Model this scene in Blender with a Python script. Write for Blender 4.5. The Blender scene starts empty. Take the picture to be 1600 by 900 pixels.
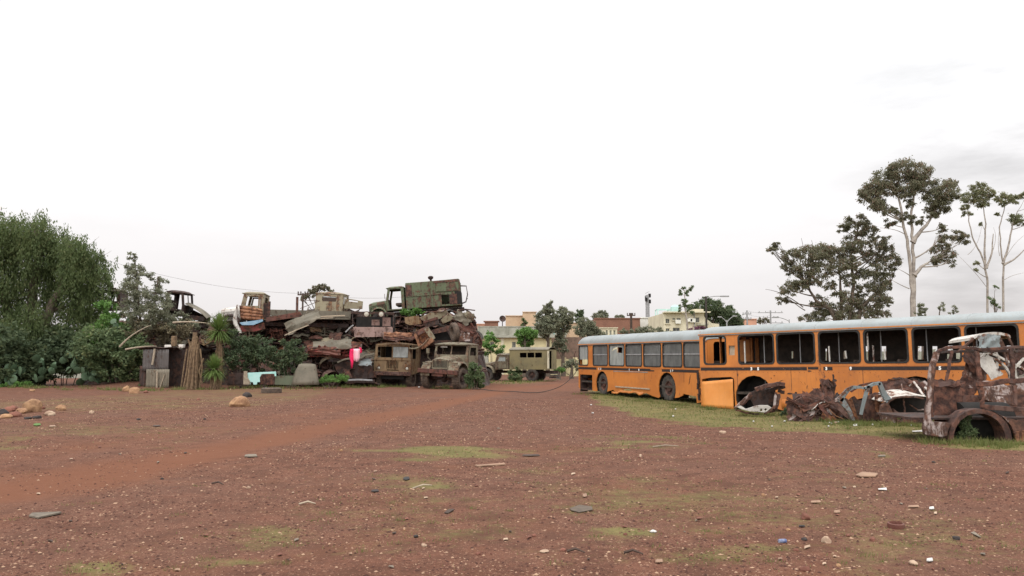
import bpy, bmesh, math, random
import numpy as np
from mathutils import Vector, Matrix, geometry, noise
R = math.radians; rng = random.Random(7)
sc = bpy.context.scene
COL = sc.collection
F, CAMH, HOR = 1244.0, 1.65, 562.0
PITCH = math.atan((HOR - 450) / F)
CP, SP = math.cos(PITCH), math.sin(PITCH)

def ray(px, py):
    a = 450 - py
    return Vector((px - 800, F * CP - a * SP, F * SP + a * CP))
def at(px, py, Y):
    d = ray(px, py); t = Y / d.y
    return Vector((d.x * t, Y, CAMH + d.z * t))
def gnd(px, py, z=0.0):
    d = ray(px, py); t = (z - CAMH) / d.z
    return Vector((d.x * t, d.y * t, z))
def to_local(M, px, py, yl=0.0):
    I = M.inverted(); o = I @ Vector((0, 0, CAMH)); d = I.to_3x3() @ ray(px, py)
    t = (yl - o.y) / d.y
    return (o.x + d.x * t, o.z + d.z * t)
def T(x=0, y=0, z=0): return Matrix.Translation((x, y, z))
def RX(a): return Matrix.Rotation(R(a), 4, 'X')
def RY(a): return Matrix.Rotation(R(a), 4, 'Y')
def RZ(a): return Matrix.Rotation(R(a), 4, 'Z')

# ------------------------------------------------------------------ scene graph
def tag(o, label=None, cat=None, group=None, kind=None):
    if label: o['label'] = label
    if cat: o['category'] = cat
    if group: o['group'] = group
    if kind: o['kind'] = kind
    return o
def thing(name, label, cat, M=None, group=None):
    o = bpy.data.objects.new(name, None); COL.objects.link(o)
    o.empty_display_size = .3
    if M is not None: o.matrix_world = M
    return tag(o, label, cat, group)
def link(name, me, parent=None, M=None):
    o = bpy.data.objects.new(name, me); COL.objects.link(o)
    if parent is not None: o.parent = parent
    if M is not None: o.matrix_basis = M
    return o
def np_mesh(name, verts, faces, material, parent=None, M=None, smooth=False):
    verts = np.asarray(verts, dtype=np.float32); faces = np.asarray(faces, dtype=np.int32)
    k = faces.shape[1]; me = bpy.data.meshes.new(name)
    me.vertices.add(len(verts)); me.vertices.foreach_set('co', verts.ravel())
    me.loops.add(faces.size); me.loops.foreach_set('vertex_index', faces.ravel())
    me.polygons.add(len(faces)); me.polygons.foreach_set('loop_start', np.arange(0, faces.size, k, dtype=np.int32))
    me.polygons.foreach_set('use_smooth', np.full(len(faces), smooth))
    me.update(calc_edges=True); me.validate()
    me.materials.append(material)
    return link(name, me, parent, M)

class MB:
    def __init__(s): s.v = []; s.f = []; s.M = Matrix.Identity(4)
    def add(s, vs, fs):
        o = len(s.v); M = s.M
        s.v += [tuple(M @ Vector(p)) for p in vs]; s.f += [[i + o for i in f] for f in fs]
        return s
    def box(s, c, size, rot=None):
        x, y, z = size[0] / 2, size[1] / 2, size[2] / 2
        vs = [Vector((a * x, b * y, e * z)) for a in (-1, 1) for b in (-1, 1) for e in (-1, 1)]
        m = T(*c) @ (rot if rot is not None else Matrix.Identity(4))
        return s.add([m @ p for p in vs], [(0, 1, 3, 2), (4, 6, 7, 5), (0, 4, 5, 1), (2, 3, 7, 6), (0, 2, 6, 4), (1, 5, 7, 3)])
    def hexa(s, a, b):   # two quads (bottom, top)
        return s.add(list(a) + list(b), [(3, 2, 1, 0), (4, 5, 6, 7), (0, 1, 5, 4), (1, 2, 6, 5), (2, 3, 7, 6), (3, 0, 4, 7)])
    def bar(s, p, q, w, h=None):
        p, q = Vector(p), Vector(q); h = h or w; d = (q - p)
        if d.length < 1e-5: return s
        d.normalize(); up = Vector((0, 0, 1)) if abs(d.z) < .9 else Vector((0, 1, 0))
        x = d.cross(up).normalized(); z = x.cross(d).normalized(); x *= w / 2; z *= h / 2
        return s.hexa([p - x - z, p + x - z, p + x + z, p - x + z], [q - x - z, q + x - z, q + x + z, q - x + z])
    def path(s, pts, w, h=None):
        for a, b in zip(pts, pts[1:]): s.bar(a, b, w, h)
        return s
    def tube(s, pts, r, n=6, cap=True):
        pts = [Vector(p) for p in pts]; m = len(pts); rs = r if isinstance(r, (list, tuple)) else [r] * m
        vs = []; fs = []; last = None
        for i, p in enumerate(pts):
            d = (pts[min(i + 1, m - 1)] - pts[max(i - 1, 0)]).normalized()
            if last is None:
                up = Vector((0, 0, 1)) if abs(d.z) < .9 else Vector((1, 0, 0)); x = d.cross(up).normalized()
            else: x = (last - d * last.dot(d)).normalized()
            last = x; y = d.cross(x)
            for k in range(n):
                a = 2 * math.pi * k / n; vs.append(p + (x * math.cos(a) + y * math.sin(a)) * rs[i])
        for i in range(m - 1):
            for k in range(n):
                fs.append((i * n + k, i * n + (k + 1) % n, (i + 1) * n + (k + 1) % n, (i + 1) * n + k))
        if cap: fs += [tuple(range(n))[::-1], tuple(range((m - 1) * n, m * n))]
        return s.add(vs, fs)
    def plate(s, outer, holes=(), t=.03, y=0.0):    # polygon in XZ, thickness along +Y
        loops = [[Vector((p[0], p[1], 0)) for p in l] for l in [outer, *holes]]
        tri = geometry.tessellate_polygon(loops); flat = [p for l in loops for p in l]; n = len(flat)
        vs = [(p.x, y, p.y) for p in flat] + [(p.x, y + t, p.y) for p in flat]
        fs = [tuple(x) for x in tri] + [tuple(i + n for i in x[::-1]) for x in tri]
        o = 0
        for l in loops:
            k = len(l)
            for i in range(k):
                a, b = o + i, o + (i + 1) % k; fs.append((a, b, b + n, a + n))
            o += k
        return s.add(vs, fs)
    def ring(s, outer, w, t, y=0.0):                # frame of width w inside a convex outline
        c = Vector((sum(p[0] for p in outer) / len(outer), sum(p[1] for p in outer) / len(outer)))
        hx = max(abs(p[0] - c.x) for p in outer); hz = max(abs(p[1] - c.y) for p in outer)
        inner = [(c.x + (p[0] - c.x) * (hx - w) / hx, c.y + (p[1] - c.y) * (hz - w) / hz) for p in outer]
        return s.plate(outer, [inner], t, y)
    def lathe(s, prof, n=20, axis='Z'):             # closed profile of (r, h)
        vs = []; fs = []; m = len(prof)
        for k in range(n):
            a = 2 * math.pi * k / n
            for r, h in prof:
                x, y = r * math.cos(a), r * math.sin(a)
                vs.append({'Z': (x, y, h), 'X': (h, x, y), 'Y': (x, h, y)}[axis])
        for k in range(n):
            for i in range(m):
                fs.append((k * m + i, ((k + 1) % n) * m + i, ((k + 1) % n) * m + (i + 1) % m, k * m + (i + 1) % m))
        return s.add(vs, fs)
    def grid(s, P, t=0.0):                          # rows of points -> sheet (thickness t along -Z local)
        ny, nx = len(P), len(P[0]); vs = [Vector(p) for r in P for p in r]
        q = [(j * nx + i, j * nx + i + 1, (j + 1) * nx + i + 1, (j + 1) * nx + i) for j in range(ny - 1) for i in range(nx - 1)]
        if not t: return s.add(vs, q)
        N = len(vs); vs2 = [p - Vector((0, 0, t)) for p in vs]
        q2 = [tuple(i + N for i in f[::-1]) for f in q]
        e = [j for j in range(nx)] + [j * nx + nx - 1 for j in range(1, ny)] + [(ny - 1) * nx + i for i in range(nx - 2, -1, -1)] + [j * nx for j in range(ny - 2, 0, -1)]
        rim = [(e[i], e[(i + 1) % len(e)], e[(i + 1) % len(e)] + N, e[i] + N) for i in range(len(e))]
        return s.add(vs + vs2, q + q2 + rim)
    def crumple(s, w, h, amp, rg, n=8, t=.015, f=1.6, ragged=.06):
        o = Vector((rg.uniform(-50, 50), rg.uniform(-50, 50), rg.uniform(-50, 50))); P = []
        ang = rg.uniform(0, 3.14); ca, sa = math.cos(ang), math.sin(ang)
        for j in range(n + 1):
            row = []
            for i in range(n + 1):
                u, v = i / n - .5, j / n - .5
                q = Vector((u * w * f, v * h * f, 0)) + o
                z = noise.noise(q) * amp + (.5 - abs(noise.noise(q * 2.1))) * amp * .55
                z += abs(((u * ca + v * sa) * 2.2 + o.x) % 1 - .5) * amp * .7
                e = ragged if i in (0, n) or j in (0, n) else ragged * .25
                row.append((u * w + rg.uniform(-e, e) + noise.noise(q * .8 + Vector((9, 0, 0))) * amp * .6,
                            v * h + rg.uniform(-e, e) + noise.noise(q * .8 + Vector((0, 9, 0))) * amp * .6, z))
            P.append(row)
        return s.grid(P, t)
    def build(s, name, material, parent=None, M=None, smooth=None, bevel=0):
        me = bpy.data.meshes.new(name); me.from_pydata(s.v, [], s.f)
        bm = bmesh.new(); bm.from_mesh(me); bmesh.ops.recalc_face_normals(bm, faces=bm.faces)
        bm.to_mesh(me); bm.free()
        if smooth:
            me.shade_smooth(); me.set_sharp_from_angle(angle=R(smooth))
        me.materials.append(material)
        o = link(name, me, parent, M)
        if bevel:
            b = o.modifiers.new('bevel', 'BEVEL'); b.width = bevel; b.segments = 2; b.limit_method = 'ANGLE'; b.angle_limit = R(50)
        return o

def rr(x0, z0, x1, z1, r=.08, n=4):
    r = min(r, abs(x1 - x0) / 2.01, abs(z1 - z0) / 2.01); out = []
    for cx, cz, a0 in ((x1 - r, z1 - r, 0), (x0 + r, z1 - r, 90), (x0 + r, z0 + r, 180), (x1 - r, z0 + r, 270)):
        for k in range(n + 1):
            a = R(a0 + 90 * k / n); out.append((cx + r * math.cos(a), cz + r * math.sin(a)))
    return out
def arc(cx, cz, r, a0, a1, n=12, rz=None):
    rz = rz or r
    return [(cx + r * math.cos(R(a0 + (a1 - a0) * k / n)), cz + rz * math.sin(R(a0 + (a1 - a0) * k / n))) for k in range(n + 1)]
def bez(a, b, c, n=6):
    a, b, c = Vector(a), Vector(b), Vector(c)
    return [a * (1 - t) ** 2 + b * 2 * t * (1 - t) + c * t * t for t in [k / n for k in range(n + 1)]]

# ------------------------------------------------------------------ materials
class NT:
    def __init__(s, name):
        s.m = bpy.data.materials.new(name); s.m.use_nodes = True; s.t = s.m.node_tree; s.t.nodes.clear()
        s.out = s.n('ShaderNodeOutputMaterial')
    def n(s, kind, **kw):
        x = s.t.nodes.new(kind)
        for k, v in kw.items(): setattr(x, k, v)
        return x
    def l(s, a, b): s.t.links.new(a, b)
    def mix(s, fac, a, b, blend='MIX'):
        x = s.n('ShaderNodeMix', data_type='RGBA', blend_type=blend)
        for i, v in ((0, fac), (6, a), (7, b)):
            if hasattr(v, 'is_output'): s.l(v, x.inputs[i])
            else: x.inputs[i].default_value = v if i == 0 else (*v, 1)
        return x.outputs[2]
    def math(s, op, a, b=0.0, c=None, clamp=False):
        x = s.n('ShaderNodeMath', operation=op, use_clamp=clamp)
        for i, v in enumerate((a, b) if c is None else (a, b, c)):
            if hasattr(v, 'is_output'): s.l(v, x.inputs[i])
            else: x.inputs[i].default_value = v
        return x.outputs[0]
    def ramp(s, v, lo, hi):
        x = s.n('ShaderNodeMapRange', interpolation_type='SMOOTHSTEP'); s.l(v, x.inputs[0])
        x.inputs[1].default_value = lo; x.inputs[2].default_value = hi
        return x.outputs[0]
    def noise(s, vec, scale, detail=5, rough=.6, stretch=None, dist=0.0):
        if stretch:
            mp = s.n('ShaderNodeMapping'); mp.inputs['Scale'].default_value = stretch; s.l(vec, mp.inputs[0]); vec = mp.outputs[0]
        x = s.n('ShaderNodeTexNoise'); s.l(vec, x.inputs['Vector'])
        x.inputs['Scale'].default_value = scale; x.inputs['Detail'].default_value = detail; x.inputs['Roughness'].default_value = rough
        x.inputs['Distortion'].default_value = dist
        return x.outputs[0]
    def objvec(s):
        tc = s.n('ShaderNodeTexCoord'); oi = s.n('ShaderNodeObjectInfo')
        x = s.n('ShaderNodeVectorMath', operation='MULTIPLY_ADD')
        s.l(oi.outputs['Random'], x.inputs[0]); x.inputs[1].default_value = (61, 37, 23); s.l(tc.outputs['Object'], x.inputs[2])
        return x.outputs[0], oi.outputs['Random']
    def bsdf(s, col, rough=.7, metal=0.0, spec=.4, bump=None, bs=.3, bd=.02, alpha=None):
        p = s.n('ShaderNodeBsdfPrincipled')
        for key, v in (('Base Color', col), ('Roughness', rough), ('Metallic', metal), ('Specular IOR Level', spec)):
            if hasattr(v, 'is_output'): s.l(v, p.inputs[key])
            else: p.inputs[key].default_value = (*v, 1) if isinstance(v, tuple) else v
        if alpha is not None: p.inputs['Alpha'].default_value = alpha
        if bump is not None:
            b = s.n('ShaderNodeBump'); b.inputs['Strength'].default_value = bs; b.inputs['Distance'].default_value = bd
            s.l(bump, b.inputs['Height']); s.l(b.outputs[0], p.inputs['Normal'])
        s.l(p.outputs[0], s.out.inputs[0]); return p

RUST_A, RUST_B = (.036, .017, .012), (.15, .055, .024)
def weathered(name, a, b=None, rust=.5, rough=.65, sc_=1.0, dust=.25, ra=RUST_A, rb=RUST_B, dustc=(.16, .1, .065), bd=.02, vary=.25, streak=.45, dents=0.0, grime=0.0, gcol=(.26, .105, .045)):
    """old paint a/b with rust covering roughly the given share, dust in the grain"""
    N = NT(name); v, rnd = N.objvec(); b = b or tuple(c * .7 for c in a)
    big = N.noise(v, .9 * sc_, 4, .6); mid = N.noise(v, 3.1 * sc_, 8, .68, dist=.4); fine = N.noise(v, 17 * sc_, 6, .7)
    st = N.noise(v, 2.2 * sc_, 6, .65, stretch=(2.6, 2.6, .35))
    paint = N.mix(N.ramp(big, .38, .62), a, b)
    k = N.math('ADD', N.math('MULTIPLY', mid, .55), N.math('MULTIPLY', st, streak))
    k = N.math('ADD', k, N.math('MULTIPLY', N.math('SUBTRACT', big, .5), .25))
    th = .5 * (.55 + streak) + (.5 - rust) * .42
    rf = N.ramp(k, th - .035, th + .04)
    rustc = N.mix(N.ramp(N.noise(v, 5.3 * sc_, 7, .7), .4, .68), ra, rb)
    c = N.mix(rf, paint, rustc)
    c = N.mix(N.math('MULTIPLY', N.ramp(fine, .42, .75), dust), c, dustc)
    hv = N.n('ShaderNodeHueSaturation'); N.l(c, hv.inputs['Color'])
    N.l(N.math('ADD', N.math('MULTIPLY', rnd, vary), 1 - vary / 2), hv.inputs['Value'])
    h = N.math('ADD', N.math('MULTIPLY', rf, .35), N.math('MULTIPLY', fine, .5))
    if dents: h = N.math('ADD', h, N.math('MULTIPLY', N.noise(v, 1.6, 3, .5), dents))
    if grime:
        c2 = N.n('ShaderNodeTexNoise'); sepn = N.n('ShaderNodeSeparateXYZ'); N.l(v, sepn.inputs[0])
        g1 = N.ramp(N.noise(v, 4.0, 7, .7, stretch=(3.2, 3.2, .22)), .5, .8); g2 = N.ramp(N.noise(v, 1.3, 6, .7), .45, .75)
        gg = N.math('MULTIPLY', N.math('ADD', N.math('MULTIPLY', g1, .8), N.math('MULTIPLY', g2, .5)), grime, clamp=True)
        N.l(N.mix(gg, c, gcol), hv.inputs['Color'])
    N.bsdf(hv.outputs[0], N.math('ADD', N.math('MULTIPLY', rf, .25), rough), 0, .35, h, .5, bd)
    return N.m
def plain(name, a, b=None, rough=.8, scale=4.0, spec=.3, bd=.01, metal=0.0, rand=0.0):
    N = NT(name); v, rnd = N.objvec(); b = b or tuple(c * .65 for c in a)
    n = N.noise(v, scale, 7, .65); c = N.mix(N.ramp(n, .35, .68), a, b)
    if rand:
        hv = N.n('ShaderNodeHueSaturation'); N.l(c, hv.inputs['Color'])
        N.l(N.math('ADD', N.math('MULTIPLY', rnd, rand), 1 - rand / 2), hv.inputs['Value']); c = hv.outputs[0]
    N.bsdf(c, rough, metal, spec, N.noise(v, scale * 5, 5, .7), .4, bd); return N.m
def leafmat(name, a, b, c=None, trans=.3, amount=.35):
    N = NT(name); g = N.n('ShaderNodeNewGeometry'); r = g.outputs['Random Per Island']
    tc = N.n('ShaderNodeTexCoord'); big = N.noise(tc.outputs['Object'], .55, 3, .6)
    col = N.mix(N.math('ADD', N.math('MULTIPLY', r, .6), N.math('MULTIPLY', N.ramp(big, .35, .65), .4)), a, b)
    if c: col = N.mix(N.math('MULTIPLY', N.ramp(N.math('FRACT', N.math('MULTIPLY', r, 13.7)), 1 - amount, 1), N.ramp(big, .3, .6)), col, c)
    p = N.n('ShaderNodeBsdfPrincipled'); N.l(col, p.inputs['Base Color']); p.inputs['Roughness'].default_value = .6
    p.inputs['Specular IOR Level'].default_value = .25
    t = N.n('ShaderNodeBsdfTranslucent'); N.l(col, t.inputs[0]); m = N.n('ShaderNodeMixShader'); m.inputs[0].default_value = trans
    N.l(p.outputs[0], m.inputs[1]); N.l(t.outputs[0], m.inputs[2]); N.l(m.outputs[0], N.out.inputs[0]); return N.m
def glassmat(name, col=(.2, .21, .21), alpha=.75, rough=.25):
    N = NT(name); v, _ = N.objvec(); n = N.noise(v, 2.5, 6, .65, stretch=(1.5, 1.5, .6))
    N.bsdf(N.mix(N.ramp(n, .35, .7), col, tuple(c * .6 for c in col)), N.math('ADD', N.math('MULTIPLY', n, .35), rough * .5), 0, .5, alpha=alpha); return N.m

M_ = dict(
    rust=weathered('rusted_steel', (.1, .054, .042), (.065, .036, .03), .6, ra=(.034, .017, .014), rb=(.16, .07, .046), dust=.3, dustc=(.11, .075, .058)),
    rustdark=weathered('dark_rusted_steel', (.045, .027, .023), (.028, .019, .017), .55, ra=(.02, .013, .011), rb=(.085, .04, .027), dust=.22, dustc=(.09, .065, .05)),
    rustred=weathered('red_rusted_steel', (.12, .04, .028), (.075, .028, .02), .5, ra=(.035, .018, .014), rb=(.13, .048, .027)),
    rustorange=weathered('orange_rusted_steel', (.24, .11, .055), (.18, .075, .04), .55, ra=(.05, .02, .013), rb=(.24, .095, .04), dust=.2),
    khaki=weathered('faded_khaki_paint', (.205, .135, .068), (.15, .1, .055), .46, ra=(.06, .033, .02), rb=(.2, .09, .035), dust=.35),
    olive=weathered('weathered_olive_paint', (.15, .13, .085), (.108, .094, .063), .47, ra=(.045, .028, .02), rb=(.15, .085, .05), dust=.5, dustc=(.26, .21, .14)),
    green=weathered('faded_army_green_paint', (.1, .125, .068), (.08, .092, .05), .46, ra=(.055, .03, .024), rb=(.14, .065, .042), dust=.3, dustc=(.18, .17, .09)),
    beige=weathered('faded_beige_paint', (.235, .205, .135), (.18, .15, .1), .44, ra=(.06, .035, .025), rb=(.2, .1, .05), dust=.35, dustc=(.24, .19, .12)),
    white=weathered('flaking_white_paint', (.58, .55, .5), (.45, .42, .38), .38, ra=(.07, .032, .024), rb=(.2, .085, .045), dust=.3),
    greyblue=weathered('flaking_grey_blue_paint', (.2, .235, .24), (.15, .17, .17), .42, ra=(.06, .03, .022), rb=(.17, .075, .04), dust=.3),
    palerust=weathered('rusted_body_with_pale_paint', (.36, .3, .28), (.26, .2, .18), .62, ra=(.05, .026, .02), rb=(.15, .07, .045), dust=.3),
    pinkbed=weathered('pinkish_brown_boards', (.2, .125, .105), (.15, .09, .075), .42, ra=(.05, .03, .025), rb=(.15, .08, .055)),
    turq=weathered('turquoise_paint', (.28, .52, .48), (.36, .55, .52), .2, ra=(.08, .05, .04), rb=(.3, .2, .12), dust=.12),
    mossy=weathered('mossy_grey_paint', (.15, .13, .095), (.1, .09, .065), .3, ra=(.05, .035, .025), rb=(.12, .08, .05), dust=.5, dustc=(.19, .15, .11)),
    grgreen=weathered('grey_green_paint', (.1, .12, .075), (.08, .095, .06), .25, dust=.3),
    redpaint=weathered('faded_red_paint', (.17, .03, .025), (.1, .022, .02), .5, dust=.2),
    bluepaint=weathered('faded_blue_paint', (.16, .3, .42), (.3, .42, .5), .25, dust=.25),
    orange=weathered('faded_orange_bus_paint', (.54, .19, .04), (.45, .15, .032), .19, rough=.42, dust=.16, dustc=(.3, .16, .08), ra=(.07, .035, .025), rb=(.28, .1, .035), vary=.06, sc_=.9, streak=.6, bd=.012, dents=2.6, grime=.75),
    orange2=weathered('pale_orange_door_paint', (.62, .25, .06), (.57, .21, .042), .1, rough=.45, dust=.15, dustc=(.4, .22, .12), vary=.05, sc_=.8, bd=.012, dents=2.0, grime=.35),
    roofgrey=weathered('grey_bus_roof_paint', (.265, .295, .3), (.225, .25, .25), .09, rough=.5, dust=.3, dustc=(.26, .24, .2), ra=(.12, .08, .06), rb=(.3, .2, .12), vary=.06, sc_=.7, dents=2.0, grime=.6, gcol=(.17, .14, .11)),
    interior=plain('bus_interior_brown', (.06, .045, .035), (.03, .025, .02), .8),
    intorange=plain('bus_interior_orange', (.42, .17, .05), (.3, .12, .04), .7),
    black=plain('black_rubber', (.018, .017, .016), (.035, .031, .028), .75, 6),
    tyre=plain('dusty_tyre_rubber', (.03, .028, .026), (.085, .07, .056), .9, 5),
    tyremud=plain('muddy_tyre_rubber', (.06, .046, .037), (.12, .085, .062), .95, 6, bd=.04),
    dark=plain('dark_parts_and_shade', (.012, .011, .01), (.022, .019, .017), .9),  # near-black, for the shade in interiors and recesses and for dark parts
    mesh_=plain('radiator_core', (.045, .05, .045), (.03, .03, .028), .6, 12),
    lamp=plain('dull_lamp_glass', (.45, .42, .34), (.3, .28, .23), .2, 5, .6),
    pole=plain('grey_galvanised_steel', (.3, .3, .3), (.2, .2, .2), .5),
    wood=plain('grey_weathered_wood', (.2, .165, .125), (.12, .1, .078), .9, 9, rand=.35),
    palewood=plain('pale_bleached_wood', (.36, .3, .22), (.25, .2, .15), .9, 8, rand=.25),
    darkwood=plain('dark_brown_wood', (.075, .05, .038), (.04, .028, .022), .9, 8),
    straw=plain('dry_palm_straw', (.2, .135, .078), (.1, .066, .042), .95, 7),
    bark=plain('brown_bark', (.12, .092, .07), (.07, .055, .043), .95, 5, bd=.03),
    palebark=plain('pale_eucalyptus_bark', (.34, .3, .26), (.2, .17, .15), .85, 3),
    zinc=weathered('grey_corrugated_zinc', (.11, .1, .096), (.075, .067, .063), .42, dust=.3, ra=(.05, .035, .03), rb=(.11, .065, .048)),
    rock=plain('ochre_rock', (.34, .2, .105), (.2, .105, .06), .95, 5, bd=.08, rand=.3),
    rockred=plain('red_brown_rock', (.19, .08, .055), (.12, .05, .035), .95, 5, bd=.04, rand=.3),
    rockdark=plain('dark_lava_rock', (.05, .04, .037), (.03, .026, .024), .95, 6, bd=.04),
    rockpale=plain('pale_beige_rock', (.42, .31, .22), (.3, .2, .14), .95, 5, bd=.03, rand=.2),
    vanolive=weathered('mottled_olive_van_paint', (.19, .155, .075), (.14, .12, .065), .3, ra=(.06, .045, .025), rb=(.2, .13, .06), dust=.35, dustc=(.24, .21, .13)),
    canblue=plain('blue_can_print', (.05, .08, .2), (.25, .27, .33), .35, 18, .5),
    paper=plain('white_litter', (.55, .53, .5), (.4, .38, .35), .7, 6),
    card=plain('brown_cardboard', (.3, .19, .125), (.21, .13, .09), .9, 5),
    pink=plain('hot_pink_cloth', (.75, .03, .13), (.6, .02, .1), .9, 3),
    palepink=plain('pale_pink_cloth', (.8, .5, .54), (.72, .42, .47), .9, 3),
    cream=plain('cream_plaster', (.6, .55, .41), (.5, .45, .33), .9, .5),
    yellowwall=plain('pale_yellow_plaster', (.62, .55, .33), (.5, .44, .26), .9, .6),
    parapet=plain('stained_grey_concrete', (.36, .36, .3), (.24, .24, .19), .95, .8),
    beigewall=plain('beige_plaster', (.5, .37, .24), (.42, .3, .2), .9, .6),
    brick=plain('red_brown_brick', (.22, .11, .075), (.17, .085, .06), .95, .8),
    pinkwall=plain('salmon_plaster', (.55, .3, .2), (.48, .26, .18), .9, .5),
    stonewall=plain('rough_stone_masonry', (.2, .13, .1), (.12, .085, .065), .95, 2.5, bd=.1),
    whitewall=plain('white_plaster', (.68, .67, .6), (.58, .56, .5), .9, .5),
    window=plain('dark_window_glass', (.05, .055, .055), (.03, .03, .03), .15, 1, .6),
    teal=plain('pale_teal_metal', (.4, .58, .54), (.32, .5, .46), .6, 2),
    wire=plain('dark_cable', (.05, .04, .035), None, .7),
    skyglass=glassmat('dusty_bus_glass', (.15, .155, .15), .88, .3),
    paleglass=glassmat('pale_dusty_glass', (.34, .36, .34), .85, .4),
    leafpepper=leafmat('pepper_tree_leaves', (0.0755, 0.112, 0.0429), (0.15, 0.191, 0.0755), (0.182, 0.193, 0.0858), .5, .25),
    leafeuc=leafmat('eucalyptus_leaves', (0.141, 0.143, 0.0898), (0.21, 0.202, 0.128), (0.264, 0.159, 0.121), .5, .35),
    leafeucg=leafmat('green_eucalyptus_leaves', (0.174, 0.189, 0.102), (0.254, 0.258, 0.145), (0.29, 0.203, 0.131), .5, .25),
    leafdark=leafmat('dark_shrub_leaves', (0.0555, 0.0838, 0.0444), (0.123, 0.161, 0.0802), (0.161, 0.178, 0.0867), .4, .3),
    leafmid=leafmat('shrub_leaves', (0.0766, 0.115, 0.0536), (0.159, 0.21, 0.0959), (0.216, 0.23, 0.102), .4, .3),
    leafgrey=leafmat('grey_green_leaves', (0.152, 0.167, 0.109), (0.232, 0.239, 0.16), (0.261, 0.232, 0.152), .4, .25),
    leafbright=leafmat('fresh_green_leaves', (0.087, 0.189, 0.0435), (0.16, 0.275, 0.0725), None, .35),
    leafdry=leafmat('dry_brushwood_leaves', (0.189, 0.152, 0.0943), (0.131, 0.123, 0.0725), (0.275, 0.217, 0.123), .25, .3),
    leafflower=leafmat('purple_flowers', (.2, .06, .13), (.13, .06, .08), None, .3),
    cactus=leafmat('prickly_pear_skin', (.055, .095, .05), (.085, .13, .075), None, .05),
    yucca=leafmat('yucca_leaves', (.1, .16, .04), (.15, .21, .06), (.2, .2, .08), .2, .15),
)

# stripe: black band whose paint has worn through to orange in places
N = NT('worn_black_stripe'); v, _ = N.objvec()
w = N.ramp(N.math('ADD', N.math('MULTIPLY', N.noise(v, 1.1, 3, .6), .6), N.math('MULTIPLY', N.noise(v, 9, 6, .7), .4)), .6, .64)
N.bsdf(N.mix(w, N.mix(N.ramp(N.noise(v, 14, 5, .7), .5, .75), (.022, .015, .014), (.07, .045, .038)), (.5, .2, .07)), .6, 0, .35); M_['stripe'] = N.m
M_['digit'] = plain('white_numeral_paint', (.85, .84, .8), (.75, .73, .7), .6)

# ------------------------------------------------------------------ camera, sky, sun
cam = bpy.data.cameras.new('camera'); co = bpy.data.objects.new('camera', cam); COL.objects.link(co); sc.camera = co
cam.sensor_fit = 'HORIZONTAL'; cam.sensor_width = 36; cam.lens = 36 * F / 1600; cam.clip_end = 3000; cam.clip_start = .05
co.location = (0, 0, CAMH); co.rotation_euler = (R(90) + PITCH, 0, 0)
wd = bpy.data.worlds.new('World'); sc.world = wd; wd.use_nodes = True
t = wd.node_tree; t.nodes.clear()
def wn(k, **kw):
    x = t.nodes.new(k)
    for a, b in kw.items(): setattr(x, a, b)
    return x
def wmath(op, a, b=0.0, clamp=False):
    x = wn('ShaderNodeMath', operation=op, use_clamp=clamp)
    for i, q in enumerate((a, b)):
        if hasattr(q, 'is_output'): t.links.new(q, x.inputs[i])
        else: x.inputs[i].default_value = q
    return x.outputs[0]
SUN_EL, SUN_AZ = 52.0, 205.0   # elevation; compass from +Y clockwise: behind the camera, a little left
sky = wn('ShaderNodeTexSky', sky_type='NISHITA'); sky.sun_disc = False
sky.sun_elevation = R(SUN_EL); sky.sun_rotation = R(SUN_AZ); sky.air_density = 1; sky.dust_density = 3
tc = wn('ShaderNodeTexCoord'); sep = wn('ShaderNodeSeparateXYZ'); t.links.new(tc.outputs['Generated'], sep.inputs[0])
up = wmath('MAXIMUM', sep.outputs[2], 0.0)
def wramp(v, a, b, lo, hi, kind='SMOOTHSTEP'):
    x = wn('ShaderNodeMapRange', interpolation_type=kind); t.links.new(v, x.inputs[0])
    for i, q in enumerate((a, b, lo, hi)): x.inputs[i + 1].default_value = q
    return x.outputs[0]
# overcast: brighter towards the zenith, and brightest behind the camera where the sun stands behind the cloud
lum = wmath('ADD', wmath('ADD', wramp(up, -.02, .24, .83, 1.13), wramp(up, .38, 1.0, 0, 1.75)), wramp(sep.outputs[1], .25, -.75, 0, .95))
mp = wn('ShaderNodeMapping'); mp.inputs['Scale'].default_value = (1.6, 1.6, 6.5); mp.inputs['Location'].default_value = (1.3, .2, .4); t.links.new(tc.outputs['Generated'], mp.inputs[0])
nz = wn('ShaderNodeTexNoise'); nz.inputs['Scale'].default_value = 1.7; nz.inputs['Detail'].default_value = 7; nz.inputs['Roughness'].default_value = .58; t.links.new(mp.outputs[0], nz.inputs[0])
mr = wn('ShaderNodeMapRange', interpolation_type='SMOOTHSTEP'); t.links.new(nz.outputs[0], mr.inputs[0]); mr.inputs[1].default_value = .44; mr.inputs[2].default_value = .74
side = wn('ShaderNodeMapRange', interpolation_type='SMOOTHSTEP'); t.links.new(sep.outputs[0], side.inputs[0]); side.inputs[1].default_value = .3; side.inputs[2].default_value = .55; side.inputs[3].default_value = .12
cl = wmath('SUBTRACT', 1.0, wmath('MULTIPLY', wmath('MULTIPLY', mr.outputs[0], side.outputs[0]), .38))
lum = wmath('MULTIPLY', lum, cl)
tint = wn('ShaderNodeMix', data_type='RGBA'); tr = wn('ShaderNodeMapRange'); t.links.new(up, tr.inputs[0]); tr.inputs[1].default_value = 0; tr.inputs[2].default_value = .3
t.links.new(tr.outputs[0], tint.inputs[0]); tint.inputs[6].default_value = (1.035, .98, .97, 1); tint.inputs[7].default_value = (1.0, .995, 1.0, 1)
cloud = wn('ShaderNodeVectorMath', operation='SCALE'); t.links.new(tint.outputs[2], cloud.inputs[0]); t.links.new(lum, cloud.inputs['Scale'])
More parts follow.
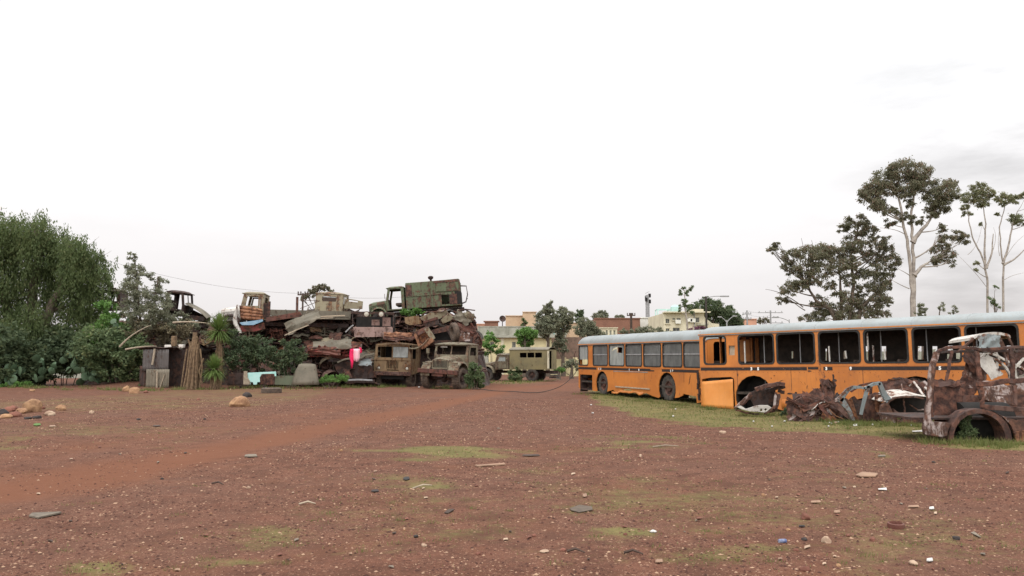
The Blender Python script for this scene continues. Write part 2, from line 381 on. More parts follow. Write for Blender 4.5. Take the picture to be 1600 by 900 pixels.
b1 = wn('ShaderNodeBackground'); b1.inputs[1].default_value = 1.0; t.links.new(cloud.outputs[0], b1.inputs[0])
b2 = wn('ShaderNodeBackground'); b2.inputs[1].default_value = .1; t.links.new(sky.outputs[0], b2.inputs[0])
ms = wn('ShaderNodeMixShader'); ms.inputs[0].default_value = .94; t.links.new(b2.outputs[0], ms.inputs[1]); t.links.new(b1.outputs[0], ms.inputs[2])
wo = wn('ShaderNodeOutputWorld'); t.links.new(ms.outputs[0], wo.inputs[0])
sl = bpy.data.lights.new('sun', 'SUN'); sl.energy = .9; sl.angle = R(25); sl.color = (1, .96, .9)
so = bpy.data.objects.new('sun', sl); COL.objects.link(so)
az = R(SUN_AZ); sd = Vector((math.sin(az) * math.cos(R(SUN_EL)), math.cos(az) * math.cos(R(SUN_EL)), math.sin(R(SUN_EL))))
so.rotation_euler = (-sd).to_track_quat('-Z', 'Y').to_euler(); so.location = (-10, -20, 40)
vs_ = sc.view_settings; sc.display_settings.display_device = 'sRGB'
vs_.view_transform = 'Standard'; vs_.look = 'None'; vs_.exposure = 0; vs_.gamma = 1; vs_.use_curve_mapping = False
sc.cycles.use_denoising = True; sc.cycles.max_bounces = 6; sc.cycles.transparent_max_bounces = 12
# ------------------------------------------------------------------ ground
def sstep(a, b, x): 
    tt = np.clip((x - a) / (b - a), 0, 1); return tt * tt * (3 - 2 * tt)
def pix(X, Y):
    d = Y * CP - CAMH * SP; return 800 + F * X / d, 450 - F * (-Y * SP - CAMH * CP) / d
PATCH = [(700, 706, 150, 9, 1), (640, 757, 110, 12, .7), (1010, 690, 110, 6, .7), (980, 702, 130, 6, .6), (1000, 838, 60, 10, 1), (860, 738, 120, 22, .42),
         (1010, 780, 220, 40, .5), (1110, 868, 150, 24, .5), (1330, 800, 110, 45, .42), (1460, 845, 160, 50, .46), (440, 838, 110, 16, .6), (620, 778, 70, 12, .5),
         (170, 885, 70, 14, .65), (370, 878, 70, 16, .6), (700, 830, 110, 18, .5), (860, 690, 60, 5, .3), (1100, 720, 150, 20, .22), (1360, 708, 30, 5, .6), (820, 712, 25, 4, .8),
         (1400, 885, 200, 30, .45), (560, 870, 120, 18, .4), (900, 800, 100, 18, .5), (20, 690, 40, 18, .5), (280, 690, 60, 6, .4), (880, 645, 70, 8, .2), (1290, 738, 30, 5, .6),
         (1150, 795, 380, 62, .4), (1420, 850, 260, 60, .46), (640, 805, 280, 46, .34), (1350, 730, 260, 30, .26), (900, 870, 260, 36, .3), (300, 850, 260, 40, .24), (160, 672, 240, 18, .42), (1150, 800, 120, 26, .4), (520, 800, 120, 16, .3)]
def gfun(X, Y):
    px, py = pix(X, Y); g = np.zeros_like(X); pq = py
    w1 = np.sin(X * 1.9 + np.sin(Y * 1.3) * 1.7) + .6 * np.sin(X * 4.3 - Y * 1.9 + 2 * np.sin(X * .8)); w2 = np.sin(Y * 2.3 + np.sin(X * 1.7) * 1.5) + .6 * np.sin(Y * 4.9 + X * 2.1)
    px = px + 26 * w1 * np.clip((py - 600) / 150, .1, 1.2); py = py + 6.5 * w2 * np.clip((py - 600) / 150, .08, 1.2)
    for cx, cy, rx, ry, s in PATCH:
        q = ((px - cx) / rx) ** 2 + ((py - cy) / ry) ** 2; g = np.maximum(g, s * np.exp(-q * 1.1))
    low = np.interp(px, [905, 930, 1000, 1100, 1180, 1250, 1330, 1450, 1600, 2400], [618, 628, 650, 667, 672, 672, 678, 692, 712, 800])
    g = np.maximum(g, .95 * sstep(7, -9, py - low) * sstep(895, 945, px))
    lw = np.interp(px, [-900, 0, 200, 400, 480, 560, 760], [690, 650, 646, 640, 628, 604, 600]); up_ = np.interp(px, [-900, 60, 230, 300, 500, 560], [640, 622, 612, 604, 597, 590])
    g = np.maximum(g, (.40 + .09 * w1 * .6) * sstep(9, -9, py - lw) * sstep(-5, 6, py - up_) * sstep(590, 480, px))
    g = np.maximum(g, .75 * np.exp(-((px - 525) / 60) ** 2 - ((py - 597) / 5) ** 2))
    g = np.maximum(g, 1.0 * np.exp(-((px - 888) / 40) ** 2 - ((py - 580) / 7) ** 2))
    g = np.maximum(g, .6 * np.exp(-((px - 800) / 60) ** 2 - ((py - 597) / 4) ** 2))
    g = np.maximum(g, .6 * sstep(588, 578, py))
    return g
def tfun(X, Y):
    px, py = pix(X, Y)
    c = np.interp(px, [-900, 0, 200, 400, 560, 700, 800, 880], [880, 760, 728, 688, 655, 628, 607, 600]); h = np.interp(px, [-900, 0, 200, 400, 560, 700, 800, 900], [120, 62, 52, 38, 27, 17, 9, 5])
    a = sstep(1.25, .5, np.abs(py - c) / h) * sstep(960, 850, px)
    b = .7 * np.exp(-((px - 820) / 160) ** 2 - ((py - 606) / 9) ** 2)
    rid = .66 + .34 * np.sin((py - c) / h * 5.5 + 1)
    return np.maximum(a * rid, b)
def gz(X, Y):
    z = np.sin(X * .9 + Y * .31) * .010 + np.sin(Y * 1.3 - X * .45) * .008 + np.sin(X * .21 + 1) * np.sin(Y * .17) * .02
    px, py = pix(X, Y)
    return z - .02 * tfun(X, Y) + .55 * np.exp(-((X + 22.5) / 2.6) ** 2 - ((Y - 50.5) / 3.2) ** 2)
def nums(a, b, s0, k):
    out = [a]
    while out[-1] < b: out.append(out[-1] + max(s0, abs(out[-1]) * k))
    return np.array(out)
ys = np.concatenate([[-60, -20, -5], nums(0, 140, .1, .008), [170, 230, 350, 600, 1000]])
xs_ = nums(0, 60, .16, .01); xs = np.concatenate([[-900, -400, -150, -90], -xs_[::-1][:-1], xs_, [90, 150, 400, 900]])
GX, GY = np.meshgrid(xs, ys); near = (GY > 3) & (GY < 120)
sy = np.where(near, GY, 60.0); sx = np.where(near, GX, 0.0)
gv = np.where(near, gfun(sx, sy), .5); tv = np.where(near & (np.abs(GX) < 70), tfun(sx, sy), 0); zz = np.where(near, gz(sx, sy), 0)
nx, ny = len(xs), len(ys)
idx = np.arange(nx * ny).reshape(ny, nx)
faces = np.stack([idx[:-1, :-1], idx[:-1, 1:], idx[1:, 1:], idx[1:, :-1]], -1).reshape(-1, 4)
N = NT('red_gravel_ground'); tcn = N.n('ShaderNodeTexCoord'); v = tcn.outputs['Object']
def attr(nm):
    a = N.n('ShaderNodeAttribute'); a.attribute_name = nm; return a.outputs['Fac']
big = N.noise(v, .35, 5, .6); mid = N.noise(v, 2.3, 7, .65); fine = N.noise(v, 26, 6, .7)
base = N.mix(N.ramp(mid, .35, .66), (.082, .035, .021), (.132, .056, .034))
base = N.mix(N.math('MULTIPLY', N.ramp(big, .4, .65), .5), base, (.115, .058, .039))
base = N.mix(N.math('MULTIPLY', N.ramp(fine, .48, .7), .65), base, (.05, .022, .017))
base = N.mix(N.math('MULTIPLY', N.ramp(N.noise(v, 75, 3, .7), .58, .78), .45), base, (.22, .12, .08))
for s_, d_, lo in ((24, .5, .0), (52, .34, .02), (95, .3, .02)):
    vo = N.n('ShaderNodeTexVoronoi'); vo.inputs['Scale'].default_value = s_; N.l(v, vo.inputs['Vector'])
    sp_ = N.n('ShaderNodeSeparateColor'); N.l(vo.outputs['Color'], sp_.inputs[0])
    f = N.math('MULTIPLY', N.ramp(vo.outputs['Distance'], .36, .24), N.ramp(sp_.outputs[0], .66, .8))
    f2 = N.math('MULTIPLY', f, N.ramp(mid, .28, .55))
    base = N.mix(N.math('MULTIPLY', f2, .8), base, N.mix(sp_.outputs[1], (.15, .066, .044), (.34, .21, .14)))
base = N.mix(N.math('MULTIPLY', N.ramp(N.noise(v, .55, 5, .65, dist=.6), .5, .72), .5), base, (.135, .056, .028))
tk = N.ramp(N.math('ADD', attr('track'), N.math('MULTIPLY', N.math('SUBTRACT', N.noise(v, .8, 6, .7), .5), .9)), .12, .95)
tcol = N.mix(N.noise(v, 5, 6, .7), (.122, .046, .023), (.172, .069, .035))
base = N.mix(N.math('MULTIPLY', tk, .8), base, tcol)
gr = N.ramp(N.math('ADD', N.math('ADD', attr('grass'), N.math('MULTIPLY', N.math('SUBTRACT', N.noise(v, 1.3, 8, .74), .5), 1.0)), N.math('MULTIPLY', N.math('SUBTRACT', N.noise(v, 7, 6, .7), .5), .95)), .22, .82)
gcol = N.mix(N.ramp(N.noise(v, 1.1, 6, .7), .35, .66), (.108, .112, .034), (.178, .158, .056))
gcol = N.mix(N.math('MULTIPLY', N.ramp(N.noise(v, 13, 5, .7), .45, .7), .45), gcol, (.07, .04, .026))
base = N.mix(N.math('MULTIPLY', gr, .74), base, gcol)
N.bsdf(base, .95, 0, .15, N.math('ADD', N.math('MULTIPLY', fine, .6), mid), .55, .03)
g = np_mesh('ground', np.stack([GX, GY, zz], -1).reshape(-1, 3), faces, N.m, smooth=True); tag(g, kind='structure')
for nm, arr in (('grass', gv), ('track', tv)):
    a = g.data.attributes.new(nm, 'FLOAT', 'POINT'); a.data.foreach_set('value', arr.astype(np.float32).ravel())
def gh(x, y): return float(gz(np.array([x]), np.array([y]))[0])

# loose gravel: nobody could count it
rs = np.random.RandomState(3)
def scatter(n, y0, y1, power, keep):
    Y = (y0 ** power + rs.rand(n) * (y1 ** power - y0 ** power)) ** (1 / power); X = (rs.rand(n) * 2 - 1) * (Y * .68 + .5)
    k = keep(X, Y); return X[k], Y[k]
X, Y = scatter(200000, 4.6, 34, .5, lambda X, Y: rs.rand(len(X)) > .7 * np.clip(gfun(X, Y) * 1.1, 0, 1) + .8 * np.clip(tfun(X, Y), 0, 1) + .5 * (np.sin(X * 1.7 + np.sin(Y * 1.1) * 2) * np.sin(Y * 1.9 + X * .6) > 0))
n = len(X); S = (.0035 + .012 * rs.rand(n) ** 4) * (.9 + Y * .03)
oc = np.array([(1, 0, 0), (0, 1, 0), (-1, 0, 0), (0, -1, 0), (0, 0, 1), (0, 0, -1)], float)
jit = 1 + .35 * (rs.rand(n, 6, 1) - .5); ang = rs.rand(n) * 6.28; ca, sa = np.cos(ang), np.sin(ang)
P = oc[None] * jit * np.stack([S * (.9 + .6 * rs.rand(n)), S, S * (.45 + .3 * rs.rand(n))], -1)[:, None, :]
P = np.stack([P[..., 0] * ca[:, None] - P[..., 1] * sa[:, None], P[..., 0] * sa[:, None] + P[..., 1] * ca[:, None], P[..., 2]], -1)
P += np.stack([X, Y, gz(X, Y) + S * .12], -1)[:, None, :]
of = np.array([(0, 1, 4), (1, 2, 4), (2, 3, 4), (3, 0, 4), (1, 0, 5), (2, 1, 5), (3, 2, 5), (0, 3, 5)])
FF = (of[None] + (np.arange(n) * 6)[:, None, None]).reshape(-1, 3)
N = NT('gravel_stones'); ge = N.n('ShaderNodeNewGeometry'); r = ge.outputs['Random Per Island']
c = N.mix(N.ramp(r, 0, .7), (.05, .023, .018), (.14, .063, .043)); c = N.mix(N.ramp(r, .7, 1.0), c, (.36, .235, .155)); N.bsdf(c, .9, 0, .2)
tag(np_mesh('gravel', P.reshape(-1, 3), FF, N.m), 'small loose red and tan gravel strewn over the dirt yard', 'gravel', kind='stuff')
# short grass
def blades(name, n, y0, y1, power, keep, hgt, m, label, wd_=.012):
    X, Y = scatter(n, y0, y1, power, keep); n = len(X); a = rs.rand(n) * 6.28; h = hgt * (.4 + rs.rand(n)) ; w = wd_ * (.5 + Y * .05)
    z = gz(X, Y); lx, ly = np.cos(a + 1.3) * h * (rs.rand(n) * 1.2), np.sin(a + 1.3) * h * (rs.rand(n) * 1.2)
    V = np.stack([np.stack([X - np.cos(a) * w, Y - np.sin(a) * w, z - .01], -1), np.stack([X + np.cos(a) * w, Y + np.sin(a) * w, z - .01], -1), np.stack([X + lx, Y + ly, z + h], -1)], 1)
    tag(np_mesh(name, V.reshape(-1, 3), np.arange(n * 3).reshape(-1, 3), m), label, 'grass', kind='stuff')
gm = leafmat('short_grass_blades', (.1, .13, .034), (.17, .185, .06), (.26, .21, .1), .4, .35)
nzf = lambda X, Y: np.array([noise.noise(Vector((x * 1.3, y * 1.3, 0))) for x, y in zip(X, Y)])
blades('grass', 90000, 5, 26, .5, lambda X, Y: (lambda q: rs.rand(len(X)) < q ** 1.8 * .95)(np.clip(gfun(X, Y) + .45 * nzf(X, Y) - .05, 0, 1)), .022, gm, 'thin short grass in patches on the red gravel', .006)
blades('grass', 90000, 15, 50, .8, lambda X, Y: (X > 1) & (rs.rand(len(X)) < np.clip(gfun(X, Y) + .4 * nzf(X, Y) - .1, 0, 1) ** 1.5 * .9) & (gfun(X, Y) > .3), .045, gm, 'green grass strip along the buses and wrecks', .008)
blades('grass', 16000, 44, 62, 1, lambda X, Y: (X < 5) & (rs.rand(len(X)) < np.clip(gfun(X, Y) + .4 * nzf(X, Y), 0, 1)) & (gfun(X, Y) > .35), .12, gm, 'pale grass at the foot of the scrap pile', .015)
rt = np.random.RandomState(17)
def tufts(name, label, spots, hgt, m, n=46, wd_=.008):
    V = []
    for (x, y, r) in spots:
        a = rt.rand(n) * 6.28; rr_ = r * rt.rand(n) ** .7; X = x + np.cos(a) * rr_; Y = y + np.sin(a) * rr_ * .8; h = hgt * (.3 + rt.rand(n)) * (1.1 - rr_ / (r * 1.6)); b = rt.rand(n) * 6.28; w = wd_
        z = gz(X, Y); lean = h * (.15 + .7 * rt.rand(n))
        V.append(np.stack([np.stack([X - np.cos(b) * w, Y - np.sin(b) * w, z - .01], -1), np.stack([X + np.cos(b) * w, Y + np.sin(b) * w, z - .01], -1), np.stack([X + np.cos(a) * lean, Y + np.sin(a) * lean, z + h], -1)], 1))
    V = np.concatenate(V).reshape(-1, 3); tag(np_mesh(name, V, np.arange(len(V)).reshape(-1, 3), m), label, 'grass', kind='stuff')
sp = []
for px0, py0, px1, py1, k in ((930, 616, 1090, 634, 26), (1095, 636, 1150, 640, 8), (1150, 646, 1215, 648, 12), (1215, 648, 1330, 662, 26), (1330, 660, 1450, 666, 24), (1445, 688, 1600, 696, 34), (905, 614, 940, 618, 5)):
    for _ in range(k): t_ = rt.rand(); q = gnd(px0 + (px1 - px0) * t_ + rt.randn() * 4, py0 + (py1 - py0) * t_ + abs(rt.randn()) * 3); sp.append((q.x, q.y, .1 + .16 * rt.rand()))
tufts('grass', 'taller grass tufts grown up around the wrecks and bus skirts', sp, .15, gm)
sp = []
for _ in range(420):
    px, py = rt.rand() * 1600, 655 + 240 * rt.rand(); q = gnd(px, py); gg_ = float(gfun(np.array([q.x]), np.array([q.y]))[0])
    if rt.rand() < gg_ + .05: sp.append((q.x, q.y, .05 + .1 * rt.rand()))
tufts('grass', 'scattered low tufts of grass in the gravel', sp, .038, gm, 34, .0035)
sp = []
for px0, py0, px1, py1, k in ((0, 606, 240, 611, 30), (240, 609, 470, 604, 24), (470, 603, 740, 607, 40), (745, 598, 870, 594, 14)):
    for _ in range(k): t_ = rt.rand(); q = gnd(px0 + (px1 - px0) * t_, py0 + (py1 - py0) * t_ + rt.randn() * 1.0); sp.append((q.x, q.y, .2 + .3 * rt.rand()))
tufts('grass', 'grass tufts along the foot of the shrubs and the scrap pile', sp, .22, gm, 40, .016)
X, Y = None, None
# ------------------------------------------------------------------ buses
def text(name, body, size, parent, x, z, y=-.012):
    cu = bpy.data.curves.new('t', 'FONT'); cu.body = body; cu.size = size; cu.extrude = .002; cu.offset = .008
    o = bpy.data.objects.new('t', cu); COL.objects.link(o); bpy.context.view_layer.update()
    me = bpy.data.meshes.new_from_object(o.evaluated_get(bpy.context.evaluated_depsgraph_get()))
    bpy.data.objects.remove(o); me.materials.clear(); me.materials.append(M_['digit']); me.name = name
    return link(name, me, parent, T(x, y, z) @ RX(90))
def make_wheel(parent, M, r=.5, w=.3, tm='tyre', rm='rust', flat=0.0, axis='Y'):
    mb = MB(); hw = w / 2
    prof = [(r * .58, -hw * .8), (r * .82, -hw), (r * .95, -hw * .92), (r, -hw * .6), (r, hw * .6), (r * .95, hw * .92), (r * .82, hw), (r * .58, hw * .8)]
    mb.lathe(prof, 28, axis)
    n = 26
    for k in range(n):                                        # tread lugs
        a = 2 * math.pi * k / n; c, s_ = math.cos(a), math.sin(a)
        for sg in (-1, 1):
            p = (c * r * 1.005, sg * hw * .48, s_ * r * 1.005) if axis == 'Y' else (sg * hw * .48, c * r * 1.005, s_ * r * 1.005)
            rot = (RY(-math.degrees(a)) if axis == 'Y' else RX(math.degrees(a)) @ RZ(90)) 
            mb.box(p, (.035, hw * .8, r * .11), rot)
    t_ = mb.build('tyre', M_[tm], None, None, 35); 
    if flat: 
        for vv in t_.data.vertices:
            if vv.co.z < -r * (1 - flat): vv.co.z = -r * (1 - flat)
    wh = bpy.data.objects.new('wheel', None); COL.objects.link(wh); wh.parent = parent; wh.matrix_basis = M
    t_.parent = wh
    mb = MB(); q = r * .585
    mb.lathe([(q, -hw * .75), (q * .93, -hw * .8), (q * .86, -hw * .35), (q * .45, -hw * .3), (q * .38, -hw * .75), (.01, -hw * .8), (.01, hw * .3), (q, hw * .6)], 24, axis)
    for k in range(8):
        a = 2 * math.pi * k / 8; c, s_ = math.cos(a) * q * .6, math.sin(a) * q * .6
        for sg in (-1,):
            p = (c, sg * hw * .36, s_) if axis == 'Y' else (sg * hw * .36, c, s_)
            mb.box(p, (.03, .05, .03))
    mb.build('rim', M_[rm], wh, None, 35)
    return wh
def zrot(d, zup=Vector((0, 0, 1))):
    x = d.normalized(); y = zup.cross(x).normalized(); z = x.cross(y)
    return Matrix((x, y, z)).transposed().to_4x4()
def roof_mesh(L, W, z0, h, over=.035, n=14, t=.03, ends=.28):
    mb = MB(); xs = [-.02, .02, .08, .18, ends, L * .25, L * .5, L * .75, L - ends, L - .18, L - .08, L - .02, L + .02]; P = []
    for x in xs:
        e = min(x + .02, L + .02 - x); k = 1 if e >= ends else math.sqrt(max(0, 1 - (1 - e / ends) ** 2)) ; row = []
        for j in range(n + 1):
            a = math.pi * j / n; c = math.cos(a); y = W / 2 - math.copysign(abs(c) ** .55, c) * (W / 2 + over); zz = z0 + h * (math.sin(a) ** .72) * (.25 + .75 * k)
            row.append((x, y, zz))
        P.append(row)
    mb.grid(P, t); return mb

def bus(name, label, stripeA, stripeB, H, L, W, cfg):
    d = (stripeB - stripeA); M = zrot(d); M = T(*(stripeA - M.to_3x3() @ Vector((0, 0, H['stripe'])))) @ M
    root = thing(name, label, 'bus', M); loc = lambda px, py: to_local(M, px, py)
    lx = lambda px, py=560: loc(px, py)[0]
    wz0, wz1, top = H['win0'], H['win1'], H['top']
    wins = [(lx(a), lx(b)) for a, b in cfg['windows']]
    holes = [rr(a, wz0, b, wz1, .11) for a, b in wins]
    bottom = [(0, top), (0, H['skirt0'])]
    bottom += cfg['bottom'](lx)
    bottom += [(L, H['skirt0']), (L, top)]
    extra = [[loc(*p) for p in h] for h in cfg.get('holes', [])]
    mb = MB(); mb.plate(bottom, holes + extra, .035)
    wall = mb.build('side_wall', M_['orange'], root)
    # far side: same shell, its own openings
    mb = MB(); fw = [(.25 + k * (L - .5) / 7 + .08, .25 + (k + 1) * (L - .5) / 7 - .08) for k in range(7)]
    mb.plate([(0, top), (0, .15), (L, .15), (L, top)], [[to_local(M, *q, W) for q in ((u0, v1), (u1, v1), (u1, v0), (u0, v0))] for u0, v0, u1, v1 in cfg.get('farholes', [])], .03, W - .03)
    mb.build('side_wall', M_['orange'], root)
    mb = MB(); lx0 = cfg.get('shade_start', 0.1); mb.plate([(lx0, top - .02), (lx0, .55), (L - .1, .55), (L - .1, top - .02)], [[to_local(M, *q, W - .05) for q in ((u0, v1), (u1, v1), (u1, v0), (u0, v0))] for u0, v0, u1, v1 in cfg.get('farholes', [])], .012, W - .055); mb.build('side_shade_sheet', M_['interior'], root)  # dark brown sheet added to stand for the shade inside the bus
    mb = MB(); mb.M = T(.0, 0, 0) @ RZ(90)                      # end walls (plate in XZ turned to YZ)
    o = [(0.036, .2), (W - .036, .2), (W - .036, top + .12), (.036, top + .12)]
    mb.M = T(.035, 0, 0) @ RZ(90); mb.plate(o, [rr(.2, wz0 - .12, W / 2 - .05, wz1 + .02, .12), rr(W / 2 + .05, wz0 - .12, W - .2, wz1 + .02, .12)], .035)
    mb.build('front_wall', M_['orange'], root)
    mb = MB(); mb.M = T(L, 0, 0) @ RZ(90); mb.plate(o, [rr(.3, wz0 + .05, W - .3, wz1, .12)], .035)
    mb.build('rear_wall', M_['orange'], root)
    rf = roof_mesh(L, W, top - .01, H['roof']); rfo = rf.build('roof', M_['roofgrey'], root, None, 40)
    mb = MB()
    for k in range(1, int(L // 1.45)): mb.M = Matrix.Identity(4); mb.tube([(k * 1.45, W / 2 - math.copysign(abs(math.cos(math.pi * j / 14)) ** .55, math.cos(math.pi * j / 14)) * (W / 2 + .036), top - .01 + H['roof'] * math.sin(math.pi * j / 14) ** .72 + .002) for j in range(15)], .007, 4)
    mb.build('roof_seam', M_['roofgrey'], rfo)
    mb = MB(); mb.box((L / 2, -.03, top + .004), (L + .02, .035, .035)); mb.build('drip_rail', M_['orange'], root)
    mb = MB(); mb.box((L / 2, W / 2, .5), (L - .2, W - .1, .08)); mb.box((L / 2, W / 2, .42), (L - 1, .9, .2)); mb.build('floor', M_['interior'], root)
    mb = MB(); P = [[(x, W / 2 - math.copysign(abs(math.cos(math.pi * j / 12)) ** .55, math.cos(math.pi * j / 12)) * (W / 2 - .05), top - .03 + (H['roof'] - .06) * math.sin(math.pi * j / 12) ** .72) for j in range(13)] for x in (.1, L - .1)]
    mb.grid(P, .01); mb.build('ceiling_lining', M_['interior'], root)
    # stripe with numerals
    mb = MB()
    for a, b, z0, z1 in cfg['stripes'](lx): mb.box(((a + b) / 2, -.004, (z0 + z1) / 2), (b - a, .008, z1 - z0))
    st = mb.build('stripe', M_['stripe'], root)
    for s_, px, sz in cfg['digits']: text('numeral', s_, sz, st, lx(px, 576), H['stripe'] - sz * .36)
    # window gaskets, panes
    for i, (a, b) in enumerate(wins):
        mb = MB(); mb.ring(rr(a - .012, wz0 - .012, b + .012, wz1 + .012, .12), .05, .05, -.014); fr = mb.build('window_frame', M_['black'], root)
        p = cfg['panes'].get(i)
        if p:
            mat_, zs = p
            mid = wz0 + (wz1 - wz0) * .53
            if zs == 'split':
                mb = MB(); mb.box(((a + b) / 2, .02, mid), (b - a - .03, .03, .045)); mb.build('crossbar', M_['pole'], fr)
            mb = MB(); mb.plate(rr(a + .01, wz0 + .01 + (0 if zs != 'low' else .28), b - .01, wz1 - .01, .09), [cfg['tear'](a, b)] if zs == 'torn' else [], .006, .026); mb.build('pane', M_[mat_], fr)
    # inside: poles, seats
    for k in range(int(L // 1.3)):
        x = .9 + k * 1.3
        mb = MB(); mb.tube([(x, .55, .5), (x, .55, top - .02)], .016, 6); mb.build('grab_pole', M_['pole'], root)
        for yy in (.62, W - .62):
            if rng.random() < .75:
                mb = MB(); mb.box((x + .35, yy, .95), (.42, .8, .07)); mb.box((x + .58, yy, 1.25), (.07, .8, .6), RY(10)); mb.box((x + .4, yy, .73), (.05, .6, .36)); mb.build('seat', M_['darkwood'], root, bevel=.02)
    mb = MB(); mb.box((.45, W / 2, .95), (.5, W - .2, .55)); mb.build('dashboard', M_['black'], root, bevel=.05)
    mb = MB(); tor = [(.23 * math.cos(a * .3927), .23 * math.sin(a * .3927), 0) for a in range(17)]
    mb.M = T(.95, .62, 1.5) @ RY(-28); mb.tube(tor, .016, 6); mb.bar((-.22, 0, 0), (.22, 0, 0), .02); mb.bar((0, -.22, 0), (0, .22, 0), .02); mb.bar((0, 0, 0), (0, 0, -.6), .04)
    mb.build('steering_wheel', M_['black'], root, None, 40)
    # seams
    mb = MB()
    for px in cfg['seams']: x = lx(px); mb.box((x, -.002, (H['skirt0'] + .35 + H['stripe']) / 2 + .1), (.012, .006, H['stripe'] - .65))
    mb.build('panel_seam', M_['rust'], root)
    mb = MB()                                                  # rows of rivets under the roof and over the skirt
    for zz in (top - .035, H['stripe'] - .12): 
        for k in range(int(L / .16)): mb.box((.08 + k * .16, -.001, zz), (.014, .005, .014))
    mb.build('rivet', M_['rust'], root)
    mb = MB(); mb.box((L * .5, -.005, H['stripe'] + .075), (L - .06, .012, .018)); mb.build('belt_rail', M_['orange'], root)
    for px, r_, flat in cfg['wheels']:
        make_wheel(root, T(lx(px, 600), .2, r_ * (1 - flat) + H.get('gz', 0)), r_, .3, 'tyre', 'rust', flat)
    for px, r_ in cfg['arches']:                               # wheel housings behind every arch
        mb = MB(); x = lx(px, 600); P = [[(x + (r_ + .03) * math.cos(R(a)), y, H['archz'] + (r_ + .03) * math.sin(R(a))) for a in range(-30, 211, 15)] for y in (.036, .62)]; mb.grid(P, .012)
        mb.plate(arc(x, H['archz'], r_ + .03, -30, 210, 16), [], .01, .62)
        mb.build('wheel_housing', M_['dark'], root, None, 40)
    return root, M, lx, loc, wall

def arch_pts(xc, r, zc, z0, n=12):
    a0 = math.degrees(math.asin(max(-1, min(1, (z0 - zc) / r))))
    return [(xc + r * math.cos(R(180 - a0 - (180 - 2 * a0) * k / n)), zc + r * math.sin(R(180 - a0 - (180 - 2 * a0) * k / n))) for k in range(n + 1)]
# --- near bus
HN = dict(stripe=1.30, win0=1.45, win1=2.42, top=2.48, roof=.31, skirt0=.02, archz=.36)
A, B = at(1094, 576.5, 27.9), at(1600, 574.4, 20.3)
def near_bottom(lx):
    a, b = lx(1178, 600), lx(1431, 590); r = .72
    x0, x1 = lx(1097, 600), lx(1147, 600)
    out = [(x0 - .02, .03), (x0, .95), (x0 + .35, 1.0), (x1 - .12, 1.03), (x1, .98), (x1 + .01, .04), (a - r - .04, .0)]
    out += arch_pts(a, r, .36, .02) + [(a + r + .12, .02), (a + r + .3, -.02), (a + r + .55, .09), (a + r + .9, .05), (a + r + 1.3, .14), (a + r + 1.7, .04)]
    return out + [(b - r - .1, .05)] + arch_pts(b, r, .36, .02)
cfgN = dict(windows=[(1100, 1135), (1154, 1210), (1214, 1274), (1280, 1345), (1351, 1420), (1427, 1503), (1510, 1594)], bottom=near_bottom, panes={}, shade_start=.3, farholes=[(1376, 541, 1385, 562), (1434, 541, 1443, 566), (1457, 541, 1465, 560), (1481, 540, 1489, 549), (1480, 553, 1484, 562), (1494, 551, 1503, 563), (1290, 545, 1292.5, 564), (1318, 549, 1321, 561), (1352, 541, 1357, 566), (1508, 541, 1514, 560), (1573, 540, 1582, 560), (1237, 549, 1240, 560)],
    stripes=lambda lx: [(.03, lx(1260), 1.245, 1.345), (lx(1262), lx(1278), 1.27, 1.345), (lx(1286), lx(1300), 1.245, 1.345), (lx(1326), lx(1512), 1.245, 1.345), (lx(1516), 11.2, 1.245, 1.345)],
    digits=[('3', 1173, .13), ('5', 1183.5, .13), ('3', 1290, .12), ('9', 1328, .12), ('5', 1467, .13)], seams=[1151, 1235, 1347, 1530], wheels=[(1431, .5, .05)], arches=[(1178, .72), (1431, .72)],
    holes=[[(1138.5, 540), (1148, 540), (1148, 555), (1138.5, 555)]])
nb, NM, nlx, nloc, nwall = bus('derelict_bus', 'orange derelict bus nearest, open glassless windows, wrecks lying along its side', A, B, HN, 11.3, 2.45, cfgN)
x0, x1 = nlx(1097.5, 610), nlx(1147, 610)
mb = MB(); P = []
for j in range(9):
    row = []
    for i in range(9):
        u, w_ = i / 8, j / 8; ztop = .86 + .1 * u; zb = .0 - .04 * u
        row.append((x0 + (x1 - x0) * u, -.012 - .05 * (1 - w_) ** 1.5 - .03 * u - .02 * math.sin(u * 5 + w_ * 3), zb + (ztop - zb) * w_))
    P.append(row)
mb.grid(P); o = mb.build('torn_panel', M_['orange2'], nb, None, 40); md = o.modifiers.new('s', 'SOLIDIFY'); md.thickness = .015
tag(o, 'pale orange torn panel hanging off below the driver window')
mb = MB(); mb.box((nlx(1143, 548), .07, nloc(1143, 548)[1]), (.3, .02, .42)); mb.build('vent_cover', M_['palewood'], nb)
mb = MB(); mb.box((x0 + .5, .3, .5), (1.2, .03, 1)); mb.box((x1 + .06, .1, .5), (.06, .14, .95)); mb.build('inner_frame', M_['dark'], nb)
mb = MB()                                        # torn rusty edges and holes along the side
for px, py, w_, h_ in ((1302, 588, .07, .2), (1304, 594, .16, .1), (1301, 601, .05, .14), (1153, 586, .03, .11), (1210, 587, .07, .03), (1205, 591, .03, .06), (1265, 580, .15, .05), (1283, 592, .1, .02), (1320, 596, .02, .1), (1234, 615, .2, .05), (1244, 614, .08, .09)):
    c = nloc(px, py); pts = [(c[0] + w_ / 2 * math.cos(a) * rng.uniform(.6, 1.3), c[1] + h_ / 2 * math.sin(a) * rng.uniform(.6, 1.3)) for a in [k * .785 for k in range(8)]]; mb.plate(pts, [], .004, -.005)
r_s = random.Random(44)
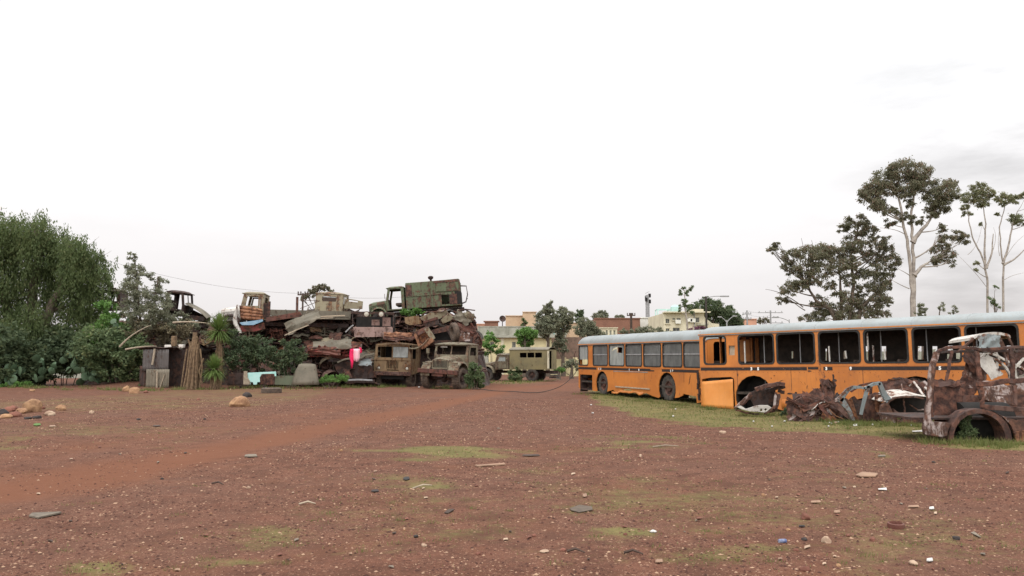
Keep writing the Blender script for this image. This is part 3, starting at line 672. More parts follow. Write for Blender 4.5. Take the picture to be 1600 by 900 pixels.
for _ in range(26):
    x, z, l, a = r_s.uniform(1.6, 9.5), r_s.uniform(.3, 1.2), r_s.uniform(.05, .22), r_s.uniform(-80, 80); dx, dz = l * math.cos(R(a)), l * math.sin(R(a)); w_ = .008
    if abs(x - nlx(1178, 600)) > .85 and abs(x - nlx(1431, 590)) > .85: mb.plate([(x, z), (x + dx * .5 + w_, z + dz * .5 - w_), (x + dx, z + dz), (x + dx * .5 - w_, z + dz * .5 + w_ * 2)], [], .003, -.004)
mb.build('rust_hole', M_['rustdark'], nb)
mb = MB(); a_ = nlx(1222, 618); P = [[(a_ + 2.6 * i / 10, -.03 - .07 * rng.random() * (1 - j / 2), .04 + .14 * noise.noise(Vector((i * .55, 3, 0))) * (j == 0) + .3 * j / 2) for i in range(11)] for j in range(3)]
mb.grid(P); o = mb.build('bent_skirt', M_['orange'], nb, None, 30); o.modifiers.new('s', 'SOLIDIFY').thickness = .01
mb = MB()
for dx in (-.7, .05, .1): mb.bar((.75 + dx * .3, 2.38, 1.1), (.75 + dx * .3, 2.38, 2.4), .1)
mb.box((.25, 2.32, 1.6), (.5, .02, 1.5)); mb.build('cab_lining', M_['intorange'], nb)
# white bars stand in for light leaking past rails, seen in the open windows
for px, a_, b_ in ((1292, 541, 565), (1318, 548, 560), (1379, 545, 562), (1160, 533, 568), (1361, 540, 567), (1352, 520, 547)):
    p, q = nloc(px, a_), nloc(px, b_); mb = MB(); mb.bar((p[0], .12, p[1]), (q[0] + .02, .14, q[1]), .035); mb.build('light_leak_bar', M_['white'], nb)
# --- far bus
HF = dict(stripe=1.15, win0=1.29, win1=2.27, top=2.32, roof=.46, skirt0=.22, archz=.42, gz=-.03)
A, B = at(904, 575.1, 40.2), at(1093, 580.5, 30.2); LF = (B - A).length + .5
def far_bottom(lx):
    a, b = lx(940.5, 600), lx(1042, 600); r = .62; rf_ = .66
    s0, s1 = lx(906.5, 600), lx(925.5, 600)
    out = [(s0, .1), (s0, .84), (s1, .84), (s1, .1), (a - r - .03, .06)] + arch_pts(a, r, .42, .1)
    m0, m1 = a + r, b - rf_
    out += [(m0 + (m1 - m0) * k / 9, (.12, .2, .05, .26, .3, .17, .1, .18, .08, .02)[k]) for k in range(10)]
    return out + arch_pts(b, rf_, .42, .08) + [(b + rf_ + .15, .1), (b + rf_ + .5, .2), (b + rf_ + .52, .27), (LF - .75, .2), (LF - .72, -.05), (LF - .45, .0)]
cfgF = dict(windows=[(904.5, 919), (926.5, 949.5), (951.5, 975.5), (977.5, 1003), (1005.5, 1033), (1035.5, 1066), (1068, 1096)], bottom=far_bottom, 
    panes={0: ('paleglass', 'low'), 1: ('skyglass', 'split'), 2: ('paleglass', 'torn'), 3: ('skyglass', 'split'), 4: ('skyglass', 'split'), 5: ('skyglass', 'split'), 6: ('skyglass', 'split')},
    tear=lambda a, b: [(a + (b - a) * u, 1.29 + .98 * w) for u, w in ((.5, .62), (.85, .6), (.86, .86), (.45, .88), (.25, .8), (.15, .68), (.3, .76), (.48, .8))],
    stripes=lambda lx: [(.03, lx(932), 1.1, 1.2), (lx(937), lx(1016), 1.1, 1.2), (lx(1016), lx(1022), 1.1, 1.15), (lx(1034), LF - .55, 1.1, 1.2)],
    digits=[('1', 935.5, .14), ('3', 938.5, .13), ('1', 983, .12), ('5', 998, .12), ('1', 1047.5, .14), ('3', 1050.5, .14)], seams=[959, 1007, 1068], wheels=[(940.5, .5, .1), (1042, .52, .1)], arches=[(940.5, .62), (1042, .66)])
fb, FM, flx, floc, fwall = bus('derelict_bus', 'orange derelict bus with grey glass windows, farther of the two buses', A, B, HF, LF, 2.45, cfgF)
a_, b_ = flx(962), flx(1015)
mb = MB(); mb.box(((a_ + b_) / 2, -.025, .36), (b_ - a_, .04, .05)); mb.build('trim_strip', M_['palewood'], fb)
mb = MB(); mb.box(((a_ + flx(1008)) / 2, -.006, 1.055), (flx(1016) - a_, .014, .03)); mb.build('trim_strip', M_['pole'], fb)
mb = MB(); s0, s1 = flx(907), flx(925)
for k, zz in enumerate((.12, .38)): mb.box(((s0 + s1) / 2, .25 + k * .3, zz), (s1 - s0, .42, .06)); mb.box(((s0 + s1) / 2, .42 + k * .3, zz + .12), (s1 - s0, .02, .24))
mb.box((s0 - .03, .2, .42), (.05, .4, .85)); mb.build('entry_step', M_['rustdark'], fb)
mb = MB(); mb.tube([(-.05, .2, 1.3), (-.22, -.05, 1.35), (-.28, -.1, 1.8), (-.2, -.05, 2.0)], .018, 5); mb.build('mirror_arm', M_['rust'], fb)
mb = MB(); e = LF - .55
for k in range(5): mb.box((e + rng.uniform(-.05, .1), -.02 - .02 * k, .2 + .2 * k), (.1, .05, .24), RY(rng.uniform(-14, 14)))
mb.build('torn_edge', M_['rustdark'], fb)
mb = MB()
for px, py, w_, h_ in ((1078, 591, .05, .3), (1077, 598, .05, .16), (928.5, 582, .03, .1)):
    c = floc(px, py); mb.plate([(c[0] - w_, c[1] - h_ / 2), (c[0] + w_ * .4, c[1] - h_ * .1), (c[0] + w_, c[1] + h_ / 2), (c[0] - w_ * .2, c[1] + h_ * .1)], [], .004, -.005)
mb.build('rust_hole', M_['rustdark'], fb)
mb = MB(); P = [[(flx(955) + 2.9 * i / 10, .0 - .06 * abs(math.sin(i * 1.3)) * (1 - j / 2), (.03 if i < 3 else .12) + .12 * noise.noise(Vector((i * .6, 7, 0))) * (j < 2) + .1 * j / 2) for i in range(11)] for j in range(3)]
mb.grid(P); o = mb.build('bent_skirt', M_['orange'], fb, None, 30); o.modifiers.new('s', 'SOLIDIFY').thickness = .01
# ------------------------------------------------------------------ vegetation
SHR = [.62]; DEN = [.75]
def leaf_quads(cl, size, rs, droop=.3, aspect=.45, sub=.3, per=26, hang=0.0, jit=.5):
    """cl: list of (centre, rx, ry, rz, count); diamonds gathered in sub-clumps, with gaps between"""
    C = []; q_ = SHR[0]; size *= q_; per = 40; cl = [(c, a, b, h, int(n * DEN[0] * (1.5 / q_ ** 1.0))) for c, a, b, h, n in cl]
    for c, rx, ry, rz, n in cl:
        k = max(3, n // per); u = rs.normal(size=(k, 3)); u /= np.linalg.norm(u, axis=1)[:, None]
        rad = (.35 + .65 * rs.rand(k, 1) ** .45); cc = np.array(c)[None] + u * rad * np.array([rx, ry, rz])[None]
        ids = rs.randint(0, k, n); ss = sub * (.6 + .8 * rs.rand(k))[ids][:, None]
        p = cc[ids] + rs.normal(size=(n, 3)) * ss * np.array([rx, ry, rz])[None] * .55
        if hang:
            p[:, 2] -= rs.rand(n) ** .8 * hang * (.4 + rs.rand(k)[ids])
        C.append(p)
    P = np.concatenate(C); n = len(P)
    a = rs.normal(size=(n, 3)); a[:, 2] = a[:, 2] * .7 - droop * 1.6; a /= np.linalg.norm(a, axis=1)[:, None]
    q = rs.normal(size=(n, 3)); b = np.cross(a, q); b /= np.linalg.norm(b, axis=1)[:, None] + 1e-9
    L = (size * (1 - jit / 2 + jit * rs.rand(n)))[:, None]; W = L * aspect / 2
    V = np.stack([P, P + a * L * .45 + b * W, P + a * L, P + a * L * .45 - b * W], 1)
    return V.reshape(-1, 3), np.arange(n * 4).reshape(-1, 4)
def pxcl(Y, lst, dens, rg, depth=.8, flat=1.0):
    out = []
    for c in lst:
        px, py, r = c[:3]; p = at(px, py, Y); w = r / F * p.y; p.y += rg.uniform(-1, 1) * (c[4] if len(c) > 4 else w * depth)
        h = w * (c[3] if len(c) > 3 else .8) * flat; out.append((p, w, w * .9, h, max(12, int(dens * r * r))))
    return out
def make_tree(name, label, cat, Y, base_px, fork, clusters, dens, leaf, leafm, barkm, tr=.18, group=None, droop=.35, aspect=.45, seed=1, trunks=None, hang=0, limbs=True, sub=.22, bare=(), per=26):
    rg = random.Random(seed); rs_ = np.random.RandomState(seed)
    b = at(base_px, 560, Y); b.z = -.1; root = thing(name, label, cat, T(*b), group)
    cl = pxcl(Y, clusters, dens, rg); off = lambda p: Vector(p) - b
    V, Q = leaf_quads(cl, leaf, rs_, droop, aspect, sub, per, hang)
    np_mesh('crown', V - np.array(b), Q, M_[leafm], root)
    mb = MB(); tr_l = trunks or [[(base_px, None), *fork]]
    nodes = []
    for tk in tr_l:
        pts = [Vector((0, 0, 0))] if tk[0][1] is None else []
        if tk[0][1] is None: pts = [off(at(tk[0][0], 560, Y) * 1.0)]; pts[0].z = 0
        pts += [off(at(p[0], p[1], Y)) for p in tk[1:]]
        m = len(pts); fine = []
        for i in range(m - 1):
            for k in range(4): fine.append(pts[i].lerp(pts[i + 1], k / 4) + Vector((rg.uniform(-1, 1), rg.uniform(-1, 1), 0)) * tr * .25 * (i + k > 0))
        fine.append(pts[-1]); mm = len(fine)
        rr_ = [tr * (1 - .68 * i / (mm - 1)) * (1.35 if i == 0 else 1) for i in range(mm)]
        mb.tube(fine, rr_, 8); nodes += list(zip(fine, rr_))
    if limbs:
        for c, rx, ry, rz, n in cl:
            e = off(c); cand = [(nd, r) for nd, r in nodes if nd.z < e.z - .15 * (e - nd).length] or nodes[:3]
            nd, r = min(cand, key=lambda q: (q[0] - e).length + abs(q[0].z - (e.z - .8 * math.hypot(q[0].x - e.x, q[0].y - e.y))) * .7)
            mid = nd.lerp(e, .5) + Vector((rg.uniform(-.12, .12), rg.uniform(-.12, .12), -.10)) * (e - nd).length
            pts = bez(nd, mid, e, 6); r0 = min(r * .6, .018 * (e - nd).length + .02)
            mb.tube(pts, [r0 * (1 - .8 * i / 6) + .004 for i in range(7)], 5)
            for _ in range(4):
                f_ = e + Vector((rg.uniform(-1, 1) * rx, rg.uniform(-1, 1) * ry, rg.uniform(-.5, 1) * rz)) * .85
                mb.tube(bez(pts[4], pts[4].lerp(f_, .5) + Vector((0, 0, -.1 * rx)), f_, 3), [r0 * .4, r0 * .3, r0 * .2, .004], 4)
    for q in bare:
        pts = [off(at(p[0], p[1], Y)) for p in q]; mb.tube(bez(*pts, 7), [tr * .2 * (1 - .8 * i / 7) + .004 for i in range(8)], 5)
    mb.build('trunk', M_[barkm], root, None, 50)
    return root
# tall eucalypt behind the nearer bus (points read from the photograph at its distance)
def cr(lst, s=.3, ox=1180, oy=230): return [(ox + a * s, oy + b * s, r * s, *k) for a, b, r, *k in lst]
make_tree('eucalyptus_tree', 'tallest gum tree with twin pale trunks and a domed crown, behind the nearer bus', 'tree', 58, 1427, [],
    cr([(760, 120, 75), (850, 130, 70), (700, 150, 65), (800, 190, 70), (620, 215, 60), (590, 250, 60), (610, 300, 50), (640, 185, 45), (700, 210, 55), (880, 160, 50), (960, 230, 70), (1000, 200, 42),
        (920, 270, 60), (980, 300, 48), (930, 330, 45), (690, 330, 38), (710, 390, 32), (670, 290, 42), (800, 290, 32), (760, 350, 34), (800, 370, 28), (830, 380, 24), (870, 378, 22), (910, 360, 26), (560, 240, 30), (780, 240, 45), (1020, 260, 26), (900, 200, 48),
        (960, 470, 38), (980, 520, 48), (1000, 560, 40), (940, 570, 38), (1060, 460, 42), (1090, 480, 30), (970, 420, 30), (1010, 600, 22, 1.2), (945, 600, 18)]),
    2.2, .33, 'leafeuc', 'palebark', .17, seed=11, droop=.75, aspect=.34, sub=.24,
    trunks=[[(1427, None), (1426, 480), (1424, 430), (1419, 385), (1411, 345), (1404, 310), (1396, 290)], [(1430, None), (1428, 480), (1428, 430), (1426, 378), (1423, 340), (1428, 300), (1432, 270)], [(1428, 430), (1428, 431), (1440, 417), (1452, 409)], [(1426, 378), (1426, 379), (1436, 363), (1450, 348), (1460, 330)]],
    bare=[((1421, 430), (1412, 424), (1403, 420)), ((1421, 451), (1405, 445), (1388, 434)), ((1419, 370), (1405, 357), (1375, 356)), ((1452, 409), (1470, 405), (1490, 395))])
make_tree('eucalyptus_tree', 'broad dark bushy gum tree leaning over the roof of the nearer bus', 'tree', 60, 1322, [],
    cr([(500, 390, 45), (560, 380, 42), (600, 430, 50), (470, 420, 34), (540, 430, 40), (200, 560, 55), (260, 560, 60), (330, 550, 60), (390, 530, 55), (440, 560, 55), (190, 620, 45), (250, 640, 60), (330, 640, 65), (420, 630, 62), (500, 500, 60), (560, 520, 55), (480, 600, 50), (620, 500, 45), (680, 500, 42), (700, 540, 30),
        (620, 570, 55), (690, 590, 50), (740, 610, 28), (600, 640, 50), (680, 650, 45), (210, 700, 45), (160, 740, 45), (150, 790, 32), (240, 720, 40), (620, 720, 55), (690, 720, 40), (560, 740, 45), (640, 790, 55), (680, 800, 40), (520, 800, 50), (560, 850, 60), (440, 780, 48), (400, 840, 55), (340, 800, 45), (350, 870, 50), (270, 890, 36), (470, 870, 60), (640, 860, 50), (300, 700, 40), (480, 690, 42), (380, 720, 36), (540, 660, 42), (95, 520, 30), (80, 535, 22), (110, 500, 20)]),
    2.1, .32, 'leafeuc', 'bark', .2, seed=5, droop=.7, aspect=.36, sub=.24,
    trunks=[[(1322, None), (1326, 500), (1332, 470), (1334, 440), (1330, 400), (1340, 360)], [(1310, None), (1305, 500), (1295, 480), (1280, 465)], [(1312, None), (1308, 490), (1275, 470), (1258, 440)], [(1316, None), (1314, 470), (1313, 430)], [(1330, None), (1345, 480), (1368, 460), (1392, 440)]],
    bare=[((1258, 485), (1245, 478), (1228, 462)), ((1255, 480), (1225, 455), (1196, 452)), ((1260, 420), (1258, 395), (1252, 372)), ((1275, 410), (1272, 390), (1268, 375)), ((1240, 410), (1225, 402), (1205, 388))])
make_tree('eucalyptus_tree', 'slim gum tree with one tufted top, next to the tallest tree', 'tree', 66, 1544, [],
    cr([(1150, 215, 38), (1200, 235, 42), (1120, 260, 40), (1170, 270, 45), (1220, 240, 28), (1090, 310, 26), (1110, 345, 22), (1190, 290, 26), (1180, 400, 12), (1150, 600, 16), (1140, 640, 14)]), 3.4, .3, 'leafeucg', 'palebark', .1, seed=21, droop=.5, aspect=.35,
    trunks=[[(1543, None), (1543, 440), (1539, 415), (1532, 395), (1519, 370), (1514, 345), (1512, 320)], [(1541, 425), (1540, 420), (1538, 390), (1540, 350), (1536, 320)], [(1541, 420), (1541, 419), (1550, 395), (1552, 365)]], limbs=True,
    bare=[((1541, 448), (1525, 425), (1494, 396)), ((1512, 398), (1530, 385), (1534, 352)), ((1550, 395), (1560, 370), (1552, 355))])
make_tree('eucalyptus_tree', 'slim gum tree with two small tufts, at the picture edge', 'tree', 66, 1567, [],
    cr([(1290, 255, 34), (1320, 280, 38), (1270, 290, 24), (1360, 260, 28), (1400, 250, 28), (1340, 375, 34), (1375, 385, 30), (1410, 400, 24), (1265, 345, 16), (1440, 300, 40)]), 3.4, .3, 'leafeucg', 'palebark', .1, seed=22, droop=.5, aspect=.35,
    trunks=[[(1566, None), (1567, 440), (1568, 415), (1564, 390), (1562, 355), (1570, 322)], [(1567, 420), (1567, 412), (1576, 385), (1582, 350), (1590, 330)], [(1568, 418), (1568, 414), (1585, 405), (1606, 385)]],
    bare=[((1568, 438), (1582, 428), (1604, 426)), ((1568, 410), (1585, 372), (1612, 362)), ((1562, 400), (1556, 375), (1566, 340))])
for i, (px, py, r, lab) in enumerate([(1440, 489, 10, 'small leafy treetop peeping over the bus roof beside the tall trunk'), (1468, 482, 9, 'thin twiggy sapling top over the bus roof, right of the leafy treetop'), (1490, 485, 9, 'wispy low twig top trailing over the bus roof'),
                                      (1554, 465, 11, 'upright leafy sapling between the two slim gum trees')]):
    make_tree('sapling', lab, 'tree', 45, px, [(px, py + 8), (px, py)], [(px + (rng.uniform(-1, 1) * 6), py + rng.uniform(-1, 1) * r, r * .6) for _ in range(3 if i else 5)] + ([(1554, 450, 6), (1556, 478, 8)] if i == 3 else []), 1.6 if i else 4, .16, 'leafgrey' if i != 3 else 'leafmid', 'bark', .05, 'saplings behind the nearer bus', seed=30 + i)

# pepper tree at the left edge
pt = []
rg = random.Random(4)
prof = [(0, 360, 55), (30, 352, 40), (60, 350, 42), (85, 360, 30), (100, 378, 30), (120, 385, 32), (140, 385, 28), (155, 400, 26), (160, 425, 26), (130, 420, 40), (95, 405, 45), (60, 390, 50), (20, 395, 55), (-30, 380, 60), (-80, 380, 60),
        (0, 440, 60), (50, 440, 50), (100, 450, 50), (140, 460, 36), (150, 490, 34), (110, 500, 46), (60, 500, 50), (10, 500, 55), (-50, 450, 60), (-60, 510, 60), (172, 435, 10, 1.5), (176, 447, 7, 1.6)]
make_tree('pepper_tree', 'big dense weeping pepper tree filling the left edge of the yard', 'tree', 52, 40, [(45, 520), (50, 460), (55, 400), (60, 360)], [(a, b, r * .8, *k) for a, b, r, *k in prof], 1.75, .34, 'leafpepper', 'bark', .4, seed=3, droop=1.3, aspect=.3, hang=1.5, sub=.17,
    trunks=[[(40, None), (45, 520), (52, 450), (62, 390), (50, 350)], [(60, None), (70, 500), (100, 440), (130, 400)], [(30, None), (15, 480), (-20, 420)]])
make_tree('slender_tree', 'airy grey green young tree with two open spires, right of the weeping tree', 'tree', 49, 222, [(220, 470), (212, 400)], [(210, 402, 9), (205, 420, 15), (218, 425, 14), (200, 445, 16), (214, 450, 18), (235, 432, 9), (246, 440, 13), (240, 458, 16), (256, 462, 12), (225, 470, 20), (250, 480, 20), (205, 480, 18), (230, 495, 22), (262, 500, 16)],
    1.7, .24, 'leafgrey', 'bark', .09, seed=8, droop=.3, aspect=.4, trunks=[[(222, None), (221, 510), (214, 450), (210, 400)], [(224, None), (230, 510), (243, 470), (247, 432)]], bare=[((204, 528), (206, 500), (214, 476)), ((185, 545), (205, 515), (232, 508))])

def shrub(label, Y, cl, dens, leaf, m, seed, name='shrub', group=None, droop=0, aspect=.5, cat='shrub', sub=.3):
    rg = random.Random(seed); rs_ = np.random.RandomState(seed); bx = sum(c[0] for c in cl) / len(cl)
    b = at(bx, 590, Y); b.z = gh(b.x, b.y) - .02; root = thing(name, label, cat, T(*b), group)
    c2 = pxcl(Y, cl, dens * .8, rg, .7); SHR[0] = .8; sub = .2; V, Q = leaf_quads(c2, leaf, rs_, droop, aspect, sub); V[:, 2] = np.maximum(V[:, 2], b.z + .01)
    SHR[0] = .62; np_mesh('foliage', V - np.array(b), Q, M_[m], root)
    mb = MB()
    for c, rx, ry, rz, n in c2:
        e = Vector(c) - b; s_ = Vector((e.x * .35, e.y * .35, 0)); mb.tube(bez(s_, Vector((e.x * .6, e.y * .6, e.z * .55)), e, 4), [.03, .026, .02, .014, .006], 5)
    mb.build('stem', M_['bark'], root, None, 50); return root
G = 'shrubs under the weeping tree'
shrub('dark shrub at the far left edge under the weeping tree', 49.5, [(-30, 560, 40), (10, 540, 40), (20, 575, 34), (50, 560, 36), (45, 590, 22), (0, 595, 22)], 2.1, .3, 'leafdark', 41, group=G)
shrub('dark shaded shrub behind the red earth mound', 51.5, [(90, 540, 36), (80, 575, 26), (120, 545, 34), (105, 570, 24), (140, 530, 34), (60, 530, 34)], 1.9, .3, 'leafdark', 42, group=G)
shrub('broad green shrub spilling out right of the red earth mound', 48.5, [(160, 540, 34), (150, 570, 28), (180, 560, 34), (200, 545, 30), (215, 570, 28), (170, 588, 20), (205, 592, 16), (185, 530, 26), (225, 550, 20)], 1.9, .26, 'leafmid', 43, group=G)
shrub('yellow green bush between the weeping tree and the brushwood', 50.5, [(168, 500, 18, 1.1), (150, 520, 20), (185, 518, 16), (162, 478, 12, 1.3), (176, 488, 10, 1.4)], 2.4, .24, 'leafbright', 44, group=G)
shrub('dry tangled brushwood over the corrugated shed', 49.6, [(215, 520, 24), (245, 525, 20), (230, 508, 22), (262, 515, 20), (280, 520, 18), (290, 508, 14), (200, 508, 18)], 1.1, .22, 'leafdry', 45)
shrub('grey green bush behind the shed and below the wrecked cabs', 50.8, [(180, 490, 16), (255, 500, 20), (285, 495, 16), (300, 512, 16), (235, 490, 18), (262, 482, 12)], 1.2, .2, 'leafgrey', 46)
shrub('low pale weeds at the foot of the leftmost shrub', 48, [(10, 604, 9, .6), (30, 602, 9, .6), (45, 600, 6, .6)], 6, .13, 'leafbright', 47)
shrub('low yellowing weeds in front of the broad green shrub', 47, [(145, 607, 5, .6), (160, 609, 6, .6), (172, 608, 5, .6), (132, 606, 4, .6)], 8, .12, 'leafmid', 48)
shrub('small weed between the ochre stones and the shed', 46.6, [(226, 604, 7, .9), (219, 606, 4)], 8, .11, 'leafmid', 49)
G = 'bushes along the foot of the scrap pile'
shrub('bush directly right of the tall yucca under the orange ribbed panel', 47.6, [(372, 530, 20), (385, 545, 20), (368, 555, 18), (395, 558, 16), (375, 570, 14), (398, 535, 14)], 1.7, .24, 'leafdark', 51, group=G)
shrub('bush in the middle of the pile foot above the turquoise panel', 48.0, [(410, 540, 17), (420, 555, 16), (408, 566, 14), (400, 548, 14), (425, 570, 12)], 1.5, .22, 'leafdark', 52, group=G)
shrub('bush left of the grey hood panel with fresh green tips', 47.8, [(445, 545, 18), (460, 558, 16), (440, 565, 18), (462, 540, 13), (450, 578, 14), (472, 560, 10)], 1.5, .23, 'leafdark', 53, group=G)
shrub('tall weeds and grass right of the grey hood panel', 46.5, [(510, 594, 10, .6), (525, 594, 11, .6), (537, 592, 8, .7), (498, 597, 6, .5)], 7, .16, 'leafbright', 54, droop=-.6, aspect=.2)
shrub('round green bush beside the front wheel of the big bonnet truck', 44.6, [(742, 578, 10), (737, 590, 10), (748, 590, 10), (742, 598, 9), (750, 600, 7), (733, 600, 6), (740, 570, 6)], 8.5, .15, 'leafmid', 55)
shrub('bush beneath the van body truck', 62.5, [(805, 578, 9), (800, 588, 9), (811, 588, 8), (806, 594, 6)], 7.5, .18, 'leafmid', 56)
shrub('bush peeping out behind the right end of the scrap pile', 66, [(768, 535, 13), (760, 545, 12), (778, 545, 10), (765, 525, 9), (782, 552, 7)], 4.5, .22, 'leafbright', 57)
shrub('fern like weed growing inside the wheel arch of the rusted van', 16.35, [(1507, 660, 9), (1512, 672, 10), (1503, 680, 8), (1516, 684, 8), (1510, 650, 5)], 14, .055, 'leafmid', 58, name='weed', cat='plant', aspect=.3, sub=.45)
shrub('weed growing among the engine remains under the green box truck', 52.2, [(635, 487, 7), (650, 485, 7), (642, 493, 6), (660, 488, 4)], 8, .18, 'leafbright', 59, name='weed', cat='plant')
shrub('dark weeds between the two crushed wrecks by the bus', 22.5, [(1232, 640, 7, .6), (1270, 652, 7, .5), (1224, 646, 5, .5), (1290, 655, 5, .5)], 8, .07, 'leafdark', 60, name='weed', cat='plant')
def cactus(label, Y, spots, seed):
    rg = random.Random(seed); b = at(spots[0][0], 600, Y); b.z = gh(b.x, b.y); root = thing('prickly_pear', label, 'cactus', T(*b), 'prickly pears under the weeping tree'); mb = MB()
    for px, py in spots:
        p0 = at(px, py, Y) - b
        for k in range(7):
            c = p0 + Vector((rg.uniform(-.5, .5), rg.uniform(-.4, .4), rg.uniform(-.4, .5))); r = rg.uniform(.17, .28)
            mb.M = T(*c) @ RZ(rg.uniform(0, 180)) @ RX(rg.uniform(-35, 35)) @ RY(rg.uniform(-40, 40))
            pr = [(.02, -.03), (r * .7, -.025), (r * .98, 0), (r * .7, .025), (.02, .03)]
            mb.lathe([(q, h) for q, h in pr], 10, 'Y'); mb.build('pad', M_['cactus'], root, None, 40); mb = MB()

cactus('grey green prickly pear in front of the leftmost dark shrub', 48.4, [(20, 565), (28, 582), (15, 590), (70, 572), (72, 588)], 1)
cactus('prickly pear standing on the right shoulder of the earth mound', 48.2, [(120, 575), (128, 590), (140, 560), (155, 585), (112, 562)], 2)
cactus('tall pale prickly pear above the broad green shrub', 49.2, [(185, 522), (190, 512), (180, 535)], 3)
# yuccas
def yucca(label, Y, cx, cy, rpx, base_py, seed, n=480):
    rg = random.Random(seed); b = gnd(cx, base_py); b = at(cx, base_py, Y); b.z = 0; c = at(cx, cy, Y); root = thing('yucca', label, 'plant', T(*b), 'yuccas by the shed'); c = c - b; Rr = rpx / F * Y
    vs = []; fs = []
    for k in range(n):
        ph = rg.uniform(0, 6.28); el = R(rg.uniform(-50, 85)); L = Rr * rg.uniform(.75, 1.12); d = Vector((math.cos(ph) * math.cos(el), math.sin(ph) * math.cos(el), math.sin(el)))
        s_ = d.cross(Vector((0, 0, 1))); s_ = s_.normalized() if s_.length > .01 else Vector((1, 0, 0)); w = .024
        o = len(vs); m = c + d * L * .55; e = c + d * L + Vector((0, 0, -.14 * L * math.cos(el)))
        vs += [c + s_ * w * .6, c - s_ * w * .6, m + s_ * w, m - s_ * w, e]; fs += [(o, o + 1, o + 3), (o, o + 3, o + 2), (o + 2, o + 3, o + 4)]
    np_mesh('leaf_rosette', [tuple(v) for v in vs], fs, M_['yucca'], root)
    mb = MB(); mb.tube([(0, 0, 0), (.05, 0, c.z * .5), tuple(c)], [.16, .13, .12], 8)
    for k in range(40):
        a = rg.uniform(0, 6.28); z = c.z * rg.uniform(.35, .98); p = Vector((.12 * math.cos(a), .12 * math.sin(a), z)); mb.bar(p, p + Vector((.12 * math.cos(a), .12 * math.sin(a), -.5)), .05, .01)
    mb.build('trunk', M_['straw'], root)
yucca('tall yucca with a big spiky rosette, above the smaller one', 46.6, 342, 516, 30, 606, 1)
yucca('low bright yucca rosette near the ground beside the straw bundle', 45.4, 335, 577, 25, 608, 2)
# ------------------------------------------------------------------ wrecks beside the buses
def pt_fn(Y0, base):                    # photograph point -> local metres on the plane at distance Y
    return lambda px, py, dy=0.0: at(px, py, Y0 + dy) - base
# rusted van skeleton, nearest wreck
YB = 16.2; b0 = at(1522, 690, YB); b0.z = 0; P = pt_fn(YB, b0)
van = thing('rusted_van', 'nearest wreck, rusted van skeleton with bare posts and an empty wheel arch', 'wreck', T(*b0))
D = 1.75
def tubes(name, mat_, lst, parent, w, h=None, seed=0, wob=.012):
    rg = random.Random(seed)
    for q in lst:
        mb = MB(); pts = [Vector(p) for p in q]; fine = []
        for a, b in zip(pts, pts[1:]):
            for k in range(3): fine.append(a.lerp(b, k / 3) + Vector((rg.uniform(-wob, wob), rg.uniform(-wob, wob), rg.uniform(-wob, wob))))
        fine.append(pts[-1]); ww = w * rg.uniform(.85, 1.15)
        for a, b in zip(fine, fine[1:]):
            d = (b - a).normalized() * ww * .2; mb.bar(a - d, b + d, ww, (h or w))
        o = mb.build(name, M_[mat_], parent, bevel=w * .12)
    return o
tubes('corner_post', 'palerust', [[P(1449, 668), P(1450, 640), P(1453, 600), P(1457, 572), P(1463, 552)]], van, .1, .07, 1)
tubes('corner_post', 'rust', [[P(1456, 650, .05), P(1456, 605, .05), P(1460, 570, .05)], [P(1478, 596, .9), P(1483, 572, .9), P(1487, 549, .9)]], van, .05, .05, 2)
tubes('roof_rail', 'rust', [[P(1463, 552), P(1470, 547), P(1485, 543), P(1505, 543), P(1530, 546), P(1560, 545), P(1590, 543), P(1625, 543)]], van, .07, .06, 3)
tubes('roof_rail', 'rustdark', [[P(1468, 550, .3), P(1480, 549, D), P(1530, 549, D), P(1600, 549, D), P(1640, 548, D)], [P(1530, 547), P(1540, 549, D)], [P(1580, 546), P(1588, 549, D)]], van, .06, .06, 4)
tubes('side_post', 'rust', [[P(1526, 550), P(1529, 575), P(1531, 600), P(1533, 622)], [P(1531, 600), P(1534, 615), P(1535, 636)]], van, .075, .06, 5)
tubes('side_post', 'rust', [[P(1579, 545), P(1582, 570), P(1581, 600)], [P(1585, 604), P(1586, 633)]], van, .07, .06, 6)
tubes('waist_rail', 'rust', [[P(1528, 600), P(1545, 599), P(1575, 596), P(1600, 594), P(1640, 592)], [P(1535, 636, .03), P(1560, 638, .03), P(1620, 640, .03)]], van, .085, .1, 7)
mb = MB()                                # wheel arch flange with its deep inner lip
arcp = [(1481, 688), (1482, 676), (1486, 664), (1494, 652), (1506, 643), (1520, 639), (1534, 639), (1548, 643), (1560, 650), (1570, 660), (1576, 672), (1579, 688)]
inn = [(1488, 690), (1488, 678), (1491, 668), (1498, 657), (1509, 649), (1522, 646), (1534, 646), (1546, 650), (1556, 657), (1563, 666), (1567, 676), (1569, 690)]
oo = [P(*p) for p in arcp]; ii = [P(*p) for p in inn]
for j in range(len(oo) - 1):
    dy = Vector((0, .3, 0)); a, b, c, d = oo[j], oo[j + 1], ii[j + 1], ii[j]
    mb.hexa([d + Vector((0, -.06, 0)), c + Vector((0, -.06, 0)), c + dy, d + dy], [a + Vector((0, -.06, 0)), b + Vector((0, -.06, 0)), b + dy, a + dy])
mb.build('wheel_arch', M_['rust'], van, None, 40)
def traced(name, mat_, pts, parent, Pf, dy=0.0, t=.03, holes=(), smooth=None, bevel=0):
    mb = MB(); l = [Pf(px, py, dy) for px, py in pts]; y = l[0].y
    mb.plate([(p.x, p.z) for p in l], [[(Pf(px, py, dy).x, Pf(px, py, dy).z) for px, py in h] for h in holes], t, y)
    return mb.build(name, M_[mat_], parent, bevel=bevel)
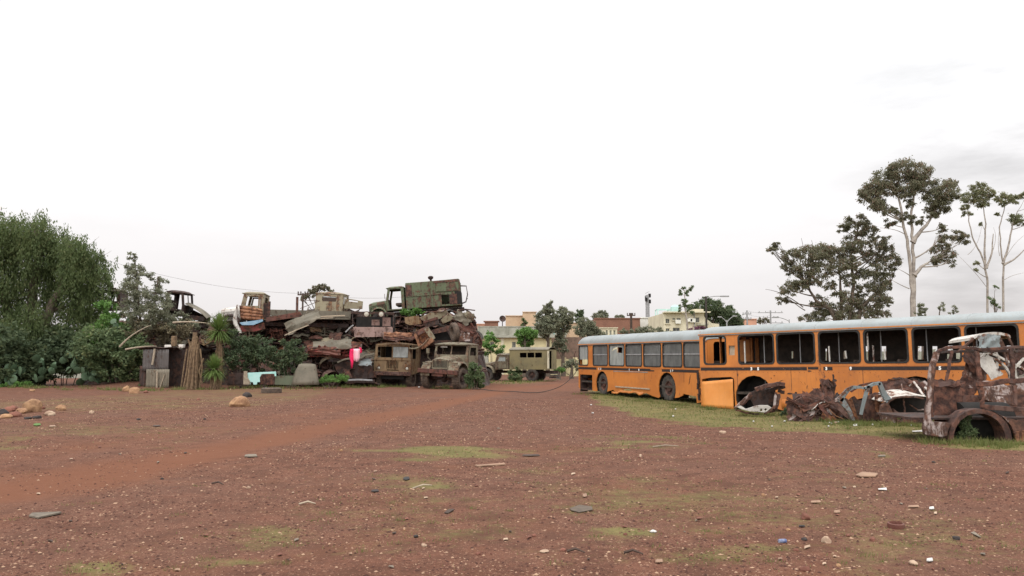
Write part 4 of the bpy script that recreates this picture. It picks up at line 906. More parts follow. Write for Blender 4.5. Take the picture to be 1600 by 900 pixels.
traced('sill_panel', 'palerust', [(1444, 668), (1448, 652), (1456, 655), (1458, 659), (1480, 660), (1487, 662), (1482, 674), (1481, 682), (1470, 683), (1452, 681), (1446, 679)], van, P, -.03, .12, bevel=.02)
traced('fender_panel', 'palerust', [(1549, 641), (1562, 648), (1575, 653), (1600, 660), (1640, 670), (1640, 705), (1600, 700), (1590, 694), (1586, 680), (1580, 665), (1568, 652)], van, P, .05, .06, bevel=.02)
traced('fender_panel', 'rustorange', [(1585, 676), (1600, 672), (1640, 674), (1640, 706), (1590, 698)], van, P, -.02, .05)
mb = MB(); mb.M = Matrix.Identity(4)
L0, L1 = P(1457, 600, D), P(1640, 600, D)
for (xa, xb, za, zb) in ((P(1457, 600, D).x, P(1500, 600, D).x, P(1500, 655, D).z, P(1500, 604, D).z),):
    mb.box(((xa + xb) / 2, D, (za + zb) / 2), (xb - xa, .03, zb - za))
mb.box(((L0.x + L1.x) / 2, D, .55), (L1.x - L0.x, .03, .62)); mb.build('far_side', M_['rust'], van)
mb = MB(); mb.box(((P(1456, 660).x + P(1600, 660).x) / 2, D * .55, P(1480, 655).z), (P(1640, 0).x - P(1456, 0).x, D * .9, .04))
mb.build('floor_pan', M_['rustdark'], van)
mb = MB(); rg = random.Random(71)
for k in range(3): mb.M = T(*P(1474 + k * 8, 598 + k, .5 + k * .4)) @ RX(70) @ RZ(rg.uniform(-9, 9)); mb.crumple(.5, .1, .05, rg, 5)
mb.M = T(*P(1480, 625, .9)) @ RX(88); mb.crumple(.62, .66, .05, rg, 7); mb.M = Matrix.Identity(4); mb.build('partition', M_['rust'], van, None, 30)
mb = MB(); c = P(1530, 690, 1.0); mb.M = T(c.x, .9, .3); mb.lathe([(.2, -.5), (.45, -.5), (.45, .5), (.2, .5)], 20, 'X'); mb.build('inner_well', M_['dark'], van, None, 40)
# wrecks heaped inside / behind the van: separate sheets
def sheet(name, label, cat, px, py, Y, w, h, mat_, rot, seed, amp=.16, group=None, n=9, t=.012, parent=None, f=1.6):
    rg = random.Random(seed); mb = MB(); mb.crumple(w, h, amp, rg, n, t, f); c = at(px, py, Y)
    M = T(*c) @ rot; o = mb.build(name, M_[mat_], parent, M, 28)
    return tag(o, label, cat, group) if label else o
FACE = RX(78)
cab = thing('wrecked_car', 'white and rust wrecked car shell heaped behind the van posts, with a pale roof', 'wreck', T(*at(1555, 640, 18.3))); cb = at(1555, 640, 18.3); PC = pt_fn(18.3, cb)
mb = MB()
rows = []
for j in range(6):
    v = j / 5; row = []
    for i in range(11):
        u = i / 10; z = .10 * math.sin(u * 3.14) ** .6 - .06 * v; row.append(PC(1520, 527) + Vector(((PC(1577, 0).x - PC(1520, 0).x) * u + .1 * v, v * 1.2, z + .04 * u)))
    rows.append(row)
mb.grid(rows, .06); mb.build('roof', M_['white'], cab, None, 40)
tubes('window_post', 'palerust', [[PC(1521, 528), PC(1508, 540), PC(1497, 550)], [PC(1560, 528), PC(1568, 548), PC(1574, 570)], [PC(1562, 527, .1), PC(1573, 550, .1), PC(1578, 562, .1)], [PC(1521, 528, 1.1), PC(1526, 560, 1.1)], [PC(1575, 527, 1.1), PC(1590, 560, 1.1)]], cab, .05, .05, 8)
tubes('door_frame', 'white', [[PC(1532, 560), PC(1538, 552), PC(1550, 553), PC(1570, 562), PC(1600, 578), PC(1640, 596)], [PC(1540, 556), PC(1556, 562), PC(1572, 574), PC(1578, 590)], [PC(1555, 548), PC(1560, 560), PC(1558, 575)], [PC(1600, 560), PC(1585, 575), PC(1590, 596)]], cab, .055, .05, 9)
for (px, py, w, h, m, rz, ry, sd) in ((1546, 573, .34, .5, 'white', 10, -20, 1), (1527, 556, .3, .45, 'white', 30, 30, 2), (1545, 536, .5, .3, 'greyblue', 0, 5, 3), (1516, 565, .5, .3, 'rust', 0, 50, 4), (1520, 590, .55, .55, 'palerust', 20, 40, 5), (1556, 612, .9, .45, 'palerust', 5, 12, 6), (1596, 615, .8, .5, 'palerust', 12, -8, 7), (1512, 610, .4, .6, 'rust', 0, 35, 8), (1590, 580, .5, .4, 'white', 14, 20, 9), (1600, 560, .6, .5, 'rust', 0, -30, 10), (1575, 628, 1.2, .4, 'rustdark', 0, 0, 11)):
    rg = random.Random(sd + 200); mb = MB(); mb.M = T(*PC(px, py, rg.uniform(-.3, .5))) @ RY(ry) @ RX(80) @ RZ(rz); mb.crumple(w, h, .12, rg, 8, .01, 1.6, .02); mb.build('bent_panel', M_[m], cab, None, 28)
# car shell: grey blue cabin posts and a pale hood round an empty engine bay
YS = 20.8; b1 = at(1395, 660, YS); b1.z = 0; S = pt_fn(YS, b1)
car = thing('car_shell', 'stripped car shell with grey blue window posts and a pale hood ring', 'wreck', T(*b1))
def strip(name, mat_, q, parent, w0, w1, t, Pf, dy=0.0):       # flat bent strip following pixel points with widths in metres
    mb = MB(); pts = [Pf(px, py, dy) for px, py in q]
    for i, (a, b) in enumerate(zip(pts, pts[1:])):
        d = (b - a).normalized(); nrm = Vector((-d.z, 0, d.x)); wa = w0 + (w1 - w0) * i / (len(pts) - 1); wb = w0 + (w1 - w0) * (i + 1) / (len(pts) - 1)
        y = Vector((0, t, 0)); mb.hexa([a - nrm * wa / 2, a + nrm * wa / 2, a + nrm * wa / 2 + y, a - nrm * wa / 2 + y], [b - nrm * wb / 2, b + nrm * wb / 2, b + nrm * wb / 2 + y, b - nrm * wb / 2 + y])
    return mb.build(name, M_[mat_], parent, None, 40)
strip('rear_post', 'greyblue', [(1313, 626), (1319, 617), (1326, 609), (1334, 605), (1344, 605), (1352, 607)], car, .13, .05, .09, S)
strip('rear_post', 'greyblue', [(1314, 624), (1322, 634), (1329, 645), (1335, 657)], car, .16, .07, .08, S)
strip('rear_post', 'rustorange', [(1328, 624), (1333, 638), (1338, 652), (1341, 658)], car, .12, .05, .06, S, .25)
strip('centre_post', 'greyblue', [(1358, 603), (1354, 615), (1350, 630), (1346, 648)], car, .09, .06, .07, S)
strip('roof_edge', 'greyblue', [(1350, 607), (1358, 604), (1367, 600), (1376, 599)], car, .05, .09, .09, S)
strip('front_post', 'greyblue', [(1375, 598), (1379, 609), (1384, 619), (1390, 627)], car, .09, .17, .09, S)
for dy in (1.25,):
    strip('roof_edge', 'rustred', [(1330, 612), (1345, 602), (1365, 598), (1390, 597), (1400, 598)], car, .05, .06, .05, S, dy)
    strip('front_post', 'rustred', [(1384, 618), (1392, 604), (1400, 598), (1410, 600)], car, .07, .07, .05, S, dy)
    strip('centre_post', 'rust', [(1362, 602), (1360, 630), (1356, 650)], car, .06, .06, .05, S, dy)
rows = []                                # hood: a curved lip that arches over the bay and runs back to the scuttle
for j in range(7):
    v = j / 6; row = []
    for i in range(15):
        u = i / 14; px = 1381 + (1447 - 1381) * u; py = 628 - 11 * math.sin(math.pi * min(1, u * 1.25) * .5) ** .8 + 5 * max(0, u - .75) * 4 * .4
        p = S(px, py); row.append(p + Vector((0, .9 * v, .13 * math.sin(v * 1.57) * (.4 + .6 * math.sin(3.14 * u)))))
    rows.append(row)
mb = MB(); mb.grid(rows, .02); mb.build('hood', M_['palerust'] if 0 else M_['white'], car, None, 40)
strip('bay_edge', 'palerust', [(1385, 634), (1390, 627), (1398, 622), (1410, 620), (1430, 620), (1444, 623)], car, .04, .04, .12, S, -.02)
traced('front_fender', 'palerust', [(1377, 634), (1383, 628), (1390, 632), (1394, 640), (1400, 652), (1402, 661), (1380, 661), (1376, 648)], car, S, .0, .12, bevel=.03)
traced('valance', 'rust', [(1396, 638), (1402, 643), (1412, 648), (1425, 647), (1448, 647), (1448, 662), (1402, 660)], car, S, -.03, .1, holes=[[(1402, 648), (1411, 653), (1409, 656), (1402, 656)]], bevel=.02)
traced('door_panel', 'rust', [(1348, 632), (1356, 618), (1368, 613), (1377, 614), (1378, 640), (1374, 656), (1350, 656)], car, S, .7, .03)
traced('door_panel', 'rustorange', [(1367, 618), (1377, 616), (1379, 640), (1375, 650), (1368, 640)], car, S, .45, .03)
traced('bulkhead', 'dark', [(1384, 622), (1446, 622), (1448, 650), (1390, 650)], car, S, .9, .03)
tubes('headlight_bracket', 'palerust', [[S(1412, 622, .15), S(1412, 632, .15), S(1414, 650, .15)], [S(1409, 600, .6), S(1411, 618, .4)], [S(1422, 632, .4), S(1434, 640, .4), S(1446, 640, .4)]], car, .035, .03, 10)
tubes('windscreen_frame', 'white', [[S(1428, 597, .8), S(1436, 607, .5), S(1444, 619, .2)], [S(1417, 606, 1.0), S(1428, 597, .8)], [S(1440, 602, 1.1), S(1448, 608, .8), S(1452, 614, .6)]], car, .05, .03, 11)
for (px, py, w, h, m, ry, sd) in ((1395, 606, .7, .4, 'rust', -10, 1), (1425, 606, .6, .35, 'rust', 20, 2), (1335, 655, .9, .2, 'rustdark', 0, 3), (1365, 652, .6, .3, 'rust', 0, 4), (1440, 608, .5, .3, 'palerust', -20, 5)):
    rg = random.Random(sd + 300); mb = MB(); mb.M = T(*S(px, py, .7 + .1 * sd)) @ RY(ry) @ RX(65); mb.crumple(w, h, .12, rg, 7, .012, 2.2); mb.build('bent_panel', M_[m], car, None, 28)
# crushed brown wreck
YR = 21.9; b2 = at(1275, 655, YR); b2.z = 0; Q = pt_fn(YR, b2)
cr_ = thing('crushed_wreck', 'crumpled brown wreck crushed flat, one folded column of sheet sticking up', 'wreck', T(*b2))
k = 0
for (px, py, dy, w, h, m, ry, rx, rz) in ((1262, 634, .3, 1.05, .6, 'rust', -24, 62, 10), (1255, 642, .0, .85, .5, 'rust', -10, 70, 0), (1246, 640, -.1, .45, .55, 'rust', 40, 66, 0), (1276, 632, .2, .9, .5, 'rustred', 28, 62, 0), (1265, 650, -.15, 1.0, .28, 'rust', -24, 72, 0), (1290, 645, -.1, .7, .4, 'rustred', 30, 66, 0),
        (1305, 640, .1, .7, .6, 'rust', 36, 66, 0), (1318, 650, .0, .5, .5, 'rust', 50, 70, 0), (1298, 655, -.2, .55, .2, 'rustorange', 24, 75, 0), (1285, 622, .4, .5, .7, 'rust', -6, 84, 0), (1291, 610, .35, .24, .9, 'rust', 4, 86, 8), (1298, 616, .45, .2, .85, 'rustdark', 12, 84, 0), (1287, 612, .42, .14, .75, 'palerust', -5, 88, 0), (1294, 598, .38, .24, .3, 'rustdark', 30, 80, 0),
        (1272, 628, .5, 1.3, .4, 'rustdark', 5, 55, 0), (1290, 640, .6, 1.4, .6, 'rustdark', 0, 75, 0), (1244, 630, .4, .5, .3, 'rust', -35, 60, 0), (1312, 628, .4, .35, .5, 'rustdark', 40, 80, 0)):
    k += 1; rg = random.Random(500 + k); mb = MB(); mb.M = T(*Q(px, py, dy)) @ RY(ry) @ RX(rx) @ RZ(rz); mb.crumple(w, h * .8, .16, rg, 12, .012, 1.0, .02); mb.build('crushed_panel', M_[m], cr_, None, 25)
rg9 = random.Random(99)
for k in range(16):
    mb = MB(); px = rg9.uniform(1243, 1316); py = rg9.uniform(628, 656); mb.M = T(*Q(px, py, -.3 + rg9.uniform(0, .15))) @ RY(rg9.choice([-26, -20, 25, 32, 40]) + rg9.gauss(0, 8)) @ RX(70); mb.crumple(rg9.uniform(.35, .9), rg9.uniform(.07, .2), .06, rg9, 8, .012, 1.2, .01); mb.build('crushed_strip', M_[rg9.choice(['rust', 'rust', 'palerust', 'rustred', 'rustdark', 'palerust'])], cr_, None, 25)
for i, q in enumerate(([(1249, 650), (1252, 640), (1247, 632)], [(1240, 628), (1258, 618), (1285, 626), (1302, 632)], [(1265, 654), (1280, 640), (1296, 632)], [(1296, 640), (1306, 650), (1318, 655)], [(1268, 640), (1278, 632), (1288, 628)])):
    tubes('bent_strip', ('palerust', 'rust', 'rust', 'rustorange', 'white')[i], [[Q(px, py, -.28) for px, py in q]], cr_, .055, .02, 20 + i)
# bumper and radiator frame lying below the empty arch
YF = 23.4; b3 = at(1190, 645, YF); b3.z = 0; W_ = pt_fn(YF, b3)
ff = thing('wrecked_front_frame', 'torn off vehicle front frame with pale bottom plate lying below the empty wheel arch', 'wreck', T(*b3))
traced('bottom_plate', 'white', [(1149, 635), (1158, 634), (1166, 639), (1175, 636), (1180, 634), (1188, 633), (1200, 633), (1206, 637), (1196, 645), (1186, 644), (1172, 643), (1160, 640)], ff, W_, -.05, .05, holes=[arc_ for arc_ in [[(1187, 641), (1189.5, 643.5), (1192, 641), (1189.5, 638.5)], [(1194, 640), (1196.5, 642), (1199, 640), (1196.5, 638)]]], bevel=.01)
traced('radiator_panel', 'rustdark', [(1172, 614), (1180, 610), (1212, 608), (1211, 620), (1208, 633), (1178, 634), (1173, 624)], ff, W_, .22, .04)
tubes('frame_post', 'palerust', [[W_(1149, 637), W_(1160, 626), W_(1172, 615)], [W_(1160, 632, .1), W_(1171, 622, .1), W_(1173, 614, .1)], [W_(1213, 614), W_(1211, 625), W_(1209, 638)], [W_(1209, 636), W_(1201, 644), W_(1195, 646)]], ff, .07, .05, 31)
tubes('frame_post', 'rust', [[W_(1217, 616, .05), W_(1215, 630, .05), W_(1212, 640, .05)], [W_(1150, 636, .1), W_(1163, 630, .1), W_(1174, 618, .15)]], ff, .09, .05, 32)
tubes('cross_beam', 'rust', [[W_(1181, 609, -.05), W_(1195, 604, -.05), W_(1215, 600, -.05), W_(1225, 601, -.05)]], ff, .1, .12, 33)
tubes('cross_beam', 'rustdark', [[W_(1196, 611, .1), W_(1210, 607, .1), W_(1225, 604, .1)], [W_(1217, 611, .1), W_(1224, 613, .1)]], ff, .1, .1, 34)
tubes('lower_lip', 'rust', [[W_(1150, 641, .05), W_(1165, 645, .05), W_(1185, 647, .05)], [W_(1200, 644, .1), W_(1210, 642, .1)]], ff, .07, .05, 35)
tag(sheet('scrap_sheet', 'small dark rusty sheet standing under the second bus window beside the bent skirt', 'scrap metal', 1328, 640, 23.2, .8, .6, 'rustdark', FACE, 91), None)
sheet('scrap_sheet', 'dark rusty sheet lying behind the pale car hood', 'scrap metal', 1425, 603, 22.3, 1.2, .5, 'rustdark', RX(70) @ RY(8), 92)
# ------------------------------------------------------------------ trucks (front towards -y, local metres)
def truck_cab(root, m, y0=0.0, ln=1.35, w=1.0, zf=1.0, zs=1.72, zt=2.5, doors=(1, 1), glass=None, front=True, back=True, rake=.16, floor=True, dm=None, mid=True, intm='dark'):
    mb = MB()
    def side(x, t):
        o = [(y0, zf), (y0 + ln, zf), (y0 + ln, zt), (y0 + rake, zt), (y0, zs)]
        h = [(y0 + .14, zf + .07), (y0 + ln - .2, zf + .07), (y0 + ln - .2, zt - .1), (y0 + rake + .12, zt - .1), (y0 + .14, zs + .02)]
        mb.M = T(x, 0, 0) @ RZ(90); mb.plate(o, [h], t, 0)
    side(w, .05); side(-w + .05, .05)
    mb.M = Matrix.Identity(4)
    if front:
        a = math.degrees(math.atan2(rake, zt - zs)); mb.plate([(-w + .05, zf), (w - .05, zf), (w - .05, zs), (-w + .05, zs)], [], .04, y0)
        mb.M = T(0, y0, zs) @ RX(-a); hh = (zt - zs) / math.cos(R(a))
        hs = [rr(-w + .13, .07, -.035, hh - .1, .07), rr(.035, .07, w - .13, hh - .1, .07)] if mid else [rr(-w + .13, .07, w - .13, hh - .1, .09)]
        mb.plate([(-w + .05, .001), (w - .05, .001), (w - .05, hh), (-w + .05, hh)], hs, .045, 0)
        mb.M = Matrix.Identity(4)
    if back: mb.plate([(-w + .05, zf), (w - .05, zf), (w - .05, zt), (-w + .05, zt)], [rr(-.5, zs + .12, .5, zt - .2, .1)], .04, y0 + ln - .04)
    if floor: mb.box((0, y0 + ln / 2, zf + .02), (2 * w - .1, ln - .06, .04))
    cab = mb.build('cab', M_[m], root, bevel=.012)
    mb = MB(); rows = []
    for j in range(8):
        v = j / 7; row = []
        for i in range(10):
            u = i / 9; row.append((-w - .02 + (2 * w + .04) * u, y0 + rake - .12 + (ln - rake + .16) * v, zt + .13 * (1 - abs(2 * u - 1) ** 3.2) * (1 - abs(2 * v - 1) ** 4) ** .6))
        rows.append(row)
    mb.grid(rows, .04); mb.build('cab_roof', M_[m], root, None, 45)
    for sx, on in zip((1, -1), doors):
        if not on: continue
        mb = MB(); o = [(y0 + .15, zf + .08), (y0 + ln - .21, zf + .08), (y0 + ln - .21, zt - .11), (y0 + rake + .13, zt - .11), (y0 + .15, zs + .02)]
        h = [(y0 + .27, zs + .03), (y0 + ln - .3, zs + .03), (y0 + ln - .3, zt - .19), (y0 + rake + .2, zt - .19)]
        mb.M = T(sx * (w + .012) + (.02 if sx > 0 else .0), 0, 0) @ RZ(90); mb.plate(o, [h], .035, 0); d = mb.build('door', M_[dm or m], root, bevel=.01)
        mb = MB(); mb.box((sx * (w + .03), y0 + ln - .34, zs - .12), (.035, .14, .03)); mb.build('handle', M_['rustdark'], d)
        if on == 2: 
            mb = MB(); mb.M = T(sx * w, 0, 0) @ RZ(90); mb.plate(h, [], .006, 0); mb.build('pane', M_['paleglass'], d)
    mb = MB(); mb.box((0, y0 + .85, zf + .38), (2 * w - .3, .5, .18)); mb.box((0, y0 + 1.12, zf + .72), (2 * w - .3, .14, .6)); mb.build('seat', M_['darkwood'], root, bevel=.03)
    if glass:
        for sx in glass:
            mb = MB(); a = math.degrees(math.atan2(rake, zt - zs)); mb.M = T(0, y0, zs) @ RX(-a); x0, x1 = (.045, w - .14) if sx > 0 else (-w + .14, -.045)
            mb.plate(rr(x0, .08, x1, (zt - zs) / math.cos(R(a)) - .11, .06), [], .006, .02); mb.build('windscreen', M_['paleglass'], root)
    return cab
def truck_hood(root, m, y0=-1.45, y1=0.0, zt0=1.6, zt1=1.74, w0=.5, w1=.66, zb=1.02):
    mb = MB(); rows = []
    for j in range(6):
        v = j / 5; y = y0 + (y1 - y0) * v; w = w0 + (w1 - w0) * v; z = zt0 + (zt1 - zt0) * v - .06 * (v < .1)
        rows.append([(-w, y, zb), (-w, y, z - .22), (-w * .93, y, z - .08), (-w * .7, y, z - .01), (-w * .3, y, z + .03), (w * .3, y, z + .03), (w * .7, y, z - .01), (w * .93, y, z - .08), (w, y, z - .22), (w, y, zb)])
    mb.grid(rows, .015); return mb.build('hood', M_[m], root, None, 40)
def truck_grille(root, m, y=-1.47, w=.46, z0=1.02, z1=1.55, n=9):
    mb = MB(); hs = []
    for k in range(n):
        x = -w + .1 + (2 * w - .2) * k / (n - 1); hs.append([(x - .028, z0 + .08), (x + .028, z0 + .08), (x + .028, z1 - .08), (x - .028, z1 - .08)])
    mb.plate(rr(-w, z0, w, z1, .08), hs, .03, y); g_ = mb.build('grille', M_[m], root)
    mb = MB(); mb.box((0, y + .12, (z0 + z1) / 2), (2 * w - .12, .06, z1 - z0 - .1)); mb.build('radiator', M_['mesh_'], g_)
def truck_fender(root, m, sx, yc=-.75, zc=.72, r=.66, x0=.5, x1=1.08, a0=-5, a1=185):
    mb = MB(); rows = []
    for x, dr in ((x0, .03), (x0 + .1, .04), (x1 - .12, .03), (x1 - .03, 0), (x1, -.06)):
        rows.append([(sx * x, yc + (r + dr) * math.cos(R(a)), zc + (r + dr) * .95 * math.sin(R(a))) for a in range(a0, a1 + 1, 12)])
    mb.grid(rows, .02); mb.build('fender', M_[m], root, None, 45)
def truck_lamp(root, x, y, z, r=.11, m='rust'):
    mb = MB(); mb.M = T(x, y, z); mb.lathe([(r, 0), (r * 1.1, .02), (r, .16), (.02, .2), (.02, .12), (r * .8, .02)], 18, 'Y'); h = mb.build('headlight', M_[m], root, None, 40)
    mb = MB(); mb.M = T(x, y, z); mb.lathe([(.005, -.015), (r * .5, -.008), (r * .85, .012), (r * .85, .03), (.005, .03)], 18, 'Y'); mb.build('lens', M_['lamp'], h, None, 40)
def truck_chassis(root, y0, y1, z=.82, m='rustdark'):
    mb = MB(); [mb.box((sx * .42, (y0 + y1) / 2, z), (.09, y1 - y0, .22)) for sx in (-1, 1)]
    for k in range(5): mb.box((0, y0 + .3 + (y1 - y0 - .6) * k / 4, z), (.8, .12, .16))
    mb.build('chassis', M_[m], root)
def axle(root, y, z=.55, m='rustdark'):
    mb = MB(); mb.tube([(-.9, y, z), (.9, y, z)], .07, 8); mb.M = T(0, y, z); mb.lathe([(.01, -.2), (.18, -.12), (.2, 0), (.18, .12), (.01, .2)], 14, 'X'); mb.build('axle', M_[m], root, None, 40)
def wheels(root, spots, r=.55, w=.34, tm='tyre', flat=0.0):
    for x, y in spots: make_wheel(root, T(x, y, r * (1 - flat)) @ RZ(180 if x > 0 else 0), r, w, tm, 'rustdark', flat, 'X')
def scale_M(px, py_ground, Y): p = at(px, py_ground, Y); return p

# 1 khaki cab-over at the foot of the pile
Yc = 49.5; p = at(612, 600, Yc); p.z = 0
t1 = thing('cab_over_truck', 'khaki flat nosed truck with slotted grille at the pile foot', 'truck', T(*p) @ RZ(-12) @ RY(1.2))
mb = MB(); w = 1.2
front = [(-w, .72), (w, .72), (w * 1.02, 1.25), (w, 1.72), (w * .9, 2.52), (w * .82, 2.62), (-w * .82, 2.62), (-w * .9, 2.52), (-w, 1.72), (-w * 1.02, 1.25)]
sl_ = [[(-.38 + k * .1, 1.1), (-.32 + k * .1, 1.1), (-.32 + k * .1, 1.56 + .03 * math.sin(k * .45)), (-.38 + k * .1, 1.56 + .03 * math.sin(k * .45))] for k in range(8)]
mb.plate(front, [rr(-w + .2, 1.78, -.06, 2.46, .07), rr(.0, 1.78, w - .2, 2.46, .07), *sl_, [(-.36, .98), (.42, .98), (.42, 1.04), (-.36, 1.04)], arc(-.88, 1.12, .11, 0, 330, 11), arc(.95, 1.12, .11, 0, 330, 11)], .05, 0)
mb.plate([(-w, 1.62), (w, 1.62), (w, 1.75), (-w, 1.75)], [], .06, -.055)
for sx in (-1, 1):
    mb.M = T(sx * w - (.0 if sx > 0 else -.04), .05, 0) @ RZ(90); mb.plate([(0, .72), (1.75, .9), (1.75, 2.58), (.12, 2.58), (0, 1.72)], [rr(.25, 1.72, .95, 2.42, .06)], .04, 0)
mb.M = Matrix.Identity(4); mb.plate([(-w, .9), (w, .9), (w, 2.58), (-w, 2.58)], [], .04, 1.78); mb.build('cab', M_['khaki'], t1, bevel=.012)
mb = MB(); mb.grid([[(-1.1 + 2.2 * i / 9, -.04 + 1.85 * j / 6, 2.6 + .12 * (1 - abs(i / 4.5 - 1) ** 3) * (1 - abs(j / 3 - 1) ** 4) ** .6) for i in range(10)] for j in range(7)], .05); mb.build('cab_roof', M_['khaki'], t1, None, 45)
mb = MB(); mb.plate(rr(.02, 1.8, w - .22, 2.44, .05), [], .006, .02); mb.build('windscreen', M_['paleglass'], t1)
mb = MB(); mb.box((0, .12, 1.33), (.95, .06, .6)); mb.build('radiator', M_['dark'], t1); mb = MB(); mb.box((0, 1.7, 1.75), (2.2, .04, 1.6)); mb.build('back_shade_sheet', M_['dark'], t1)  # near-black radiator and back sheet stand for shade behind slots and windscreen
for x in (-.88, .95): truck_lamp(t1, x, .0, 1.12, .1, 'rustdark')
mb = MB(); mb.box((0, -.12, .8), (2.5, .12, .24)); mb.box((-1.25, -.05, .72), (.5, .3, .4), RZ(12)); mb.build('bumper', M_['rust'], t1, bevel=.02)
mb = MB(); mb.box((0, .9, .6), (1.5, 1.6, .3)); mb.build('chassis', M_['dark'], t1)
mb = MB(); mb.box((0, .9, 1.5), (1.6, .9, .6)); mb.build('seat', M_['dark'], t1, bevel=.04)
wheels(t1, [(-.98, .75), (.98, .75)], .52, .36, 'tyremud', .08)

# 2 big bonnet truck
Yc = 46.0; p = at(690, 606, Yc); p.z = 0
t2 = thing('bonnet_truck', 'olive grey bonnet truck on big muddy tyres, right of the khaki cab', 'truck', T(*p) @ RZ(-24) @ T(0, 1.0, 0) @ RY(1))
truck_cab(t2, 'olive', 0, 1.4, 1.1, 1.1, 1.88, 2.56, (1, 1), None, back=False); mb = MB(); mb.box((0, 1.38, 1.83), (2.1, .04, 1.44)); mb.build('back_wall', M_['interior'], t2); truck_hood(t2, 'olive', -1.25, 0, 1.72, 1.86, .58, .75, 1.1); truck_grille(t2, 'olive', -1.28, .52, 1.12, 1.66, 11)  # windowless dark back wall stands in for the shade inside the cab
for sx in (-1, 1):
    truck_fender(t2, 'olive', sx, -.7, .85, .72, .58, 1.22, 20, 190)
    mb = MB(); mb.M = T(sx * .86, -1.28, 0); mb.plate([(-.3, 1.5), (.3, 1.5), (.3 if sx < 0 else .05, 1.12), (-.05 if sx < 0 else -.3, 1.12)], [[(-.18, 1.44), (.18, 1.44), (.0, 1.2)]], .04, 0); mb.build('lamp_guard', M_['olive'], t2)
mb = MB(); mb.box((0, -1.5, .98), (2.6, .14, .24), RY(2.5)); mb.box((0, -1.46, .8), (.7, .1, .2)); mb.build('bumper', M_['rustred'], t2, bevel=.02)
mb = MB(); mb.box((.1, -1.35, 1.0), (2.2, .3, .06)); mb.build('bumper_apron', M_['rust'], t2)
mb = MB(); mb.tube([(-1.15, -.3, 1.6), (-1.3, -.4, 1.75), (-1.3, -.4, 2.05)], .02, 6); mb.box((-1.3, -.42, 2.15), (.2, .06, .3)); mb.build('wing_mirror', M_['olive'], t2, bevel=.02)
mb = MB(); mb.box((-.6, .25, 2.42), (.46, .03, .12)); mb.build('sun_visor', M_['white'], t2)
truck_chassis(t2, -1.4, 3.0, .82); axle(t2, -.7, .56); wheels(t2, [(-1.0, -.7), (1.02, -.7)], .62, .46, 'tyremud', .07)

# 3 green box truck on top of the pile, side on
Yt = 53.5; p = at(602, 500, Yt)
t3 = thing('box_truck', 'army green box truck perched tilted on top of the scrap pile', 'truck', T(*p) @ RX(0) @ RY(-4.5) @ RZ(-88) @ T(0, .25, -.45))
truck_cab(t3, 'green', 0, 1.2, .95, 1.0, 1.75, 2.5, (0, 0), None, intm='dark'); truck_hood(t3, 'green', -1.2, 0, 1.62, 1.72, .62, .8, .75); truck_grille(t3, 'green', -1.22, .5, .95, 1.5, 9)
for sx in (-1, 1): truck_fender(t3, 'green', sx, -.55, .72, .56, .55, 1.02, 0, 180)
mb = MB(); mb.plate([(-1.0, .62), (1.0, .62), (1.0, 1.5), (-1.0, 1.5)], [], .03, -.02); mb.build('firewall', M_['green'], t3)
truck_chassis(t3, -1.2, 5.1, .78); wheels(t3, [(-.8, -.55), (.85, -.55)], .46, .28)
mb = MB(); L0, L1, zb, zt = 1.32, 4.95, 1.0, 2.68
mb.M = T(1.1, 0, 0) @ RZ(90); mb.plate([(L0, zb), (L1, zb), (L1, zt), (L1 - .1, zt + .08), (L0 + .1, zt + .02), (L0, zt - .08)], [[(L0 + 2.35, zb + .12), (L0 + 2.85, zb + .12), (L0 + 2.85, zb + .75), (L0 + 2.35, zb + .75)]], .05)
mb.M = T(-1.05, 0, 0) @ RZ(90); mb.plate([(L0, zb), (L1, zb), (L1, zt), (L0, zt)], [], .05)
mb.M = Matrix.Identity(4); mb.box((0, L0 + .03, (zb + zt) / 2), (2.1, .05, zt - zb - .02)); mb.box((0, (L0 + L1) / 2, zb + .03), (2.1, L1 - L0 - .1, .05)); mb.box((0, (L0 + L1) / 2, zt + .02), (2.14, L1 - L0 - .06, .06)); mb.build('box_body', M_['green'], t3, bevel=.02)
mb = MB(); mb.box((1.125, L0 + 1.25, 1.82), (.04, 2.4, .05)); mb.box((1.125, L0 + 1.62, 1.84), (.05, .05, 1.6)); mb.box((1.13, L0 + 1.95, 2.25), (.04, .05, .75)); mb.build('body_rail', M_['green'], t3)
mb = MB(); mb.box((1.13, L0 + 2.75, 2.28), (.045, 1.5, .62), RX(-1)); mb.build('side_flap', M_['green'], t3, bevel=.015)
for c_, s_ in (((1.115, L0 + .22, 2.18), (.03, .4, .78)), ((1.15, L0 + 2.7, 2.64), (.06, 1.6, .13)), ((1.12, L0 + 3.12, 1.42), (.03, .5, .66))): mb = MB(); mb.box(c_, s_); mb.build('rust_panel', M_['rust'], t3)
mb = MB(); mb.box((1.09, L1 - .18, 1.5), (.06, .42, .85)); mb.box((0, L1, 1.5), (2.1, .06, .9)); mb.build('rear_door', M_['dark'], t3)
mb = MB()
for x in (1.1, .5): mb.tube([(x, L1, 2.3), (x, L1 + .4, 2.25), (x, L1 + .45, 1.7), (x, L1 + .3, 1.2), (x, L1, 1.1)], .025, 5)
for z in (1.4, 1.75, 2.05): mb.bar((.5, L1 + .42, z), (1.1, L1 + .42, z), .03)
mb.build('rear_ladder', M_['rustdark'], t3)
mb = MB(); mb.M = T(.7, L0 + 1.7, zt + .05); mb.lathe([(.01, 0), (.07, 0), (.07, .14), (.17, .2), (.19, .32), (.1, .38), (.01, .39)], 14); mb.build('roof_vent', M_['rustdark'], t3, None, 40)
mb = MB(); mb.tube([(1.05, -.02, 1.75), (1.15, -.05, 1.8), (1.15, -.05, 2.1)], .018, 5); mb.build('wing_mirror', M_['rust'], t3)

